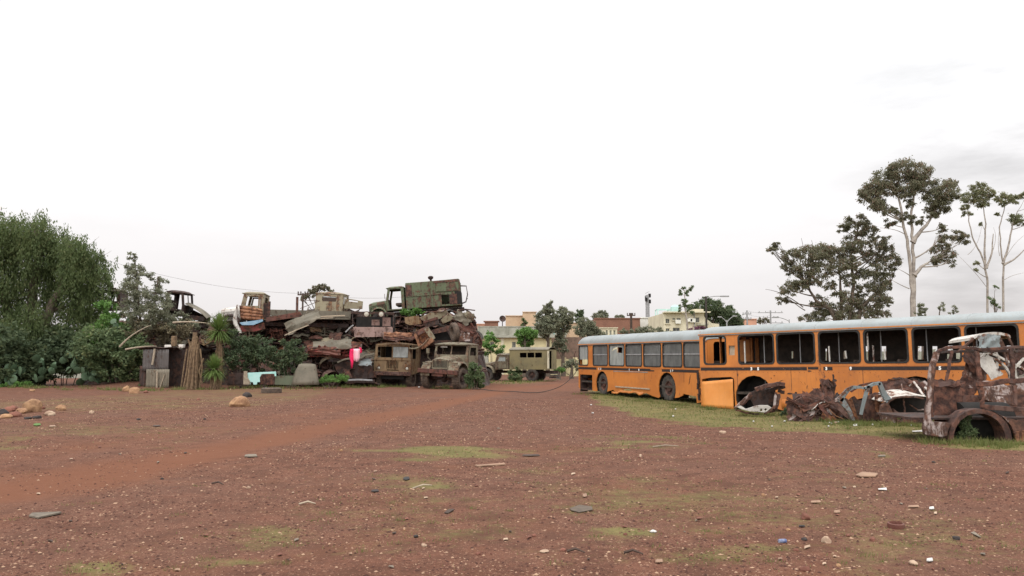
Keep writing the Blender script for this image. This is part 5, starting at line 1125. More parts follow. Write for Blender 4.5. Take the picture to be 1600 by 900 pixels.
# 4 van body truck beyond the pile
Yv = 63.5; p = at(812, 594, Yv); p.z = 0
t4 = thing('van_body_truck', 'khaki truck with windowed van body and open rear door beyond the pile', 'truck', T(*p) @ RZ(-112) @ Matrix.Scale(.93, 4))
truck_cab(t4, 'olive', -1.85, 1.25, 1.0, .95, 1.62, 2.2, (2, 1), None); truck_hood(t4, 'olive', -3.2, -1.85, 1.5, 1.62, .6, .75, .8)
for sx in (-1, 1): truck_fender(t4, 'olive', sx, -2.6, .7, .6, .55, 1.05)
truck_chassis(t4, -3.3, 3.3, .75); wheels(t4, [(-.9, -2.6), (.9, -2.6), (-.9, 1.5), (.95, 1.5)], .52, .32, 'tyre', .05)
mb = MB(); L0, L1, zb, zt = -.5, 2.95, .95, 2.62
for x in (1.1, -1.05):
    mb.M = T(x, 0, 0) @ RZ(90); mb.plate([(L0, zb), (L1, zb), (L1, zt), (L0, zt)], [] if x < 0 else [[(L0 + .95 + k * .68, 1.95), (L0 + 1.55 + k * .68, 1.95), (L0 + 1.55 + k * .68, 2.35), (L0 + .95 + k * .68, 2.35)] for k in range(3)], .05)
mb.M = Matrix.Identity(4); mb.plate([(-1.05, zb), (1.05, zb), (1.05, zt), (-1.05, zt)], [], .05, L0); md_ = MB(); md_.box((-.95, 1.2, 1.75), (.03, 3.3, 1.5)); md_.box((0, -.4, 1.75), (1.9, .03, 1.5)); md_.build('body_shade_sheet', M_['dark'], t4); mb.plate([(-1.05, zb), (1.05, zb), (1.05, zt), (-1.05, zt)], [[(.15, 1.02), (.92, 1.02), (.92, 2.5), (.15, 2.5)]], .05, L1 - .05); mb.box((0, (L0 + L1) / 2, zb + .03), (2.1, L1 - L0 - .1, .06)); mb.build('van_body', M_['vanolive'], t4, bevel=.015)  # near-black sheets added as the shade seen through the body windows
mb = MB(); mb.M = T(0, (L0 + L1) / 2, zt) ; mb.grid([[(-1.14 + 2.28 * i / 10, -1.77 + 3.54 * j / 6, .22 * (1 - abs(i / 5 - 1) ** 2.4)) for i in range(11)] for j in range(7)], .04); mb.build('van_roof', M_['mossy'], t4, None, 40)
mb = MB(); mb.M = T(.95, L1 + .02, 0) @ RZ(10); mb.plate([(0, 1.05), (.75, 1.05), (.75, 2.5), (0, 2.5)], [rr(.15, 1.85, .6, 2.3, .05)], .04); mb.build('rear_door', M_['cream'], t4)
mb = MB(); mb.box((.5, L1 + .35, .45), (.9, .5, .12)); mb.box((.5, L1 + .3, .62), (.8, .4, .08)); mb.box((.4, L1 + .3, .3), (.9, .6, .1)); mb.build('step', M_['tyre'], t4)

# cabs along the crest
p = at(390, 503, 51.5)
t5 = thing('bonnet_truck', 'beige bonnet truck on the crest behind the orange ribbed panel', 'truck', T(*p) @ RY(1) @ RZ(-82) @ Matrix.Scale(1.12, 4) @ T(0, -.35, -.9))
truck_cab(t5, 'beige', 0, 1.25, .98, 1.0, 1.75, 2.5, (1, 1), (1,)); truck_hood(t5, 'white', -1.15, 0, 1.62, 1.75, .6, .8, .95)
for sx in (-1, 1): truck_fender(t5, 'rustdark', sx, -.55, .75, .55, .55, 1.02, 0, 180)
truck_chassis(t5, -1.2, 6.0, .8)
mb = MB(); mb.box((0, 3.8, 1.18), (2.1, 4.6, .12)); [mb.box((sx * 1.05, 3.8, 1.42), (.05, 4.6, .34)) for sx in (-1, 1)]; [mb.box((1.09, 1.6 + k * .9, 1.4), (.04, .07, .42)) for k in range(6)]; mb.build('cargo_bed', M_['mossy'], t5)
mb = MB(); mb.box((1.05, 1.42, 1.5), (.08, .3, .9)); mb.build('headboard', M_['rustdark'], t5)
p = at(306, 497, 52.5)
t6 = thing('stripped_cab_truck', 'stripped dark truck cab with hollow windows on the crest, its khaki hood tipping down', 'truck', T(*p) @ RY(6) @ RZ(94) @ T(0, .55, -1.0))
truck_cab(t6, 'rustdark', 0, 1.2, .95, 1.0, 1.7, 2.55, (0, 0), None)
mb = MB(); rows = [[(-.8 + 1.6 * i / 9, -1.5 + 1.5 * j / 6, 1.35 + .5 * j / 6 + .12 * (1 - abs(i / 4.5 - 1) ** 2) - .3 * (1 - j / 6) ** 3) for i in range(10)] for j in range(7)]; mb.grid(rows, .03); mb.build('hood', M_['mossy'], t6, None, 40)
mb = MB(); mb.box((0, -.6, 1.0), (1.3, 1.4, .3)); mb.box((.8, -.5, 1.1), (.1, 1.3, .5), RX(20)); mb.tube([(.7, -1.5, 1.2), (.75, -1.8, 1.5), (.6, -2.1, 1.25)], .03, 5); mb.build('chassis', M_['rustdark'], t6)
p = at(172, 482, 53.5)
t7 = thing('stripped_cab_truck', 'small dark cab with a pale panel, half behind the trees on the crest', 'truck', T(*p) @ RY(-3) @ RZ(-80) @ T(0, -.3, -1.1))
truck_cab(t7, 'rustdark', 0, 1.2, .95, 1.0, 1.65, 2.2, (0, 1), None, dm='greyblue')
mb = MB(); mb.M = T(.2, .6, 2.36) @ RX(15); mb.crumple(.8, .35, .1, random.Random(5), 6); mb.build('roof_scrap', M_['rustred'], t7)
p = at(518, 489, 53.2)
t8 = thing('rear_facing_cab', 'faded beige cab seen from behind with one pale rear window, on the crest', 'truck', T(*p) @ RY(3) @ RZ(172) @ T(0, -.6, -1.02))
truck_cab(t8, 'beige', 0, 1.2, .95, 1.0, 1.62, 2.28, (1, 1), None, back=True)
mb = MB(); mb.plate(rr(-.5, 1.76, .5, 2.06, .08), [], .006, 1.17); mb.build('rear_window', M_['paleglass'], t8)
# ------------------------------------------------------------------ the scrap pile
rs = np.random.RandomState(9)
# rounded core of compacted scrap behind everything that can be told apart
def crest(px): return float(np.interp(px, [130, 160, 260, 330, 370, 470, 540, 620, 720, 742, 752, 765], [585, 505, 500, 503, 508, 500, 493, 493, 492, 510, 545, 600]))
rows = []
for j in range(20):
    v = j / 19; row = []
    for i in range(100):
        px = 130 + 635 * i / 99; top = crest(px); py = 604 + (top - 604) * v; Y = 51.2 + 3.2 * v ** 1.2 + .35 * noise.noise(Vector((px * .06, py * .12, 1))) + .3 * noise.noise(Vector((px * .15, py * .3, 4)))
        q = at(px, py, Y); row.append((q.x, q.y, max(-.1, q.z)))
    rows.append(row)
rows.append([(x, y + 2.5, z - .1) for x, y, z in rows[-1]]); rows.append([(x, y + 3.5, -.1) for x, y, z in rows[-2]])
mb = MB(); mb.grid(rows); tag(mb.build('scrap_heap', M_['rustdark'], smooth=25), 'dark compacted scrap metal core of the heap', 'scrap heap', kind='stuff')

def scrap(kind, rg, w, h):
    mb = MB()
    if kind == 'sheet': mb.crumple(w, h, .28, rg, 9, .02, 1.2, .05)
    elif kind == 'body':                                       # a flattened vehicle body: buckled skins one over another
        z = 0
        for k in range(4):
            mb.M = T(rg.uniform(-.1, .1), rg.uniform(-.1, .1), z) @ RZ(rg.uniform(-6, 6)) @ RX(rg.uniform(-4, 4)); mb.crumple(w, h, .2, rg, 9, .03, 1.3, .1); z += rg.uniform(.13, .24)
        mb.M = Matrix.Identity(4)
        for k in range(6):
            a = Vector((rg.uniform(-.45, .45) * w, -h * .45, rg.uniform(0, .15))); mb.bar(a, a + Vector((rg.uniform(-.25, .25), 0, z * .8)), .07)
        mb.bar((-w * .48, -h * .5, .02), (w * .48, -h * .5, .06), .08, .05)
    elif kind == 'beam':
        pts = bez((-w / 2, 0, 0), (rg.uniform(-.2, .2) * w, 0, rg.uniform(-.15, .3)), (w / 2, 0, rg.uniform(-.1, .1)), 7)
        for a, b in zip(pts, pts[1:]): mb.bar(a, b, .12, .03); mb.bar(a + Vector((0, .05, -.07)), b + Vector((0, .05, -.07)), .02, .13)
    elif kind == 'ladder':
        for s_ in (-1, 1): mb.bar((-w / 2, s_ * h / 2, 0), (w / 2, s_ * h / 2, .03), .09, .18)
        for k in range(5): x = -w * .45 + w * .9 * k / 4; mb.bar((x, -h / 2, 0), (x, h / 2, 0), .1, .12)
        mb.tube([(-w * .3, -h * .75, -.1), (-w * .3, h * .75, -.1)], .07, 8)
    elif kind == 'door':
        mb.M = RX(90); mb.plate([(-w / 2, 0), (w / 2, 0), (w / 2, h * .55), (w * .4, h), (-w * .35, h), (-w / 2, h * .55)], [[(-w * .38, h * .55), (w * .38, h * .55), (w * .32, h * .92), (-w * .28, h * .92)]], .05)
    elif kind == 'hood':
        mb.grid([[(w * (i / 8 - .5), h * (j / 6 - .5), .22 * (1 - abs(i / 4 - 1) ** 2.4) * (1 - .3 * j / 6) + rg.uniform(-.02, .02)) for i in range(9)] for j in range(7)], .025)
    elif kind == 'tyre': mb.lathe([(.28, -.12), (.42, -.15), (.5, -.1), (.5, .1), (.42, .15), (.28, .12)], 22)
    elif kind == 'pipe': mb.tube(bez((-w / 2, 0, 0), (rg.uniform(-.3, .3) * w, rg.uniform(-.3, .3), rg.uniform(-.5, .7)), (w / 2, 0, rg.uniform(-.4, .4)), 8), .045, 7)
    elif kind == 'fender':
        mb.grid([[(.6 * math.cos(R(a)), y, .6 * math.sin(R(a)) + dz) for a in range(10, 171, 16)] for y, dz in ((0, 0), (.2, .03), (.36, .02), (.42, -.06))], .02)
    elif kind == 'box':
        mb.box((0, 0, 0), (w, .04, h)); mb.box((-w / 2, -.25, 0), (.05, .5, h)); mb.box((w / 2, -.25, 0), (.05, .5, h)); mb.box((0, -.25, h / 2), (w, .5, .05)); mb.box((0, -.25, -h / 2), (w, .5, .05))
        for v_ in mb.v: pass
        mb.v = [(x + .08 * noise.noise(Vector((x * 2 + w * 9, y, z))), y, z + .08 * noise.noise(Vector((x, y + w * 7, z * 2)))) for x, y, z in mb.v]
    return mb
NAMES = dict(sheet=('scrap_sheet', 'buckled sheet', 'scrap metal'), body=('flattened_body', 'flattened vehicle body', 'crushed vehicle'), beam=('steel_channel', 'bent steel channel', 'steel channel'), ladder=('chassis_frame', 'bare chassis frame', 'chassis'), door=('door_scrap', 'loose vehicle door', 'vehicle door'),
    hood=('vehicle_hood', 'loose curved hood', 'vehicle hood'), tyre=('old_tyre', 'old tyre', 'tyre'), pipe=('bent_pipe', 'bent pipe', 'pipe'), fender=('loose_fender', 'loose wheel fender', 'fender'), box=('open_metal_box', 'open sheet metal box', 'metal box'))
CN = dict(rust='brown rusted', rustdark='dark rusted', rustred='reddish rusted', rustorange='orange rusted', mossy='grey brown', khaki='khaki', beige='faded beige', olive='olive', white='flaking white', greyblue='grey blue', black='black', tyre='dusty black', pinkbed='pinkish brown', redpaint='faded red', green='faded green')
USED = {}
def zone(px, py):
    if px < 265: h = 'behind the brushwood'
    elif px < 370: h = 'between stripped cab and beige truck'
    elif px < 440: h = 'below the beige truck'
    elif px < 500: h = 'above the grey hood panel'
    elif px < 570: h = 'around the hanging pink clothes'
    elif px < 625: h = 'above the khaki cab'
    elif px < 690: h = 'under the green truck box'
    else: h = 'at the right end of the pile'
    return ('high ' if py < 505 else 'midway ' if py < 545 else 'low ') + h
TILT = dict(sheet=1, body=0)
def put(kind, px, py, Y, w, h, mat_, rot, seed, label=None, group='scrap pieces heaped in the pile', smooth=28, M=None):
    rg = random.Random(seed); nm, ds, ca = NAMES[kind]; mb = scrap(kind, rg, w, h); c = at(px, py, Y)
    o = mb.build(nm, M_[mat_], None, T(*c) @ rot, smooth)
    if label is None:
        label = f"{CN[mat_]} {ds} {zone(px, py)}"; n = USED.get(label, 0); USED[label] = n + 1
        if n: label = (['', 'wide ' if w > 1.5 else 'short ', 'tilted ', 'buried ', 'jutting ', 'small ', 'shaded ', 'battered '][n % 8]) + label
    return tag(o, label, ca, group)
rg = random.Random(77)
kinds = ['body'] * 8 + ['sheet'] * 8 + ['beam'] * 4 + ['ladder'] * 3 + ['door'] * 2 + ['hood'] * 3 + ['pipe'] * 2 + ['fender'] * 2 + ['tyre'] * 2 + ['box'] * 2
mats = ['rust'] * 8 + ['rustdark'] * 9 + ['rustred'] * 2 + ['mossy'] * 3 + ['rustorange'] * 1 + ['olive', 'khaki', 'beige', 'greyblue', 'pinkbed']
n = 0; tries = 0
spots = []
while n < 335 and tries < 20000:
    tries += 1; px = rg.uniform(150, 752); py = rg.uniform(478, 596); 
    if py < crest(px) + 5: continue
    if px < 370 and (py > 545 or rg.random() < .55): continue
    if 370 < px < 480 and py > 535 and rg.random() < .75: continue
    if 575 < px < 750 and py > 535: continue
    if any(abs(px - a) < 8 and abs(py - b) < 4.2 for a, b in spots): continue
    spots.append((px, py)); n += 1; k = rg.choice(kinds) if n <= 255 else rg.choice(['beam', 'pipe', 'beam', 'ladder', 'sheet']); m = rg.choice(mats)
    if k == 'tyre': m = 'tyre'
    v = (600 - py) / 110; Y = 50.6 + 3.0 * v + rg.uniform(-.7, .3)
    if px > 690: Y -= .6
    w = rg.uniform(1.3, 2.6); h = rg.uniform(.8, 1.5); 
    if n > 140: w *= .5; h *= .6; Y -= .45
    if n > 255: w *= 1.5; h *= .6; Y -= .15
    if k in ('sheet', 'door'): w *= .75
    if k in ('hood', 'box'): w *= .55; h *= .6
    if px > 700: w *= .6; 
    rot = RZ(rg.uniform(-35, 35)) @ RY(rg.gauss(0, 11)) @ RX(rg.gauss(14 if k == 'body' else 38, 12))
    if k in ('beam', 'pipe', 'ladder', 'fender'): rot = RZ(rg.uniform(-40, 40)) @ RY(rg.gauss(0, 22)) @ RX(rg.gauss(20, 15))
    if k == 'tyre': rot = RZ(rg.uniform(0, 90)) @ RX(rg.uniform(40, 90))
    if k == 'box': rot = RZ(rg.uniform(-30, 30)) @ RY(rg.uniform(-20, 20))
    put(k, px, py, Y, w, h, m, rot, 1000 + n)

# --- pieces one can point at
p = at(583, 527, 49.9); pb = p
bed = thing('truck_bed', 'truck bed with two round lamps and a pinkish ribbed tailgate', 'truck bed', T(*p)); Pb = pt_fn(49.9, p)
tubes('top_bar', 'rustdark', [[Pb(549, 488), Pb(580, 488), Pb(616, 489)], [Pb(549, 490, .9), Pb(616, 491, .9)]], bed, .1, .08, 41)
tubes('corner_post', 'rustdark', [[Pb(551, 489), Pb(551, 513)], [Pb(615, 489), Pb(615, 512)], [Pb(600, 490, .7), Pb(600, 512, .7)]], bed, .08, .06, 42)
mb = MB(); a, b, c, d = Pb(552, 511), Pb(614, 511), Pb(613, 526, -.35), Pb(554, 527, -.35)
for k in range(8):
    f = k / 8; g_ = (k + .86) / 8; q = [a.lerp(d, f), b.lerp(c, f), b.lerp(c, g_), a.lerp(d, g_)]; y = Vector((0, .05, 0)); mb.hexa([p_ for p_ in q], [p_ + y for p_ in q])
for u in (.05, .5, .95): mb.bar(a.lerp(b, u) + Vector((0, .05, 0)), d.lerp(c, u) + Vector((0, .05, 0)), .08)
mb.build('tailgate', M_['pinkbed'], bed)
mb = MB(); mb.box(((a.x + b.x) / 2, 1.0, .85), (b.x - a.x, .05, .95)); mb.build('back_board', M_['dark'], bed)
mb = MB(); q = Pb(587, 504, .4); mb.box(q, (.5, .08, .36)); q = Pb(604, 503, .3); mb.box(q, (.5, .06, .55)); mb.build('loose_board', M_['pinkbed'], bed)
for px in (573, 596): truck_lamp(bed, Pb(px, 491).x, -.1, Pb(px, 491).z, .17, 'rust')
def slab(name, label, cat, pts, Y, mat_, t=.06, holes=(), lean=0, bevel=.01, group=None, parent=None):
    b_ = at(sum(p[0] for p in pts) / len(pts), max(p[1] for p in pts), Y); Pf = pt_fn(Y, b_); mb = MB()
    mb.plate([(Pf(*p).x, Pf(*p).z) for p in pts], [[(Pf(*p).x, Pf(*p).z) for p in h] for h in holes], t)
    o = mb.build(name, M_[mat_], None, T(*b_) @ RX(lean), bevel=bevel); return tag(o, label, cat, group)
# orange ribbed panel
b_ = at(391, 501, 49.6); rows = []
for j in range(25):
    v = j / 24; row = []
    for i in range(10):
        u = i / 9; q = at(374 + 36 * u + 2 * v, 477 + 6 * u + 22 * v - 4 * u * v, 49.6) - b_; row.append((q.x, -.05 * abs(math.sin(v * math.pi * 4)) + .02 * math.sin(u * 7), q.z))
    rows.append(row)
mb = MB(); mb.grid(rows, .0); o = mb.build('ribbed_sheet_metal', M_['rustorange'], None, T(*b_), 40); o.modifiers.new('s', 'SOLIDIFY').thickness = .03; tag(o, 'orange rusted panel with four horizontal ribs propped against the beige bonnet truck', 'metal panel')
b_ = at(366, 520, 49.3); Pf = pt_fn(49.3, b_); mb = MB(); rows = []
for j in range(9):
    q = [(371, 476), (370, 484), (368, 491), (367, 499), (368, 506), (371, 512), (374, 517), (376, 520), (374, 521)][j]; w_ = [.12, .2, .26, .3, .32, .34, .3, .2, .1][j]; p_ = Pf(*q); rows.append([(p_.x - w_ * .45 * (1 - i / 2.5), -.12 * math.sin(i / 5 * 3.14), p_.z) for i in range(6)])
mb.grid(rows); o = mb.build('loose_fender', M_['white'], None, T(*b_), 40); o.modifiers.new('s', 'SOLIDIFY').thickness = .02; tag(o, 'curved white fender hanging beside the tall yucca', 'fender')
slab('sheet_metal', 'flat reddish brown steel plate slanting under the beige truck bed', 'metal panel', [(415, 503), (416, 496), (468, 487), (472, 492), (468, 495)], 49.6, 'rustred', .08)
slab('sheet_metal', 'small faded blue strip of sheet under the orange ribbed panel', 'metal panel', [(374, 504), (390, 502), (410, 499), (411, 502), (396, 508), (378, 508)], 49.3, 'bluepaint', .05)
slab('sheet_metal', 'dark red crumpled panel under the blue strip', 'metal panel', [(374, 509), (400, 508), (412, 504), (414, 514), (396, 518), (376, 518)], 49.5, 'redpaint', .08)
slab('sheet_metal', 'beige flat panel with a slot cut in it, next to the rear facing cab', 'metal panel', [(537, 482), (540, 466), (553, 468), (567, 471), (566, 483)], 52.6, 'beige', .08, [[(545, 468.5), (559, 470.5), (559, 472.5), (545, 471)]])
for (q, Y, lab, m, w_) in (([(445, 524), (462, 516), (482, 508)], 48.9, 'pale broken pole jutting out above the bushes', 'palewood', .1), ([(488, 496), (512, 494), (539, 493)], 49.2, 'long pale plank lying on the crest below the rear facing cab', 'palewood', .12), ([(490, 499), (520, 496)], 49.1, 'shorter pale plank under the long plank', 'palewood', .1),
                        ([(420, 494), (421, 471)], 49.9, 'upright rusty stake nearest the beige truck', 'rust', .14), ([(464, 492), (464.5, 464)], 50.2, 'upright rusty stake halfway along the beige truck bed', 'rust', .14), ([(540, 594), (560, 593), (582, 594)], 48.6, 'pale strip of metal lying at the foot of the khaki cab', 'pole', .16),
                        ([(540, 519), (548, 511), (552, 508)], 49.5, 'grey bracket leaning on the upended truck bed', 'pole', .12), ([(462, 512), (478, 492), (482, 480)], 50.6, 'thin grey stick poking up from the crumpled tarpaulin', 'wood', .06), ([(469, 482), (500, 470), (468, 469)], 51.5, 'bent thin rail rising behind the beige truck bed', 'rust', .05)):
    b_ = at(*q[0], Y); mb = MB(); mb.path([at(a, b, Y) - b_ for a, b in q], w_, w_ * .6); tag(mb.build('wooden_pole' if 'wood' in m else 'metal_bar', M_[m], None, T(*b_)), lab, 'pole' if 'wood' in m else 'metal bar')
put('sheet', 474, 503, 49.3, 2.2, .9, 'mossy', RY(-24) @ RX(60), 61, 'long grey brown crumpled cover slanting down below the crest')
put('sheet', 520, 541, 49.2, 2.3, .8, 'mossy', RY(-4) @ RX(58), 62, 'wide grey buckled body side above the pink clothes')
put('sheet', 508, 550, 49.0, 2.0, .45, 'rustred', RY(2) @ RX(75), 63, 'long reddish beam panel left of the pink clothes')
put('body', 520, 553, 49.6, 3.0, 1.0, 'redpaint', RY(0) @ RX(20), 64, 'flattened red body right behind the pink clothes')
put('sheet', 622, 525, 49.2, 1.7, .5, 'rustorange', RY(2) @ RX(66), 65, 'bright orange crumpled sheet on the roof of the khaki cab')
put('sheet', 623, 531, 48.9, 1.7, .3, 'rust', RY(2) @ RX(60), 66, 'brown crumpled strip under the bright orange sheet')
put('pipe', 655, 540, 48.8, 1.3, .3, 'olive', RY(-14), 9, 'curved pipe sagging between the two front trucks')
b_ = at(663, 552, 48.9); Pf = pt_fn(48.9, b_)
ob = thing('open_metal_box', 'orange rusted open box tipped on its corner between the two front trucks', 'metal box', T(*b_))
traced('box_floor', 'rustorange', [(649, 522), (667, 515), (676, 529), (660, 541), (656, 539)], ob, Pf, .25, .03)
tubes('box_side', 'rustorange', [[Pf(649, 522), Pf(655, 540)], [Pf(655, 540), Pf(661, 542), Pf(676, 530)]], ob, .14, .3, 51); tubes('box_side', 'beige', [[Pf(666, 513), Pf(677, 530)]], ob, .1, .3, 52); tubes('box_side', 'rust', [[Pf(649, 522), Pf(667, 514)]], ob, .12, .3, 53)
b_ = at(686, 533, 49.4); Pf = pt_fn(49.4, b_); db = thing('crushed_cab', 'dark crushed cab with a black opening above the bonnet truck roof', 'crushed vehicle', T(*b_))
traced('front_panel', 'rust', [(668, 517), (704, 508), (708, 512), (707, 516), (672, 523)], db, Pf, -.05, .12, bevel=.02); traced('opening', 'dark', [(672, 522), (707, 515), (706, 533), (678, 535)], db, Pf, .35, .05); tubes('frame', 'rustdark', [[Pf(672, 522), Pf(678, 535)], [Pf(676, 535), Pf(707, 534)], [Pf(700, 515), Pf(707, 528)]], db, .09, .2, 54)  # solid near-black plate gives the opening its shade
M = T(*at(710, 519, 48.9)) @ RZ(12) @ RX(90) @ RX(0) @ RY(82); o = scrap('tyre', rng, 1, 1).build('old_tyre', M_['tyremud'], None, T(*at(710, 519, 48.9)) @ RZ(22) @ RY(84) @ Matrix.Scale(1.18, 4), 35); tag(o, 'tall dusty tyre standing on edge beside the crushed cab', 'tyre', None)
slab('sheet_metal', 'wide beige folded panel under the chassis of the green box truck', 'metal panel', [(655, 497), (672, 489), (697, 484), (700, 489), (688, 498), (664, 502)], 49.8, 'beige', .25, lean=12)
slab('sheet_metal', 'smaller beige flap below the wide beige panel', 'metal panel', [(689, 500), (702, 489), (706, 494), (712, 494), (704, 501), (692, 506)], 49.5, 'beige', .12, lean=14)
slab('metal_box', 'dark grey box with a rusty lid below the wide beige panel', 'metal box', [(662, 505), (684, 499), (686, 506), (667, 512)], 49.2, 'rustdark', .5); slab('sheet_metal', 'rust red lid over the dark grey box', 'metal panel', [(661, 502), (683, 495), (684, 499), (662, 505)], 49.15, 'rustred', .5)
slab('sheet_metal', 'khaki door panel under the engine remains of the green box truck', 'metal panel', [(632, 496), (654, 493), (660, 506), (640, 508), (633, 505)], 49.9, 'khaki', .1)
slab('sheet_metal', 'square tan panel left of the tall bonnet truck roof end', 'metal panel', [(716, 520), (734, 520), (735, 533), (717, 534)], 48.6, 'palerust', .1)
for i, (q, m, w_) in enumerate((([(716, 485), (726, 483), (742, 485)], 'rust', .16), ([(726, 483), (733, 487), (743, 496)], 'rustdark', .14), ([(708, 486), (718, 492), (728, 489), (738, 492)], 'rust', .2), ([(720, 502), (728, 498), (742, 503), (740, 510)], 'rustdark', .22), ([(700, 482), (690, 487), (668, 487), (660, 492)], 'palerust', .14), ([(735, 505), (741, 515), (744, 530)], 'rustred', .2), ([(722, 490), (726, 505), (738, 512)], 'olive', .26), ([(745, 546), (758, 544), (768, 550)], 'beige', .08), ([(748, 525), (752, 535), (748, 548)], 'rust', .18))):
    Y = 49.4; b_ = at(*q[0], Y); mb = MB(); mb.path([at(a, b, Y + .2 * k) - b_ for k, (a, b) in enumerate(q)], w_, w_ * .35)
    tag(mb.build('bent_strip', M_[m], None, T(*b_)), ['topmost twisted strip jutting right against the sky', 'drooping dark strip jutting right against the sky', 'broad rusty strip below the topmost twisted strip', 'dark folded strip above the right end of the pile', 'pale tube running under the green box body', 'reddish strip down the right edge of the pile', 'crumpled olive strip near the right edge', 'thin beige hoop reaching towards the van body truck', 'small rusty strip low at the right edge'][i], 'scrap metal', 'twisted strips at the right end of the pile')
for i, (px, py, w, h, m, ry) in enumerate(((722, 497, 1.0, .7, 'mossy', 30), (728, 512, 1.1, .6, 'rustred', 25), (738, 522, .8, .7, 'rust', 50), (742, 540, .7, .9, 'rust', 70), (733, 494, .6, .5, 'olive', 40), (726, 528, 1.0, .5, 'rustdark', 10))):
    put('sheet', px, py, 49.5, w, h, m, RY(ry) @ RX(60), 700 + i, group='twisted sheets at the right end of the pile')
# crushed dark car under the clothes
b_ = at(550, 596, 48.9); Pf = pt_fn(48.9, b_); dc = thing('crushed_car', 'dark crushed car under the pink clothes with a pale curved hood edge', 'crushed vehicle', T(*b_))
tubes('hood_edge', 'mossy', [[Pf(528, 566), Pf(540, 561), Pf(552, 560), Pf(562, 561), Pf(572, 555), Pf(584, 553)]], dc, .13, .1, 55, .01); traced('body_side', 'rustdark', [(522, 570), (545, 562), (580, 558), (584, 590), (545, 594), (535, 588), (526, 580)], dc, Pf, .45, .1)
mb = MB(); mb.M = T(*Pf(570, 566, .1)) @ RX(70) @ RY(-10); mb.crumple(.9, .5, .15, random.Random(3), 8); mb.build('fender', M_['greyblue'], dc, None, 30)
traced('fender', 'rust', [(536, 576), (546, 578), (550, 590), (543, 591)], dc, Pf, .1, .05); tubes('bumper', 'rustdark', [[Pf(540, 596), Pf(585, 596)]], dc, .12, .2, 56)
# clothes hung out to dry
def cloth(name, label, q, Y, mat_, seed):
    rg = random.Random(seed); b_ = at(q[0][0], q[0][1], Y); rows = []
    n = len(q)
    for j in range(n):
        l, yy, r = q[j]; row = []
        for i in range(9):
            u = i / 8; p_ = at(l + (r - l) * u, yy + (1.2 * math.sin(u * 3.1) if j == n - 1 else 0), Y) - b_; row.append((p_.x, -.05 * math.sin(u * 9 + seed + j * .4) - .03 * j / n, p_.z))
        rows.append(row)
    b2_ = at(q[0][0], q[0][1], Y); mb = MB(); rows = [[(x, y, z) for x, y, z in r] for r in rows]; mb.grid(rows); o = mb.build(name, M_[mat_], None, T(*b2_), 60); o.modifiers.new('s', 'SOLIDIFY').thickness = .012; return tag(o, label, 'clothing')
cloth('hanging_shirt', 'pale pink shirt hung out to dry on the scrap pile', [(550, 545, 563.5), (551, 549, 563), (551.5, 554, 562.5), (552, 559, 562), (553.5, 564, 560)], 48.3, 'palepink', 1)
cloth('hanging_trousers', 'hot pink garment with a long leg hanging left of the pale pink shirt', [(548, 545, 552), (546.5, 549, 552), (546, 554, 552), (546, 559, 552.5), (548, 566, 552), (548, 574.5, 551)], 48.2, 'pink', 3)
cloth('hanging_sleeve', 'hot pink sleeve piece hanging right of the pale pink shirt', [(561, 543, 564), (562.5, 546, 566), (563, 550, 566), (562.5, 551, 565)], 48.2, 'pink', 5)
# panels lying in front
slab('cut_out_bodywork', 'turquoise vehicle side with a wheel opening at the pile foot', 'vehicle panel', [(386, 601), (386, 582.5), (431, 580.5), (431.5, 588), (429, 588), (428.5, 584), (409, 584.5), (405.5, 590), (406, 597), (402, 597), (401, 601), (396, 601), (395, 597), (392, 597), (391, 601)], 46.4, 'turq', .06)
slab('wooden_board', 'tan upright board at the left end of the turquoise panel', 'board', [(380, 601), (380.5, 580), (386, 580), (386.5, 590), (391, 597), (389, 601)], 46.3, 'palewood', .08)
slab('sheet_metal', 'brown plate showing through the cut-out of the turquoise panel', 'metal panel', [(405, 601), (405, 584), (429, 583), (429, 601)], 46.9, 'rust', .05)
slab('sheet_metal', 'low grey green flat panel between the turquoise panel and the grey hood', 'metal panel', [(429, 601), (430, 587), (464, 587), (464, 602)], 46.6, 'grgreen', .05)
b_ = at(477, 601, 46.2); Pf = pt_fn(46.2, b_); rows = []
for j in range(7):
    v = j / 6; row = []
    for i in range(11):
        u = i / 10; l = 455 + 7 * v ** 1.0 * (1 if v < .8 else 1.3); r = 499 - 8 * v; p_ = Pf(l + (r - l) * u, 601 - 33 * v + (1.5 * abs(2 * u - 1) ** 3 if v > .9 else 0)); row.append((p_.x, -.28 * (1 - abs(2 * u - 1) ** 2.2) + .35 * v, p_.z))
    rows.append(row)
mb = MB(); mb.grid(rows); o = mb.build('vehicle_hood', M_['mossy'], None, T(*b_), 40); o.modifiers.new('s', 'SOLIDIFY').thickness = .03; tag(o, 'grey brown rounded hood panel standing upright at the pile foot', 'vehicle hood')
slab('sheet_metal', 'dark low sheet behind the small yucca and the tan board', 'metal panel', [(356, 601), (357, 583), (380, 583), (380, 601)], 46.9, 'rustdark', .05)
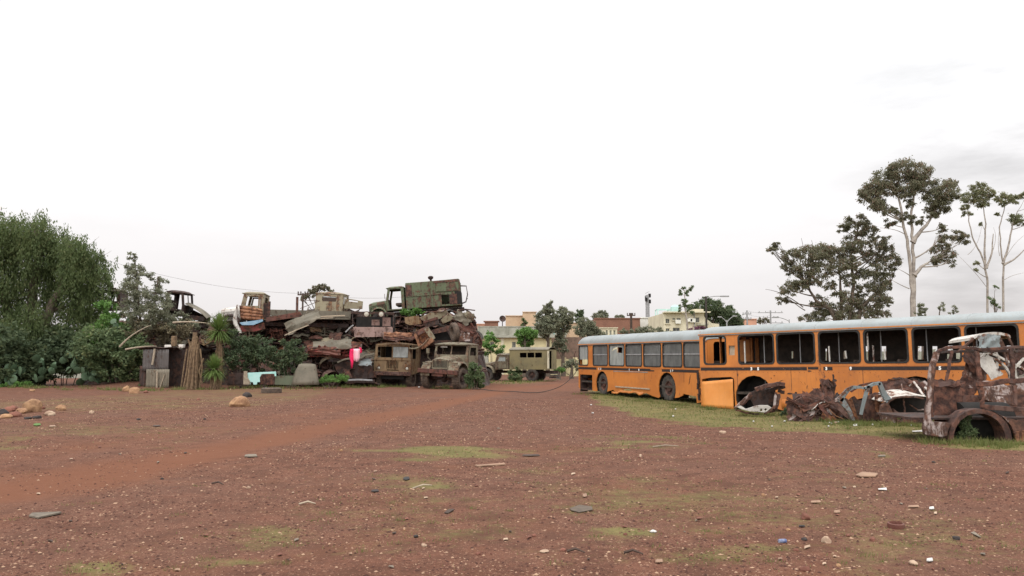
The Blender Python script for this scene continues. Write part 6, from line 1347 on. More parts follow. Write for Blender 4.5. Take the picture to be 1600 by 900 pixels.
# shed and straw bundle
Ysh = 46.2; b_ = at(263, 608, Ysh); b_.z = 0; sh = thing('shed', 'low shed of grey corrugated sheets beside the straw bundle', 'shed', T(*b_)); Pf = pt_fn(Ysh, b_)
def corr(name, x0, x1, z0, z1, y, m, parent, lean=0):
    mb = MB(); n = int((x1 - x0) / .025); mb.grid([[(x0 + (x1 - x0) * i / n + lean * j, y + .022 * math.sin(i * .9), z0 + (z1 - z0) * j / 5) for i in range(n + 1)] for j in range(6)]); o = mb.build(name, M_[m], parent, None, 60); o.modifiers.new('s', 'SOLIDIFY').thickness = .006
a = Pf(245, 0).x; c = Pf(285, 0).x; h1 = Pf(250, 546).z; h2 = Pf(250, 577).z
corr('corrugated_sheet', a + .05, c, h2 - .1, h1, .0, 'zinc', sh); corr('corrugated_sheet', Pf(253, 0).x, c + .1, .0, h2, -.06, 'mossy', sh); corr('corrugated_sheet', a - .15, a + .35, .0, h2 + .2, .1, 'rustdark', sh)
mb = MB(); mb.M = T((a + c) / 2, .5, h1 + .04) @ RX(-2) ; mb.crumple(c - a + .5, 1.2, .12, random.Random(8), 8, .03); mb.build('roof_sheet', M_['rustdark'], sh, None, 30)
mb = MB(); mb.box((0, 1.0, h1 / 2), (c - a, .05, h1)); mb.build('shed_wall', M_['rustdark'], sh)
mb = MB(); mb.tube([Pf(245, 608, -.15), Pf(245.5, 580, -.15)], .05, 6); mb.tube([Pf(250, 606, -.1), Pf(257, 585, -.1)], .03, 6); mb.tube([Pf(238, 570, -.1), Pf(242, 545, -.1)], .06, 6); mb.build('post', M_['palewood'], sh, None, 40)
for px, py, w_, m, lab in ((264, 541.5, .42, 'white', 'pale block lying on the shed roof'), (284, 541, .3, 'white', 'small white tin on the right end of the shed roof'), (272, 533, .26, 'straw', 'tan upright stump on the shed roof')):
    p_ = at(px, py, Ysh + .35); mb = MB(); mb.box((0, 0, 0), (w_, .3, .2 if m == 'white' else .6)); tag(mb.build('roof_weight', M_[m], None, T(*p_), bevel=.04), lab, 'block')
b_ = at(299, 610, 45.3); b_.z = 0; st = thing('straw_bundle', 'tall bundle of dry palm straw tied round a stump, beside the shed', 'straw', T(*b_)); rg = random.Random(12); mb = MB()
for k in range(170):
    a = rg.uniform(0, 6.28); r0 = rg.uniform(.1, .36); r1 = r0 * rg.uniform(.9, 1.35); z1 = rg.uniform(.7, 2.7); p0 = Vector((math.cos(a) * r1, math.sin(a) * r1, 0)); p1 = Vector((math.cos(a) * r0 * .8 + .08, math.sin(a) * r0 * .8, z1)); mb.path([p0, p0.lerp(p1, .5) + Vector((rg.uniform(-.05, .05), 0, 0)), p1], .06, .02)
mb.build('straw', M_['straw'], st); mb = MB(); mb.tube([(0, 0, 0), (.02, 0, 1.5), (.1, 0, 3.2)], [.26, .22, .12], 8)
for q in ([(308, 525), (306, 545), (304, 560)], [(294, 530), (300, 548)], [(292, 545), (288, 570), (283, 606)], [(313, 545), (316, 575), (312, 606)], [(318, 560), (311, 580), (316, 600)]): mb.tube([at(a, b, 45.2) - b_ for a, b in q], .045, 5)
mb.build('stump', M_['straw'], st, None, 40)
for q, lab in (([(187, 542), (205, 520), (236, 508)], 'long bare curved branch arching over the shed'), ([(270, 504), (300, 501), (330, 506)], 'thin arched branch below the stripped cab'), ([(196, 546), (225, 540), (245, 541)], 'grey branch lying along the shed roof')):
    b_ = at(*q[0], 46.8); mb = MB(); mb.tube(bez(*[at(a, b, 46.8) - b_ for a, b in q], 8), [.06, .055, .05, .045, .04, .035, .03, .025, .015], 6); tag(mb.build('bare_branch', M_['palewood'], None, T(*b_), 40), lab, 'branch')
# ------------------------------------------------------------------ town behind the yard
def bpt(px, Y): return at(px, 560, Y).x
def zpt(py, Y): return at(800, py, Y).z
def house(name, label, cat, Y, x0p, x1p, toppy, mat_, depth=8, wins=(), base=0.0, roofm=None, group=None, yaw=0, coping=True):
    """box house: front wall cut for its windows, side and back walls, flat roof; windows carry frame and dark pane"""
    x0, x1, zt = bpt(x0p, Y), bpt(x1p, Y), zpt(toppy, Y); r = thing(name, label, cat, T((x0 + x1) / 2, Y, 0) @ RZ(yaw), group); w = (x1 - x0) / 2
    hs = [[(bpt(a, Y) - (x0 + x1) / 2, zpt(d, Y)), (bpt(c, Y) - (x0 + x1) / 2, zpt(d, Y)), (bpt(c, Y) - (x0 + x1) / 2, zpt(b, Y)), (bpt(a, Y) - (x0 + x1) / 2, zpt(b, Y))] for a, b, c, d in wins]
    mb = MB(); mb.plate([(-w, 0), (w, 0), (w, zt), (-w, zt)], hs, .25)
    mb.box((-w + .12, depth / 2 + .125, zt / 2), (.24, depth - .26, zt)); mb.box((w - .12, depth / 2 + .125, zt / 2), (.24, depth - .26, zt)); mb.box((0, depth - .1, zt / 2), (2 * w - .5, .2, zt)); mb.build('wall', M_[mat_], r)
    mb = MB(); mb.box((0, depth / 2, zt - .35), (2 * w - .5, depth - .4, .2)); 
    if coping: mb.box((0, .1, zt + .06), (2 * w + .2, .5, .12))
    mb.build('roof', M_[roofm or mat_], r)
    for h in hs:
        (a, d), (c, _), (_, b), _ = h; mb = MB(); mb.plate([(a, d), (c, d), (c, b), (a, b)], [[(a + .07, d + .07), (c - .07, d + .07), (c - .07, b - .07), (a + .07, b - .07)]], .08, .1); mb.bar(((a + c) / 2, .14, d), ((a + c) / 2, .14, b), .06); f = mb.build('window', M_['parapet'], r)
        mb = MB(); mb.box(((a + c) / 2, .2, (b + d) / 2), (c - a, .02, b - d)); mb.build('pane', M_['window'], f)
        mb = MB(); mb.box(((a + c) / 2, -.06, d - .06), (c - a + .2, .2, .08)); mb.build('sill', M_[mat_], f)
    return r, w, zt
Y = 88
r, w, zt = house('yellow_house', 'long pale yellow flat roofed house with a stained parapet, behind the van body truck', 'house', Y, 752, 862, 527, 'yellowwall', 14, [(766, 534, 772, 546), (800, 534, 806, 546)], roofm='parapet', coping=False)
mb = MB(); n = 10; z1 = zpt(511, Y)
mb.box((.6, -.1, zt + .1), (2 * w + 2.0, .7, .28)); mb.build('balcony_slab', M_['parapet'], r)
mb = MB(); mb.box((.6, -.35, (zt + .24 + z1) / 2), (2 * w + 2.0, .12, z1 - zt - .24)); mb.box((w + 1.6, 4, (zt + .24 + z1) / 2), (.12, 10, z1 - zt - .24)); mb.box((.6, -.35, z1 + .04), (2 * w + 2.1, .22, .08))
for k in range(n): mb.box((-w - .3 + (2 * w + 1.8) * k / (n - 1), -.43, (zt + .24 + z1) / 2), (.2, .1, z1 - zt - .3))
mb.build('parapet', M_['parapet'], r)
mb = MB(); mb.box((bpt(856, Y) - r.location.x, -.08, zt / 2), (.35, .2, zt)); mb.box((bpt(785, Y) - r.location.x, -.05, zt / 2), (.3, .14, zt)); mb.build('pilaster', M_['cream'], r)
mb = MB(); mb.box((w + .9, -.43, (zt + .24 + z1) / 2), (1.4, .05, z1 - zt - .4)); mb.build('balcony_panel', M_['teal'], r)
house('beige_house', 'sandy beige house with a stepped roof, rising behind the yellow house', 'house', 130, 790, 826, 494, 'beigewall', 10)
house('beige_house', 'taller narrow sandy stair tower joined to the stepped beige house', 'house', 128, 817, 838, 488, 'beigewall', 8)
house('salmon_house', 'small orange plastered house glimpsed at the right end of the pile', 'house', 120, 735, 765, 507, 'pinkwall', 8)
house('beige_house', 'low pale house between the dark tree pair and the brick house', 'house', 125, 890, 920, 505, 'beigewall', 8, [(900, 512, 904, 518)])
house('brick_house', 'long red brown brick house with a flat top above the farther bus', 'house', 120, 930, 1001, 498, 'brick', 12)
house('cream_house', 'small cream house with tall windows in front of the brick house', 'house', 112, 938, 965, 513, 'cream', 6, [(947, 516, 950, 524), (953, 516, 956, 524), (959, 516, 962, 524)])
house('white_house', 'small white flat wall house left of the lattice water tower', 'house', 122, 1001, 1018, 497, 'whitewall', 8)
r, w, zt = house('white_house', 'two storey cream white house with turquoise roof tank behind the gap between the buses', 'house', 105, 1038, 1102, 489, 'cream', 12, [(1041, 498, 1047, 505.5), (1052, 497, 1056, 500), (1058.5, 497, 1064.5, 500), (1088, 496, 1094, 504), (1041, 513, 1047, 518), (1052, 512, 1063, 518)])
X0 = r.location.x; Y = 105
mb = MB(); mb.box((bpt(1098, Y) - X0, 3, zpt(487, Y)), (1.2, 3, .9)); mb.box((bpt(1074, Y) - X0, -.3, zpt(488, Y)), (6.0, 1.0, .15)); mb.build('roof_ledge', M_['cream'], r)
mb = MB(); mb.plate([(bpt(1102, Y) - X0, 0), (bpt(1125, Y) - X0, 0), (bpt(1125, Y) - X0, zpt(506, Y)), (bpt(1114, Y) - X0, zpt(505, Y)), (bpt(1102, Y) - X0, zpt(495, Y))], [], .3, .1); mb.build('side_wing', M_['cream'], r)
mb = MB(); mb.tube([(bpt(1086, Y) - X0, -.1, 0), (bpt(1086, Y) - X0, -.1, zt)], .06, 6); mb.build('drain_pipe', M_['pole'], r)
for px, py in ((1060, 503), (1078, 500), (1083, 501)): mb = MB(); mb.box((bpt(px, Y) - X0, -.2, zpt(py, Y)), (.7, .35, .5)); mb.build('air_conditioner', M_['whitewall'], r, bevel=.03)
mb = MB(); mb.box((bpt(1097, Y) - X0, -.5, zpt(508, Y)), (1.4, .9, .1)); [mb.bar((bpt(1094, Y) - X0 + k * .25, -.9, zpt(508, Y)), (bpt(1094, Y) - X0 + k * .25, -.9, zpt(504, Y)), .05) for k in range(6)]; mb.build('balcony', M_['parapet'], r)
p = at(1055, 487, 107); mb = MB(); mb.M = Matrix.Scale(.7, 4); mb.lathe([(.01, -.2), (.9, -.2), (.95, 0), (.9, 1.0), (.6, 1.3), (.25, 1.4), (.01, 1.4)], 18); tag(mb.build('water_tank', M_['teal'], None, T(p.x, p.y, zpt(489, 107) + .1), 40), 'turquoise water tank on the cream white house', 'water tank')
# lattice tower
Yl = 115; x = bpt(1037, Yl); zt = zpt(484, Yl); w_ = .9; lt = thing('lattice_tower', 'pale teal lattice frame tower standing left of the cream white house', 'tower', T(x, Yl, 0)); mb = MB()
for sx in (-1, 1):
    for sy in (-1, 1): mb.bar((sx * w_, sy * w_, 0), (sx * w_, sy * w_, zt), .14)
for k in range(6):
    z = zt * k / 5.0; z2 = min(zt, zt * (k + 1) / 5)
    for sy in (-1, 1): mb.bar((-w_, sy * w_, z), (w_, sy * w_, z), .1); mb.bar((-w_, sy * w_, z), (w_, sy * w_, z2), .06)
    for sx in (-1, 1): mb.bar((sx * w_, -w_, z), (sx * w_, w_, z), .1)
mb.build('frame', M_['teal'], lt)
# thin monument column with a dark head
Ym = 150; x = bpt(1013, Ym); zt = zpt(461, Ym); mo = thing('mast', 'slender pale mast with a dark cluster of antennas at its head', 'mast', T(x, Ym, 0)); mb = MB(); mb.tube([(0, 0, 0), (0, 0, zt)], [.45, .35], 8)
for k in range(14): mb.bar((-.4, 0, zt * .55 + k * .5), (.4, 0, zt * .55 + k * .5 + .4), .08)
mb.build('column', M_['pole'], mo, None, 40); mb = MB(); [mb.box((.42 * math.cos(k * 2), .42 * math.sin(k * 2), zt - .1 - .38 * k), (.42, .42, .7)) for k in range(5)]; mb.build('antenna', M_['dark'], mo)
def pole(name, label, cat, px, top, Y, m='wire', r=.12, arms=(), lamp=None, group=None):
    x = bpt(px, Y); z = zpt(top, Y); t_ = thing(name, label, cat, T(x, Y, 0), group); mb = MB(); mb.tube([(0, 0, 0), (0, 0, z)], [r, r * .8], 8); mb.build('pole', M_[m], t_, None, 40)
    for dz, ln in arms: mb = MB(); mb.bar((-ln, 0, z - dz), (ln, 0, z - dz), .12); [mb.box((s_, 0, z - dz + .18), (.1, .1, .25)) for s_ in (-ln * .9, -ln * .4, ln * .4, ln * .9)]; mb.build('crossarm', M_[m], t_)
    for dx, dz in (lamp or ()):
        mb = MB(); mb.tube(bez((0, 0, z - .3), (dx * .3, 0, z + .1), (dx, 0, z + dz), 5), .05, 6); mb.box((dx * 1.15, 0, z + dz), (abs(dx) * .45 + .1, .3, .14)); mb.build('lamp_head', M_['pole'], t_)
    return t_
pole('utility_pole', 'dark wooden pole standing in front of the brick house', 'utility pole', 987, 489, 95, 'darkwood', .17, [(.3, .5)])
pole('street_lamp', 'tall dark street lamp with one curved arm by the cream white house', 'street lamp', 1105, 463, 92, 'wire', .14, (), [(1.9, .0)])
pole('utility_pole', 'grey utility pole with short crossarm beside the salmon house', 'utility pole', 1169, 485, 130, 'pole', .16, [(.6, .7), (1.4, .7)])
pole('utility_pole', 'utility pole with two wide crossarms left of the bushy gum tree', 'utility pole', 1206, 485, 140, 'pole', .16, [(.4, 2.2), (2.2, 2.2), (1.3, 1.4)])
pole('street_lamp', 'small curved street lamp over the bus roof left of the bushy gum tree', 'street lamp', 1235, 499, 110, 'pole', .08, (), [(-1.6, .3)])
pole('street_lamp', 'twin armed white street lamp in front of the dark round tree', 'street lamp', 1137, 500, 90, 'pole', .09, (), [(-.7, .35), (.8, .45)])
pole('street_lamp', 'short white lamp post rising from the cream house roof line', 'street lamp', 1095.5, 478, 112, 'pole', .09, (), [(.1, .1)])
pole('utility_pole', 'distant pole with crossarm behind the crest of the pile', 'utility pole', 471, 458, 75, 'darkwood', .1, [(.15, .5)])
pole('utility_pole', 'wire pole hidden behind the weeping tree', 'utility pole', -60, 318, 62, 'darkwood', .14, [(.2, .8)])
mb = MB(); a, b = at(-60, 319, 62), at(471, 458.5, 75); pts = [a.lerp(b, k / 24) - Vector((0, 0, 1.6 * 4 * (k / 24) * (1 - k / 24))) for k in range(25)]; mb.tube([p - a for p in pts], .013, 4); tag(mb.build('overhead_wire', M_['pole'], None, T(*a)), 'thin sagging wire crossing the sky above the scrap pile', 'wire')
a, b = at(471, 458.5, 75), at(700, 452, 110); mb = MB(); mb.tube([a.lerp(b, k / 12) - a - Vector((0, 0, .8 * 4 * (k / 12) * (1 - k / 12))) for k in range(13)], .016, 4); tag(mb.build('overhead_wire', M_['pole'], None, T(*a)), 'faint wire running on behind the green box truck', 'wire')
for z, dz, lab in ((486, 0, 'upper faint wire strung between the two utility poles'), (492, 0, 'lower faint wire strung between the two utility poles')):
    a, b = at(1169, z, 130), at(1206, z, 140); mb = MB(); mb.tube([a.lerp(b, k / 6) - a - Vector((0, 0, .3 * 4 * (k / 6) * (1 - k / 6))) for k in range(7)], .018, 4); tag(mb.build('overhead_wire', M_['pole'], None, T(*a)), lab, 'wire')
house('salmon_house', 'small salmon plastered house beside the dark round tree', 'house', 140, 1165, 1184, 499, 'pinkwall', 8)
p = at(785, 509, 95); sd_ = thing('satellite_dish', 'dark satellite dish tilted on the yellow house roof', 'satellite dish', T(*p)); mb = MB(); mb.M = T(0, 0, .8) @ RY(35) @ RX(70) @ Matrix.Scale(.42, 4); mb.lathe([(.01, 0), (.5, .1), (.95, .35), (.93, .38), (.48, .14), (.01, .04)], 18); mb.build('dish', M_['rustdark'], sd_, None, 40); mb = MB(); mb.tube([(0, 0, -1.2), (0, 0, .8)], .06, 6); mb.tube([(0, 0, .8), (-.2, -.2, 1.0)], .03, 5); mb.build('mount', M_['rustdark'], sd_)
p = at(768, 509, 96); mb = MB(); mb.box((0, 0, 0), (1.6, 1.4, .9)); mb.box((0, 0, .5), (1.9, 1.7, .12)); tag(mb.build('roof_hut', M_['brick'], None, T(*p), bevel=.02), 'small brown hut on the yellow house roof', 'hut')
# walls
def wall(name, label, Y, x0p, x1p, top, m, t=.35, posts=0, yaw=0):
    x0, x1, z = bpt(x0p, Y), bpt(x1p, Y), zpt(top, Y); r = thing(name, label, 'wall', T((x0 + x1) / 2, Y, 0) @ RZ(yaw)); w = (x1 - x0) / 2; mb = MB(); mb.box((0, 0, z / 2), (2 * w, t, z)); mb.build('panel', M_[m], r)
    for k in range(posts): mb = MB(); mb.box((-w + 2 * w * k / max(1, posts - 1), -.06, z / 2 + .08), (.4, t + .2, z + .16)); mb.build('pier', M_[m], r)
    return r
wall('yard_wall', 'low yellowish yard wall with piers between the van body truck and the farther bus', 80, 864, 916, 561, 'yellowwall', .3, 4)
wall('stone_wall', 'rough reddish stone wall above the yard wall', 92, 862, 950, 527, 'stonewall', .8)
wall('grey_wall', 'long grey concrete boundary wall seen through the nearer bus', 64, 1010, 1900, 549, 'parapet', .3, 9)
wall('grey_wall', 'long weathered boundary wall behind the scrap pile', 72, -600, 760, 553, 'parapet', .3, 12)
# town trees: crown clusters at their distance
def tt(label, Y, base, cl, dens, leaf, lm, seed, name='tree', group='trees in the town', bark='bark', droop=.2, tr=.2, fork=None, **k): return make_tree(name, label, 'tree', Y, base, fork or [(base, cl[0][1])], cl, dens, leaf, lm, bark, tr, group, droop, .5, seed, **k)
tt('left and taller of the grey green tree pair by the yellow house', 78, 856, [(856, 482, 9), (850, 495, 13), (862, 492, 12), (846, 510, 12), (858, 508, 14), (868, 505, 11), (850, 520, 10), (858, 474, 6)], 4.2, .35, 'leafgrey', 61, droop=.4)
tt('right and shorter of the grey green tree pair by the yellow house', 79, 880, [(878, 484, 8), (884, 492, 11), (876, 500, 11), (890, 500, 8), (882, 510, 10), (876, 520, 10), (878, 532, 9), (870, 540, 8), (882, 545, 7)], 4.2, .35, 'leafgrey', 62, droop=.4)
tt('dark narrow cypress rising behind the low pale house', 110, 906, [(906, 485, 4, 1.6), (903, 492, 5, 1.4), (909, 491, 5, 1.4), (906, 500, 7)], 9, .4, 'leafdark', 63)
tt('small round topped tree above the brick house', 128, 938, [(934, 492, 6), (941, 490, 7), (946, 494, 6), (930, 496, 5), (938, 497, 7)], 8, .4, 'leafgrey', 64)
tt('dusty olive tree in front of the brick house left end', 98, 918, [(912, 502, 9), (922, 508, 10), (905, 514, 10), (916, 518, 12), (930, 516, 9), (936, 522, 9)], 6, .35, 'leafgrey', 65)
tt('tiny faint tree left of the white flat wall house', 140, 968, [(964, 495, 4), (970, 494, 4), (974, 497, 4)], 9, .4, 'leafgrey', 66)
tt('grey bushy tree right of the white flat wall house', 120, 1026, [(1022, 500, 6), (1030, 498, 6), (1034, 504, 6), (1024, 507, 6)], 8, .35, 'leafgrey', 67)
tt('tall airy young tree with sparse leaves in front of the cream white house', 80, 1074, [(1066, 450, 6), (1076, 452, 6), (1070, 460, 6), (1062, 458, 4), (1068, 470, 6), (1074, 476, 6), (1080, 448, 4), (1064, 478, 4), (1078, 487, 5), (1060, 484, 4), (1086, 489, 5)], 2.6, .3, 'leafmid', 68, trunks=[[(1077, None), (1074, 505), (1070, 480), (1070, 455)]], tr=.12, bark='palebark')
tt('big dark round tree behind the cream white house', 125, 1115, [(1100, 478, 14), (1085, 485, 12), (1115, 480, 14), (1108, 492, 16), (1130, 492, 14), (1142, 495, 14), (1150, 500, 12), (1092, 495, 12), (1128, 502, 14), (1155, 506, 8), (1104, 470, 8), (1140, 484, 8)], 6.5, .45, 'leafdark', 69, tr=.4)
tt('small reddish grey tree between the two utility poles', 130, 1192, [(1189, 499, 5), (1195, 500, 5), (1199, 502, 4), (1186, 503, 4)], 8, .35, 'leafeuc', 70)
tt('green round tree in front of the yellow house balcony', 76, 820, [(812, 522, 8), (822, 518, 9), (832, 522, 8), (818, 530, 9), (828, 532, 8), (821, 540, 8), (812, 533, 5), (836, 519, 4)], 11, .26, 'leafbright', 71)
tt('tiny green treetop on the beige house roof line', 110, 820, [(819, 500, 4), (821, 505, 4), (818, 508, 4)], 12, .3, 'leafmid', 72)
tt('flat topped gum tree far behind the crest of the pile', 85, 495, [(480, 461, 6), (488, 454, 7), (496, 449, 7), (503, 447, 6), (510, 450, 5), (517, 455, 5), (521, 458, 4), (474, 466, 5), (492, 463, 4)], 7, .3, 'leafeuc', 73, droop=.4, name='eucalyptus_tree')
tt('bush with purple flowers beside the end of the cream white house', 85, 1085, [(1080, 518, 6), (1090, 515, 7), (1072, 521, 5), (1098, 514, 5)], 9, .22, 'leafflower', 74, name='flowering_bush')
tt('row of dusty shrubs along the roof line of the farther bus', 90, 1010, [(1000, 518, 9), (1015, 516, 9), (1030, 518, 8), (985, 520, 8), (1045, 521, 6), (975, 518, 6), (1062, 520, 5)], 6, .3, 'leafgrey', 75, name='shrub')
tt('low bush against the yard wall near the farther bus', 70, 893, [(885, 570, 7), (895, 566, 8), (903, 572, 7), (878, 576, 5)], 6, .22, 'leafgrey', 76, name='shrub')
tt('small bush at the foot of the yard wall', 68, 873, [(868, 578, 4), (874, 577, 4), (880, 579, 4)], 9, .2, 'leafbright', 77, name='shrub')
# farther off: one continuous belt of trees on the horizon
rs_ = np.random.RandomState(88); cl = []
for k in range(90):
    x = -330 + 660 * k / 89; cl.append((Vector((x, 210 + rng.uniform(-15, 30), rng.uniform(.5, 3))), 7, 6, rng.uniform(2.5, 5), 210))
V, Qd = leaf_quads(cl, 1.1, rs_, .1, .6, .3); V[:, 2] = np.maximum(V[:, 2], 0); tag(np_mesh('treeline', V, Qd, M_['leafgrey']), 'far belt of trees along the horizon', 'treeline', kind='stuff')
# ------------------------------------------------------------------ stones and litter on the yard
def stone(label, px, py, wpx, mat_, seed, sq=.75, name='stone', group=None, Yadd=0):
    rg = random.Random(seed); p = gnd(px, py); r = wpx / F * p.y / 2; bm = bmesh.new(); bmesh.ops.create_icosphere(bm, subdivisions=3, radius=1)
    o_ = Vector((rg.uniform(-20, 20), rg.uniform(-20, 20), rg.uniform(-20, 20)))
    for v in bm.verts:
        q = v.co.copy(); k = 1 + .42 * noise.noise(q * .9 + o_) + .16 * noise.noise(q * 2.3 + o_) + .07 * noise.noise(q * 6 + o_); v.co = Vector((q.x * k, q.y * k * .9, max(-.35, q.z * k * sq))) * r
    me = bpy.data.meshes.new(name); bm.to_mesh(me); bm.free(); me.shade_smooth(); me.set_sharp_from_angle(angle=R(32)); me.materials.append(M_[mat_])
    z = gh(p.x, p.y); return tag(link(name, me, None, T(p.x, p.y, z + r * .28) @ RZ(rg.uniform(0, 360))), label, 'stone', group)
S_ = 0
for a in ((374, 636, 28, 'rock', .85, 'big ochre boulder alone on the dirt in front of the turquoise panel', 'boulder'), (386.5, 621, 12, 'rockdark', 1.0, 'dark round stone touching the back of the big ochre boulder', 'stone'),
          (50, 645, 32, 'rock', .9, 'biggest pale ochre stone of the cluster on the left verge', 'boulder'), (33, 647, 20, 'rock', .6, 'low ochre stone on the left flank of the biggest one', 'stone'), (17, 644, 18, 'rockred', .8, 'reddish stone left of the biggest one in the cluster', 'stone'), (24, 652, 18, 'rockred', .7, 'reddish stone in front of the biggest one in the cluster', 'stone'), (5, 648, 15, 'rockdark', .8, 'dark stone at the left end of the cluster', 'stone'), (8, 654, 16, 'rock', .6, 'flat ochre stone at the left end of the cluster', 'stone'), (78, 650, 14, 'rockpale', .7, 'small pale stone right of the cluster', 'stone'), (95, 643, 16, 'rock', .7, 'ochre stone farthest right of the cluster', 'stone'), (58, 655, 12, 'rockdark', .6, 'small dark stone below the biggest one', 'stone'), (44, 656, 10, 'rockdark', .5, 'flat dark chip at the front of the cluster', 'stone'), (66, 640, 10, 'rockred', .6, 'small reddish stone right behind the biggest one', 'stone'),
          (198, 612, 13, 'rock', 1.0, 'upright ochre stone leaning by the broad green shrub', 'stone'), (210, 615, 16, 'rock', .9, 'round ochre stone right of the upright one by the shrub', 'stone'), (143, 647, 8, 'rockpale', .8, 'small whitish stone on the left lawn', 'stone'), (50, 612, 9, 'rock', .5, 'flat ochre stone before the red earth mound', 'stone'), (228, 614, 8, 'rockred', .6, 'little reddish stone beside the weed by the shed', 'stone'),
          (729, 605, 13, 'rockred', .8, 'pinkish stone beside the front tyre of the bonnet truck', 'stone'), (475, 603, 6, 'rockpale', 1, 'pale pebble propped against the left of the grey hood panel', 'stone'), (488, 602, 9, 'rockpale', 1, 'pale stone propped against the right of the grey hood panel', 'stone'),
          (1259, 813, 14, 'rockred', .95, 'round maroon stone on the right foreground', 'stone'), (1291, 850, 15, 'rockpale', 1.0, 'pale egg shaped stone on the right foreground', 'stone'), (1257, 847, 9, 'rockdark', .7, 'small grey stone left of the pale egg shaped one', 'stone'), (1193, 776, 7, 'rock', .9, 'small yellowish stone on the right', 'stone'), (1364, 848, 11, 'rockred', .7, 'flat reddish stone right of the pale egg shaped one', 'stone'), (1428, 885, 14, 'rockpale', .6, 'wide pale stone near the bottom right', 'stone'), (1495, 847, 10, 'rockdark', .8, 'dark lump in the grass at right', 'stone'), (1258, 895, 14, 'rockred', .7, 'maroon stone cut by the bottom edge', 'stone'), (650, 843, 8, 'rockdark', .7, 'small dark stone in the middle foreground', 'stone'), (747, 872, 9, 'rockred', .7, 'dark red stone low in the middle foreground', 'stone'), (851, 868, 14, 'rockpale', .35, 'flat pale chip of stone low in the middle', 'stone'), (880, 866, 8, 'rockred', .8, 'dark red stone right of the flat pale chip', 'stone'), (216, 657, 6, 'rockdark', .8, 'small dark lump on the left lawn', 'stone'), (310, 625, 6, 'rockred', .7, 'little red stone on the lawn before the shed', 'stone'), (320, 656, 5, 'rockdark', .6, 'dark chip on the lawn centre left', 'stone'), (1129, 677, 10, 'rockpale', .6, 'whitish stone on the dirt in front of the buses', 'stone'), (1021, 834, 10, 'paper', .5, 'white crumpled scrap in the bright grass patch', 'litter'), (977, 839, 7, 'rockred', .7, 'red stone in the bright grass patch', 'stone'), (1306, 662, 6, 'rockpale', .7, 'pale stone before the crushed wreck', 'stone')):
    S_ += 1; o = stone(a[5], a[0], a[1], a[2], a[3], 900 + S_, a[4], a[6])
    if a[6] == 'litter': o.name = 'crumpled_paper'; o['category'] = 'litter'
def flat(name, label, cat, pts, mat_, t=.02, curl=.02, lift=.0, group=None):
    g_ = [gnd(*p) for p in pts]; c = sum(g_, Vector()) / len(g_); mb = MB(); n = len(g_); z = gh(c.x, c.y) + .006 + lift
    top = [(p.x - c.x, p.y - c.y, t + curl * (i % 2)) for i, p in enumerate(g_)]; bot = [(x, y, zz - t) for x, y, zz in top]
    mb.add(top + bot, [tuple(range(n)), tuple(range(2 * n - 1, n - 1, -1))] + [(i, (i + 1) % n, n + (i + 1) % n, n + i) for i in range(n)])
    return tag(mb.build(name, M_[mat_], None, T(c.x, c.y, z)), label, cat, group)
def bit(px, py, w, h, a=0): 
    c, s_ = math.cos(R(a)), math.sin(R(a)); return [(px - w, py + h * .4 - s_ * w), (px - w * .2, py + h - s_ * w * .2), (px + w, py + h * .3 + s_ * w), (px + w * .8, py - h * .7 + s_ * w * .8), (px - w * .3, py - h), (px - w * .9, py - h * .3)]
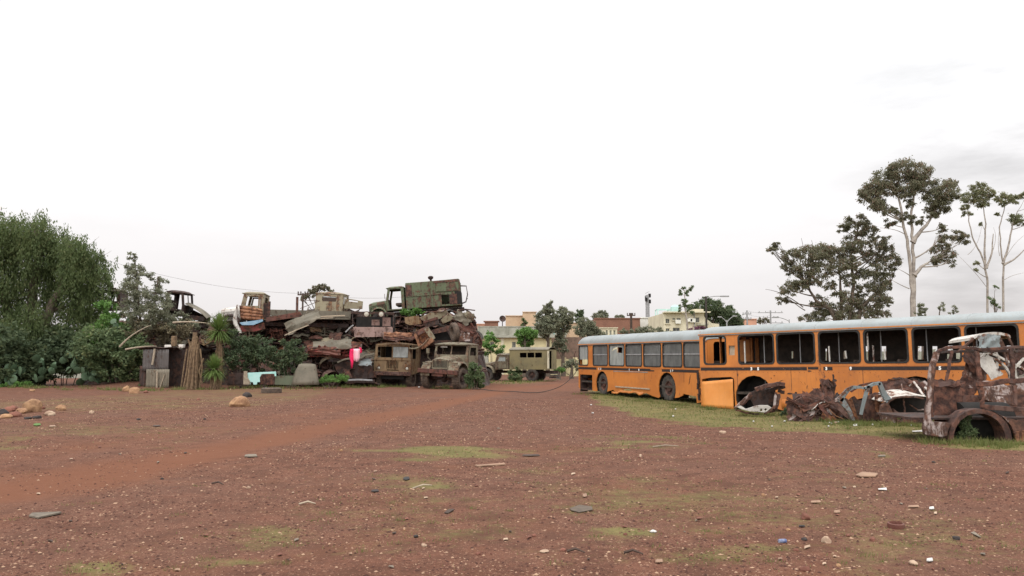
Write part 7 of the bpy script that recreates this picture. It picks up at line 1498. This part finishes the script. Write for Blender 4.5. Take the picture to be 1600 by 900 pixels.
for name, lab, cat, q, m in (('wood_plank', 'grey brown plank lying on the track at bottom left', 'plank', [(45, 807), (50, 804), (93, 801), (96, 803), (60, 810)], 'wood'), ('broken_slab', 'thin pale board on the dirt left of the centre', 'board', bit(392, 714, 10, 2.2), 'wood'), ('wood_plank', 'flat pinkish board on the right foreground', 'plank', [(1337, 747), (1348, 743), (1368, 744), (1372, 746), (1368, 749), (1345, 750)], 'card'),
        ('paper_scrap', 'small white paper rectangle right of the pinkish board', 'litter', [(1372, 767), (1385, 766.5), (1386, 769), (1373, 769.5)], 'paper'), ('wood_chip', 'brown chip of wood on the right lawn', 'wood', bit(1428, 796, 9, 1.8), 'card'), ('wood_chip', 'long brown chip of wood left of the green patch', 'wood', [(694, 805), (700, 801), (706, 799), (710, 801), (700, 806)], 'darkwood'), ('wood_plank', 'rusty thin plank on the dirt, middle', 'plank', [(742, 729), (788, 726.5), (790, 727.5), (746, 731)], 'card'),
        ('rag', 'dark wrinkled rag lying on the dirt in the middle', 'rag', [(890, 797), (905, 792.5), (925, 794), (926, 800), (905, 803), (893, 801)], 'bark'), ('leaf_litter', 'pale yellow dry leaf in the middle', 'leaf', bit(914, 777, 3.5, 3), 'card'), ('paper_scrap', 'pale torn wrapper low on the centre right', 'litter', bit(1030, 884, 6, 3), 'card'), ('wood_chip', 'grey stick shaped chip at the right', 'wood', [(1517, 838), (1523, 838), (1533, 845), (1530, 846)], 'wood'), ('paper_scrap', 'white scrap of litter in the right lawn', 'litter', bit(1456, 799, 4, 2.5), 'paper'), ('paper_scrap', 'pale wrapper below the white scrap in the right lawn', 'litter', bit(1462, 807, 2.5, 2), 'rockpale'), ('paper_scrap', 'white scrap near the bottom right', 'litter', bit(1453, 880, 5, 3), 'paper'),
        ('wood_chip', 'dark chip left of the pale egg shaped stone', 'wood', bit(1253, 826, 5, 1), 'rockdark'), ('paper_scrap', 'brown flattened carton piece at the right', 'litter', bit(1275, 787, 8, 2), 'card'), ('paper_scrap', 'yellowish folded wrapper at the right', 'litter', bit(1308, 803, 5, 2.5), 'card'), ('plastic_scrap', 'bright green plastic scrap on the left lawn', 'litter', bit(58, 665, 6, 2), 'leafbright'), ('wood_chip', 'flat dark chip on the left lawn', 'wood', bit(245, 665, 6, 1.2), 'darkwood'), ('plastic_scrap', 'pale flat scrap left of the green bit', 'litter', bit(82, 667, 5, 1), 'rockpale'), ('bark_piece', 'dark piece of bark with sticks left of the centre', 'wood', bit(586, 772, 6, 2), 'rockdark'), ('rubber_scrap', 'dark rubber scrap in the green patch, centre', 'litter', bit(635, 752, 5, 3), 'black'), ('wood_chip', 'low brown dead branch on the green patch in the middle distance', 'wood', bit(830, 712, 14, 1.5), 'darkwood'),
        ('metal_strip', 'thin white strip lying in the grass before the van', 'litter', [(1425, 675), (1444, 674), (1444, 676), (1426, 677)], 'paper'), ('paper_scrap', 'white paper lying below the car shell', 'litter', bit(1337, 665, 4, 2), 'paper'), ('wood_plank', 'short pale plank in the grass at the far right', 'plank', bit(1378, 715, 6, 1), 'wood')):
    o = flat(name, lab, cat, q, m, .016 if 'plank' in name or 'slab' in name else .006, .008)
rg = random.Random(33)
for i in range(30):                                # white bits strewn over the grass by the buses and the verge
    px = rg.choice([rg.uniform(915, 1330), rg.uniform(915, 1330), rg.uniform(1330, 1440), rg.uniform(260, 760)]); py = {0: rg.uniform(618, 660), 1: rg.uniform(655, 668), 2: rg.uniform(600, 606)}[0 if px > 915 and px < 1200 else 1 if px >= 1200 else 2]
    flat('paper_scrap', 'tiny white scrap of litter strewn in the grass', 'litter', bit(px, py, rg.uniform(.9, 2.0), rg.uniform(.4, .8)), 'paper', .012, .02, group='tiny white litter scraps')
for i in range(70):
    py = 660 + 235 * rg.random() ** .8; px = rg.uniform(10, 1590); s_ = rg.uniform(1, 3.4) * (py - 500) / 250
    flat('wood_chip', 'tiny chip of wood or bark lying on the gravel', 'wood', bit(px, py, s_, s_ * .35, rg.uniform(-20, 20)), rg.choice(['card', 'wood', 'darkwood', 'rockpale', 'rockred']), .004, .008, group='tiny chips on the gravel')
for i in range(26):
    py = 680 + 215 * rg.random(); px = rg.uniform(200, 1590)
    m = rg.choice(['rockred', 'rockdark', 'rock', 'rockpale', 'rockred']); d = dict(rockred='reddish', rockdark='dark', rock='ochre', rockpale='pale')[m]; stone('small loose ' + d + ' stone among the gravel', px, py, rg.uniform(3, 7) * (py - 480) / 300, m, 2000 + i, .7, group='small loose ' + d + ' stones')
# ring, can, log, cable
p = gnd(1400, 828); mb = MB(); r_ = 12 / F * p.y; mb.lathe([(r_ * .72, 0), (r_, .0), (r_ * 1.04, .03), (r_, .055), (r_ * .8, .06), (r_ * .72, .03)], 28); tag(mb.build('rusty_ring', M_['rustred'], None, T(p.x, p.y, .01) @ RX(4), 40), 'rusty round ring lying in the right lawn', 'metal ring')
p = gnd(1222, 851); mb = MB(); mb.lathe([(.001, 0), (.026, 0), (.032, .01), (.032, .1), (.027, .115), (.001, .113)], 16, 'X'); can = mb.build('drink_can', M_['canblue'], None, T(p.x - .03, p.y, .03) @ RZ(8) @ Matrix.Scale(.62, 4), 40); tag(can, 'small blue drink can lying on its side', 'can')
p = gnd(424, 614); mb = MB(); mb.lathe([(.32, -.12), (.42, -.14), (.5, -.1), (.5, .1), (.42, .14), (.32, .12)], 24); tag(mb.build('old_tyre', M_['tyremud'], None, T(p.x, p.y, .12), 35), 'old brown tyre lying flat on the lawn right of the big ochre boulder', 'tyre')
q = [FM @ Vector((-.06, .1, 1.25))]; pts = [q[0], Vector(at(893, 590, 41)), Vector(at(875, 604, 40.5)), gnd(850, 612, .05), gnd(830, 613.5, .05), gnd(800, 611.5, .06), gnd(770, 610.5, .06), gnd(745, 607, .1)]
fine = []
for a, b, c, d in zip([pts[0]] + pts[:-2], pts[:-1], pts[1:], pts[2:] + [pts[-1]]):
    for k in range(5): t_ = k / 5; fine.append(.5 * ((2 * b) + (c - a) * t_ + (2 * a - 5 * b + 4 * c - d) * t_ ** 2 + (3 * b - a - 3 * c + d) * t_ ** 3))
fine.append(pts[-1]); base_ = fine[0].copy(); mb = MB(); mb.tube([p - base_ for p in fine], .018, 6); tag(mb.build('cable', M_['wire'], None, T(*base_), 60), 'dark cable drooping from the farther bus and trailing over the dirt', 'cable')
rg = random.Random(5)
for (px, py, ln, a, lab) in ((660, 766, 30, 12, 'thin pale stick beside the dark bark piece'), (480, 792, 26, 2, 'thin dry stalk lying left of the centre'), (900, 870, 28, -5, 'dark thin stick low in the middle'), (1040, 700, 40, 3, 'long pale stalk in the middle distance grass'), (990, 872, 30, -6, 'twisted dark twig low on the centre right'), (340, 758, 18, -4, 'short grey stick left of the centre')):
    a0, a1 = gnd(px - ln / 2, py + a * .2), gnd(px + ln / 2, py - a * .2); c = (a0 + a1) / 2; mb = MB(); mb.tube([a0 - c, Vector((0, .03, .02)), a1 - c], [.012, .012, .006], 5); tag(mb.build('stick', M_['palewood' if 'pale' in lab or 'dry' in lab else 'darkwood'], None, T(c.x, c.y, gh(c.x, c.y) + .015)), lab, 'stick')
for o in COL.objects:                      # walls, fences and loose beams are things of their own too
    if o.parent is None and 'label' in o and 'kind' not in o: o['kind'] = 'thing'
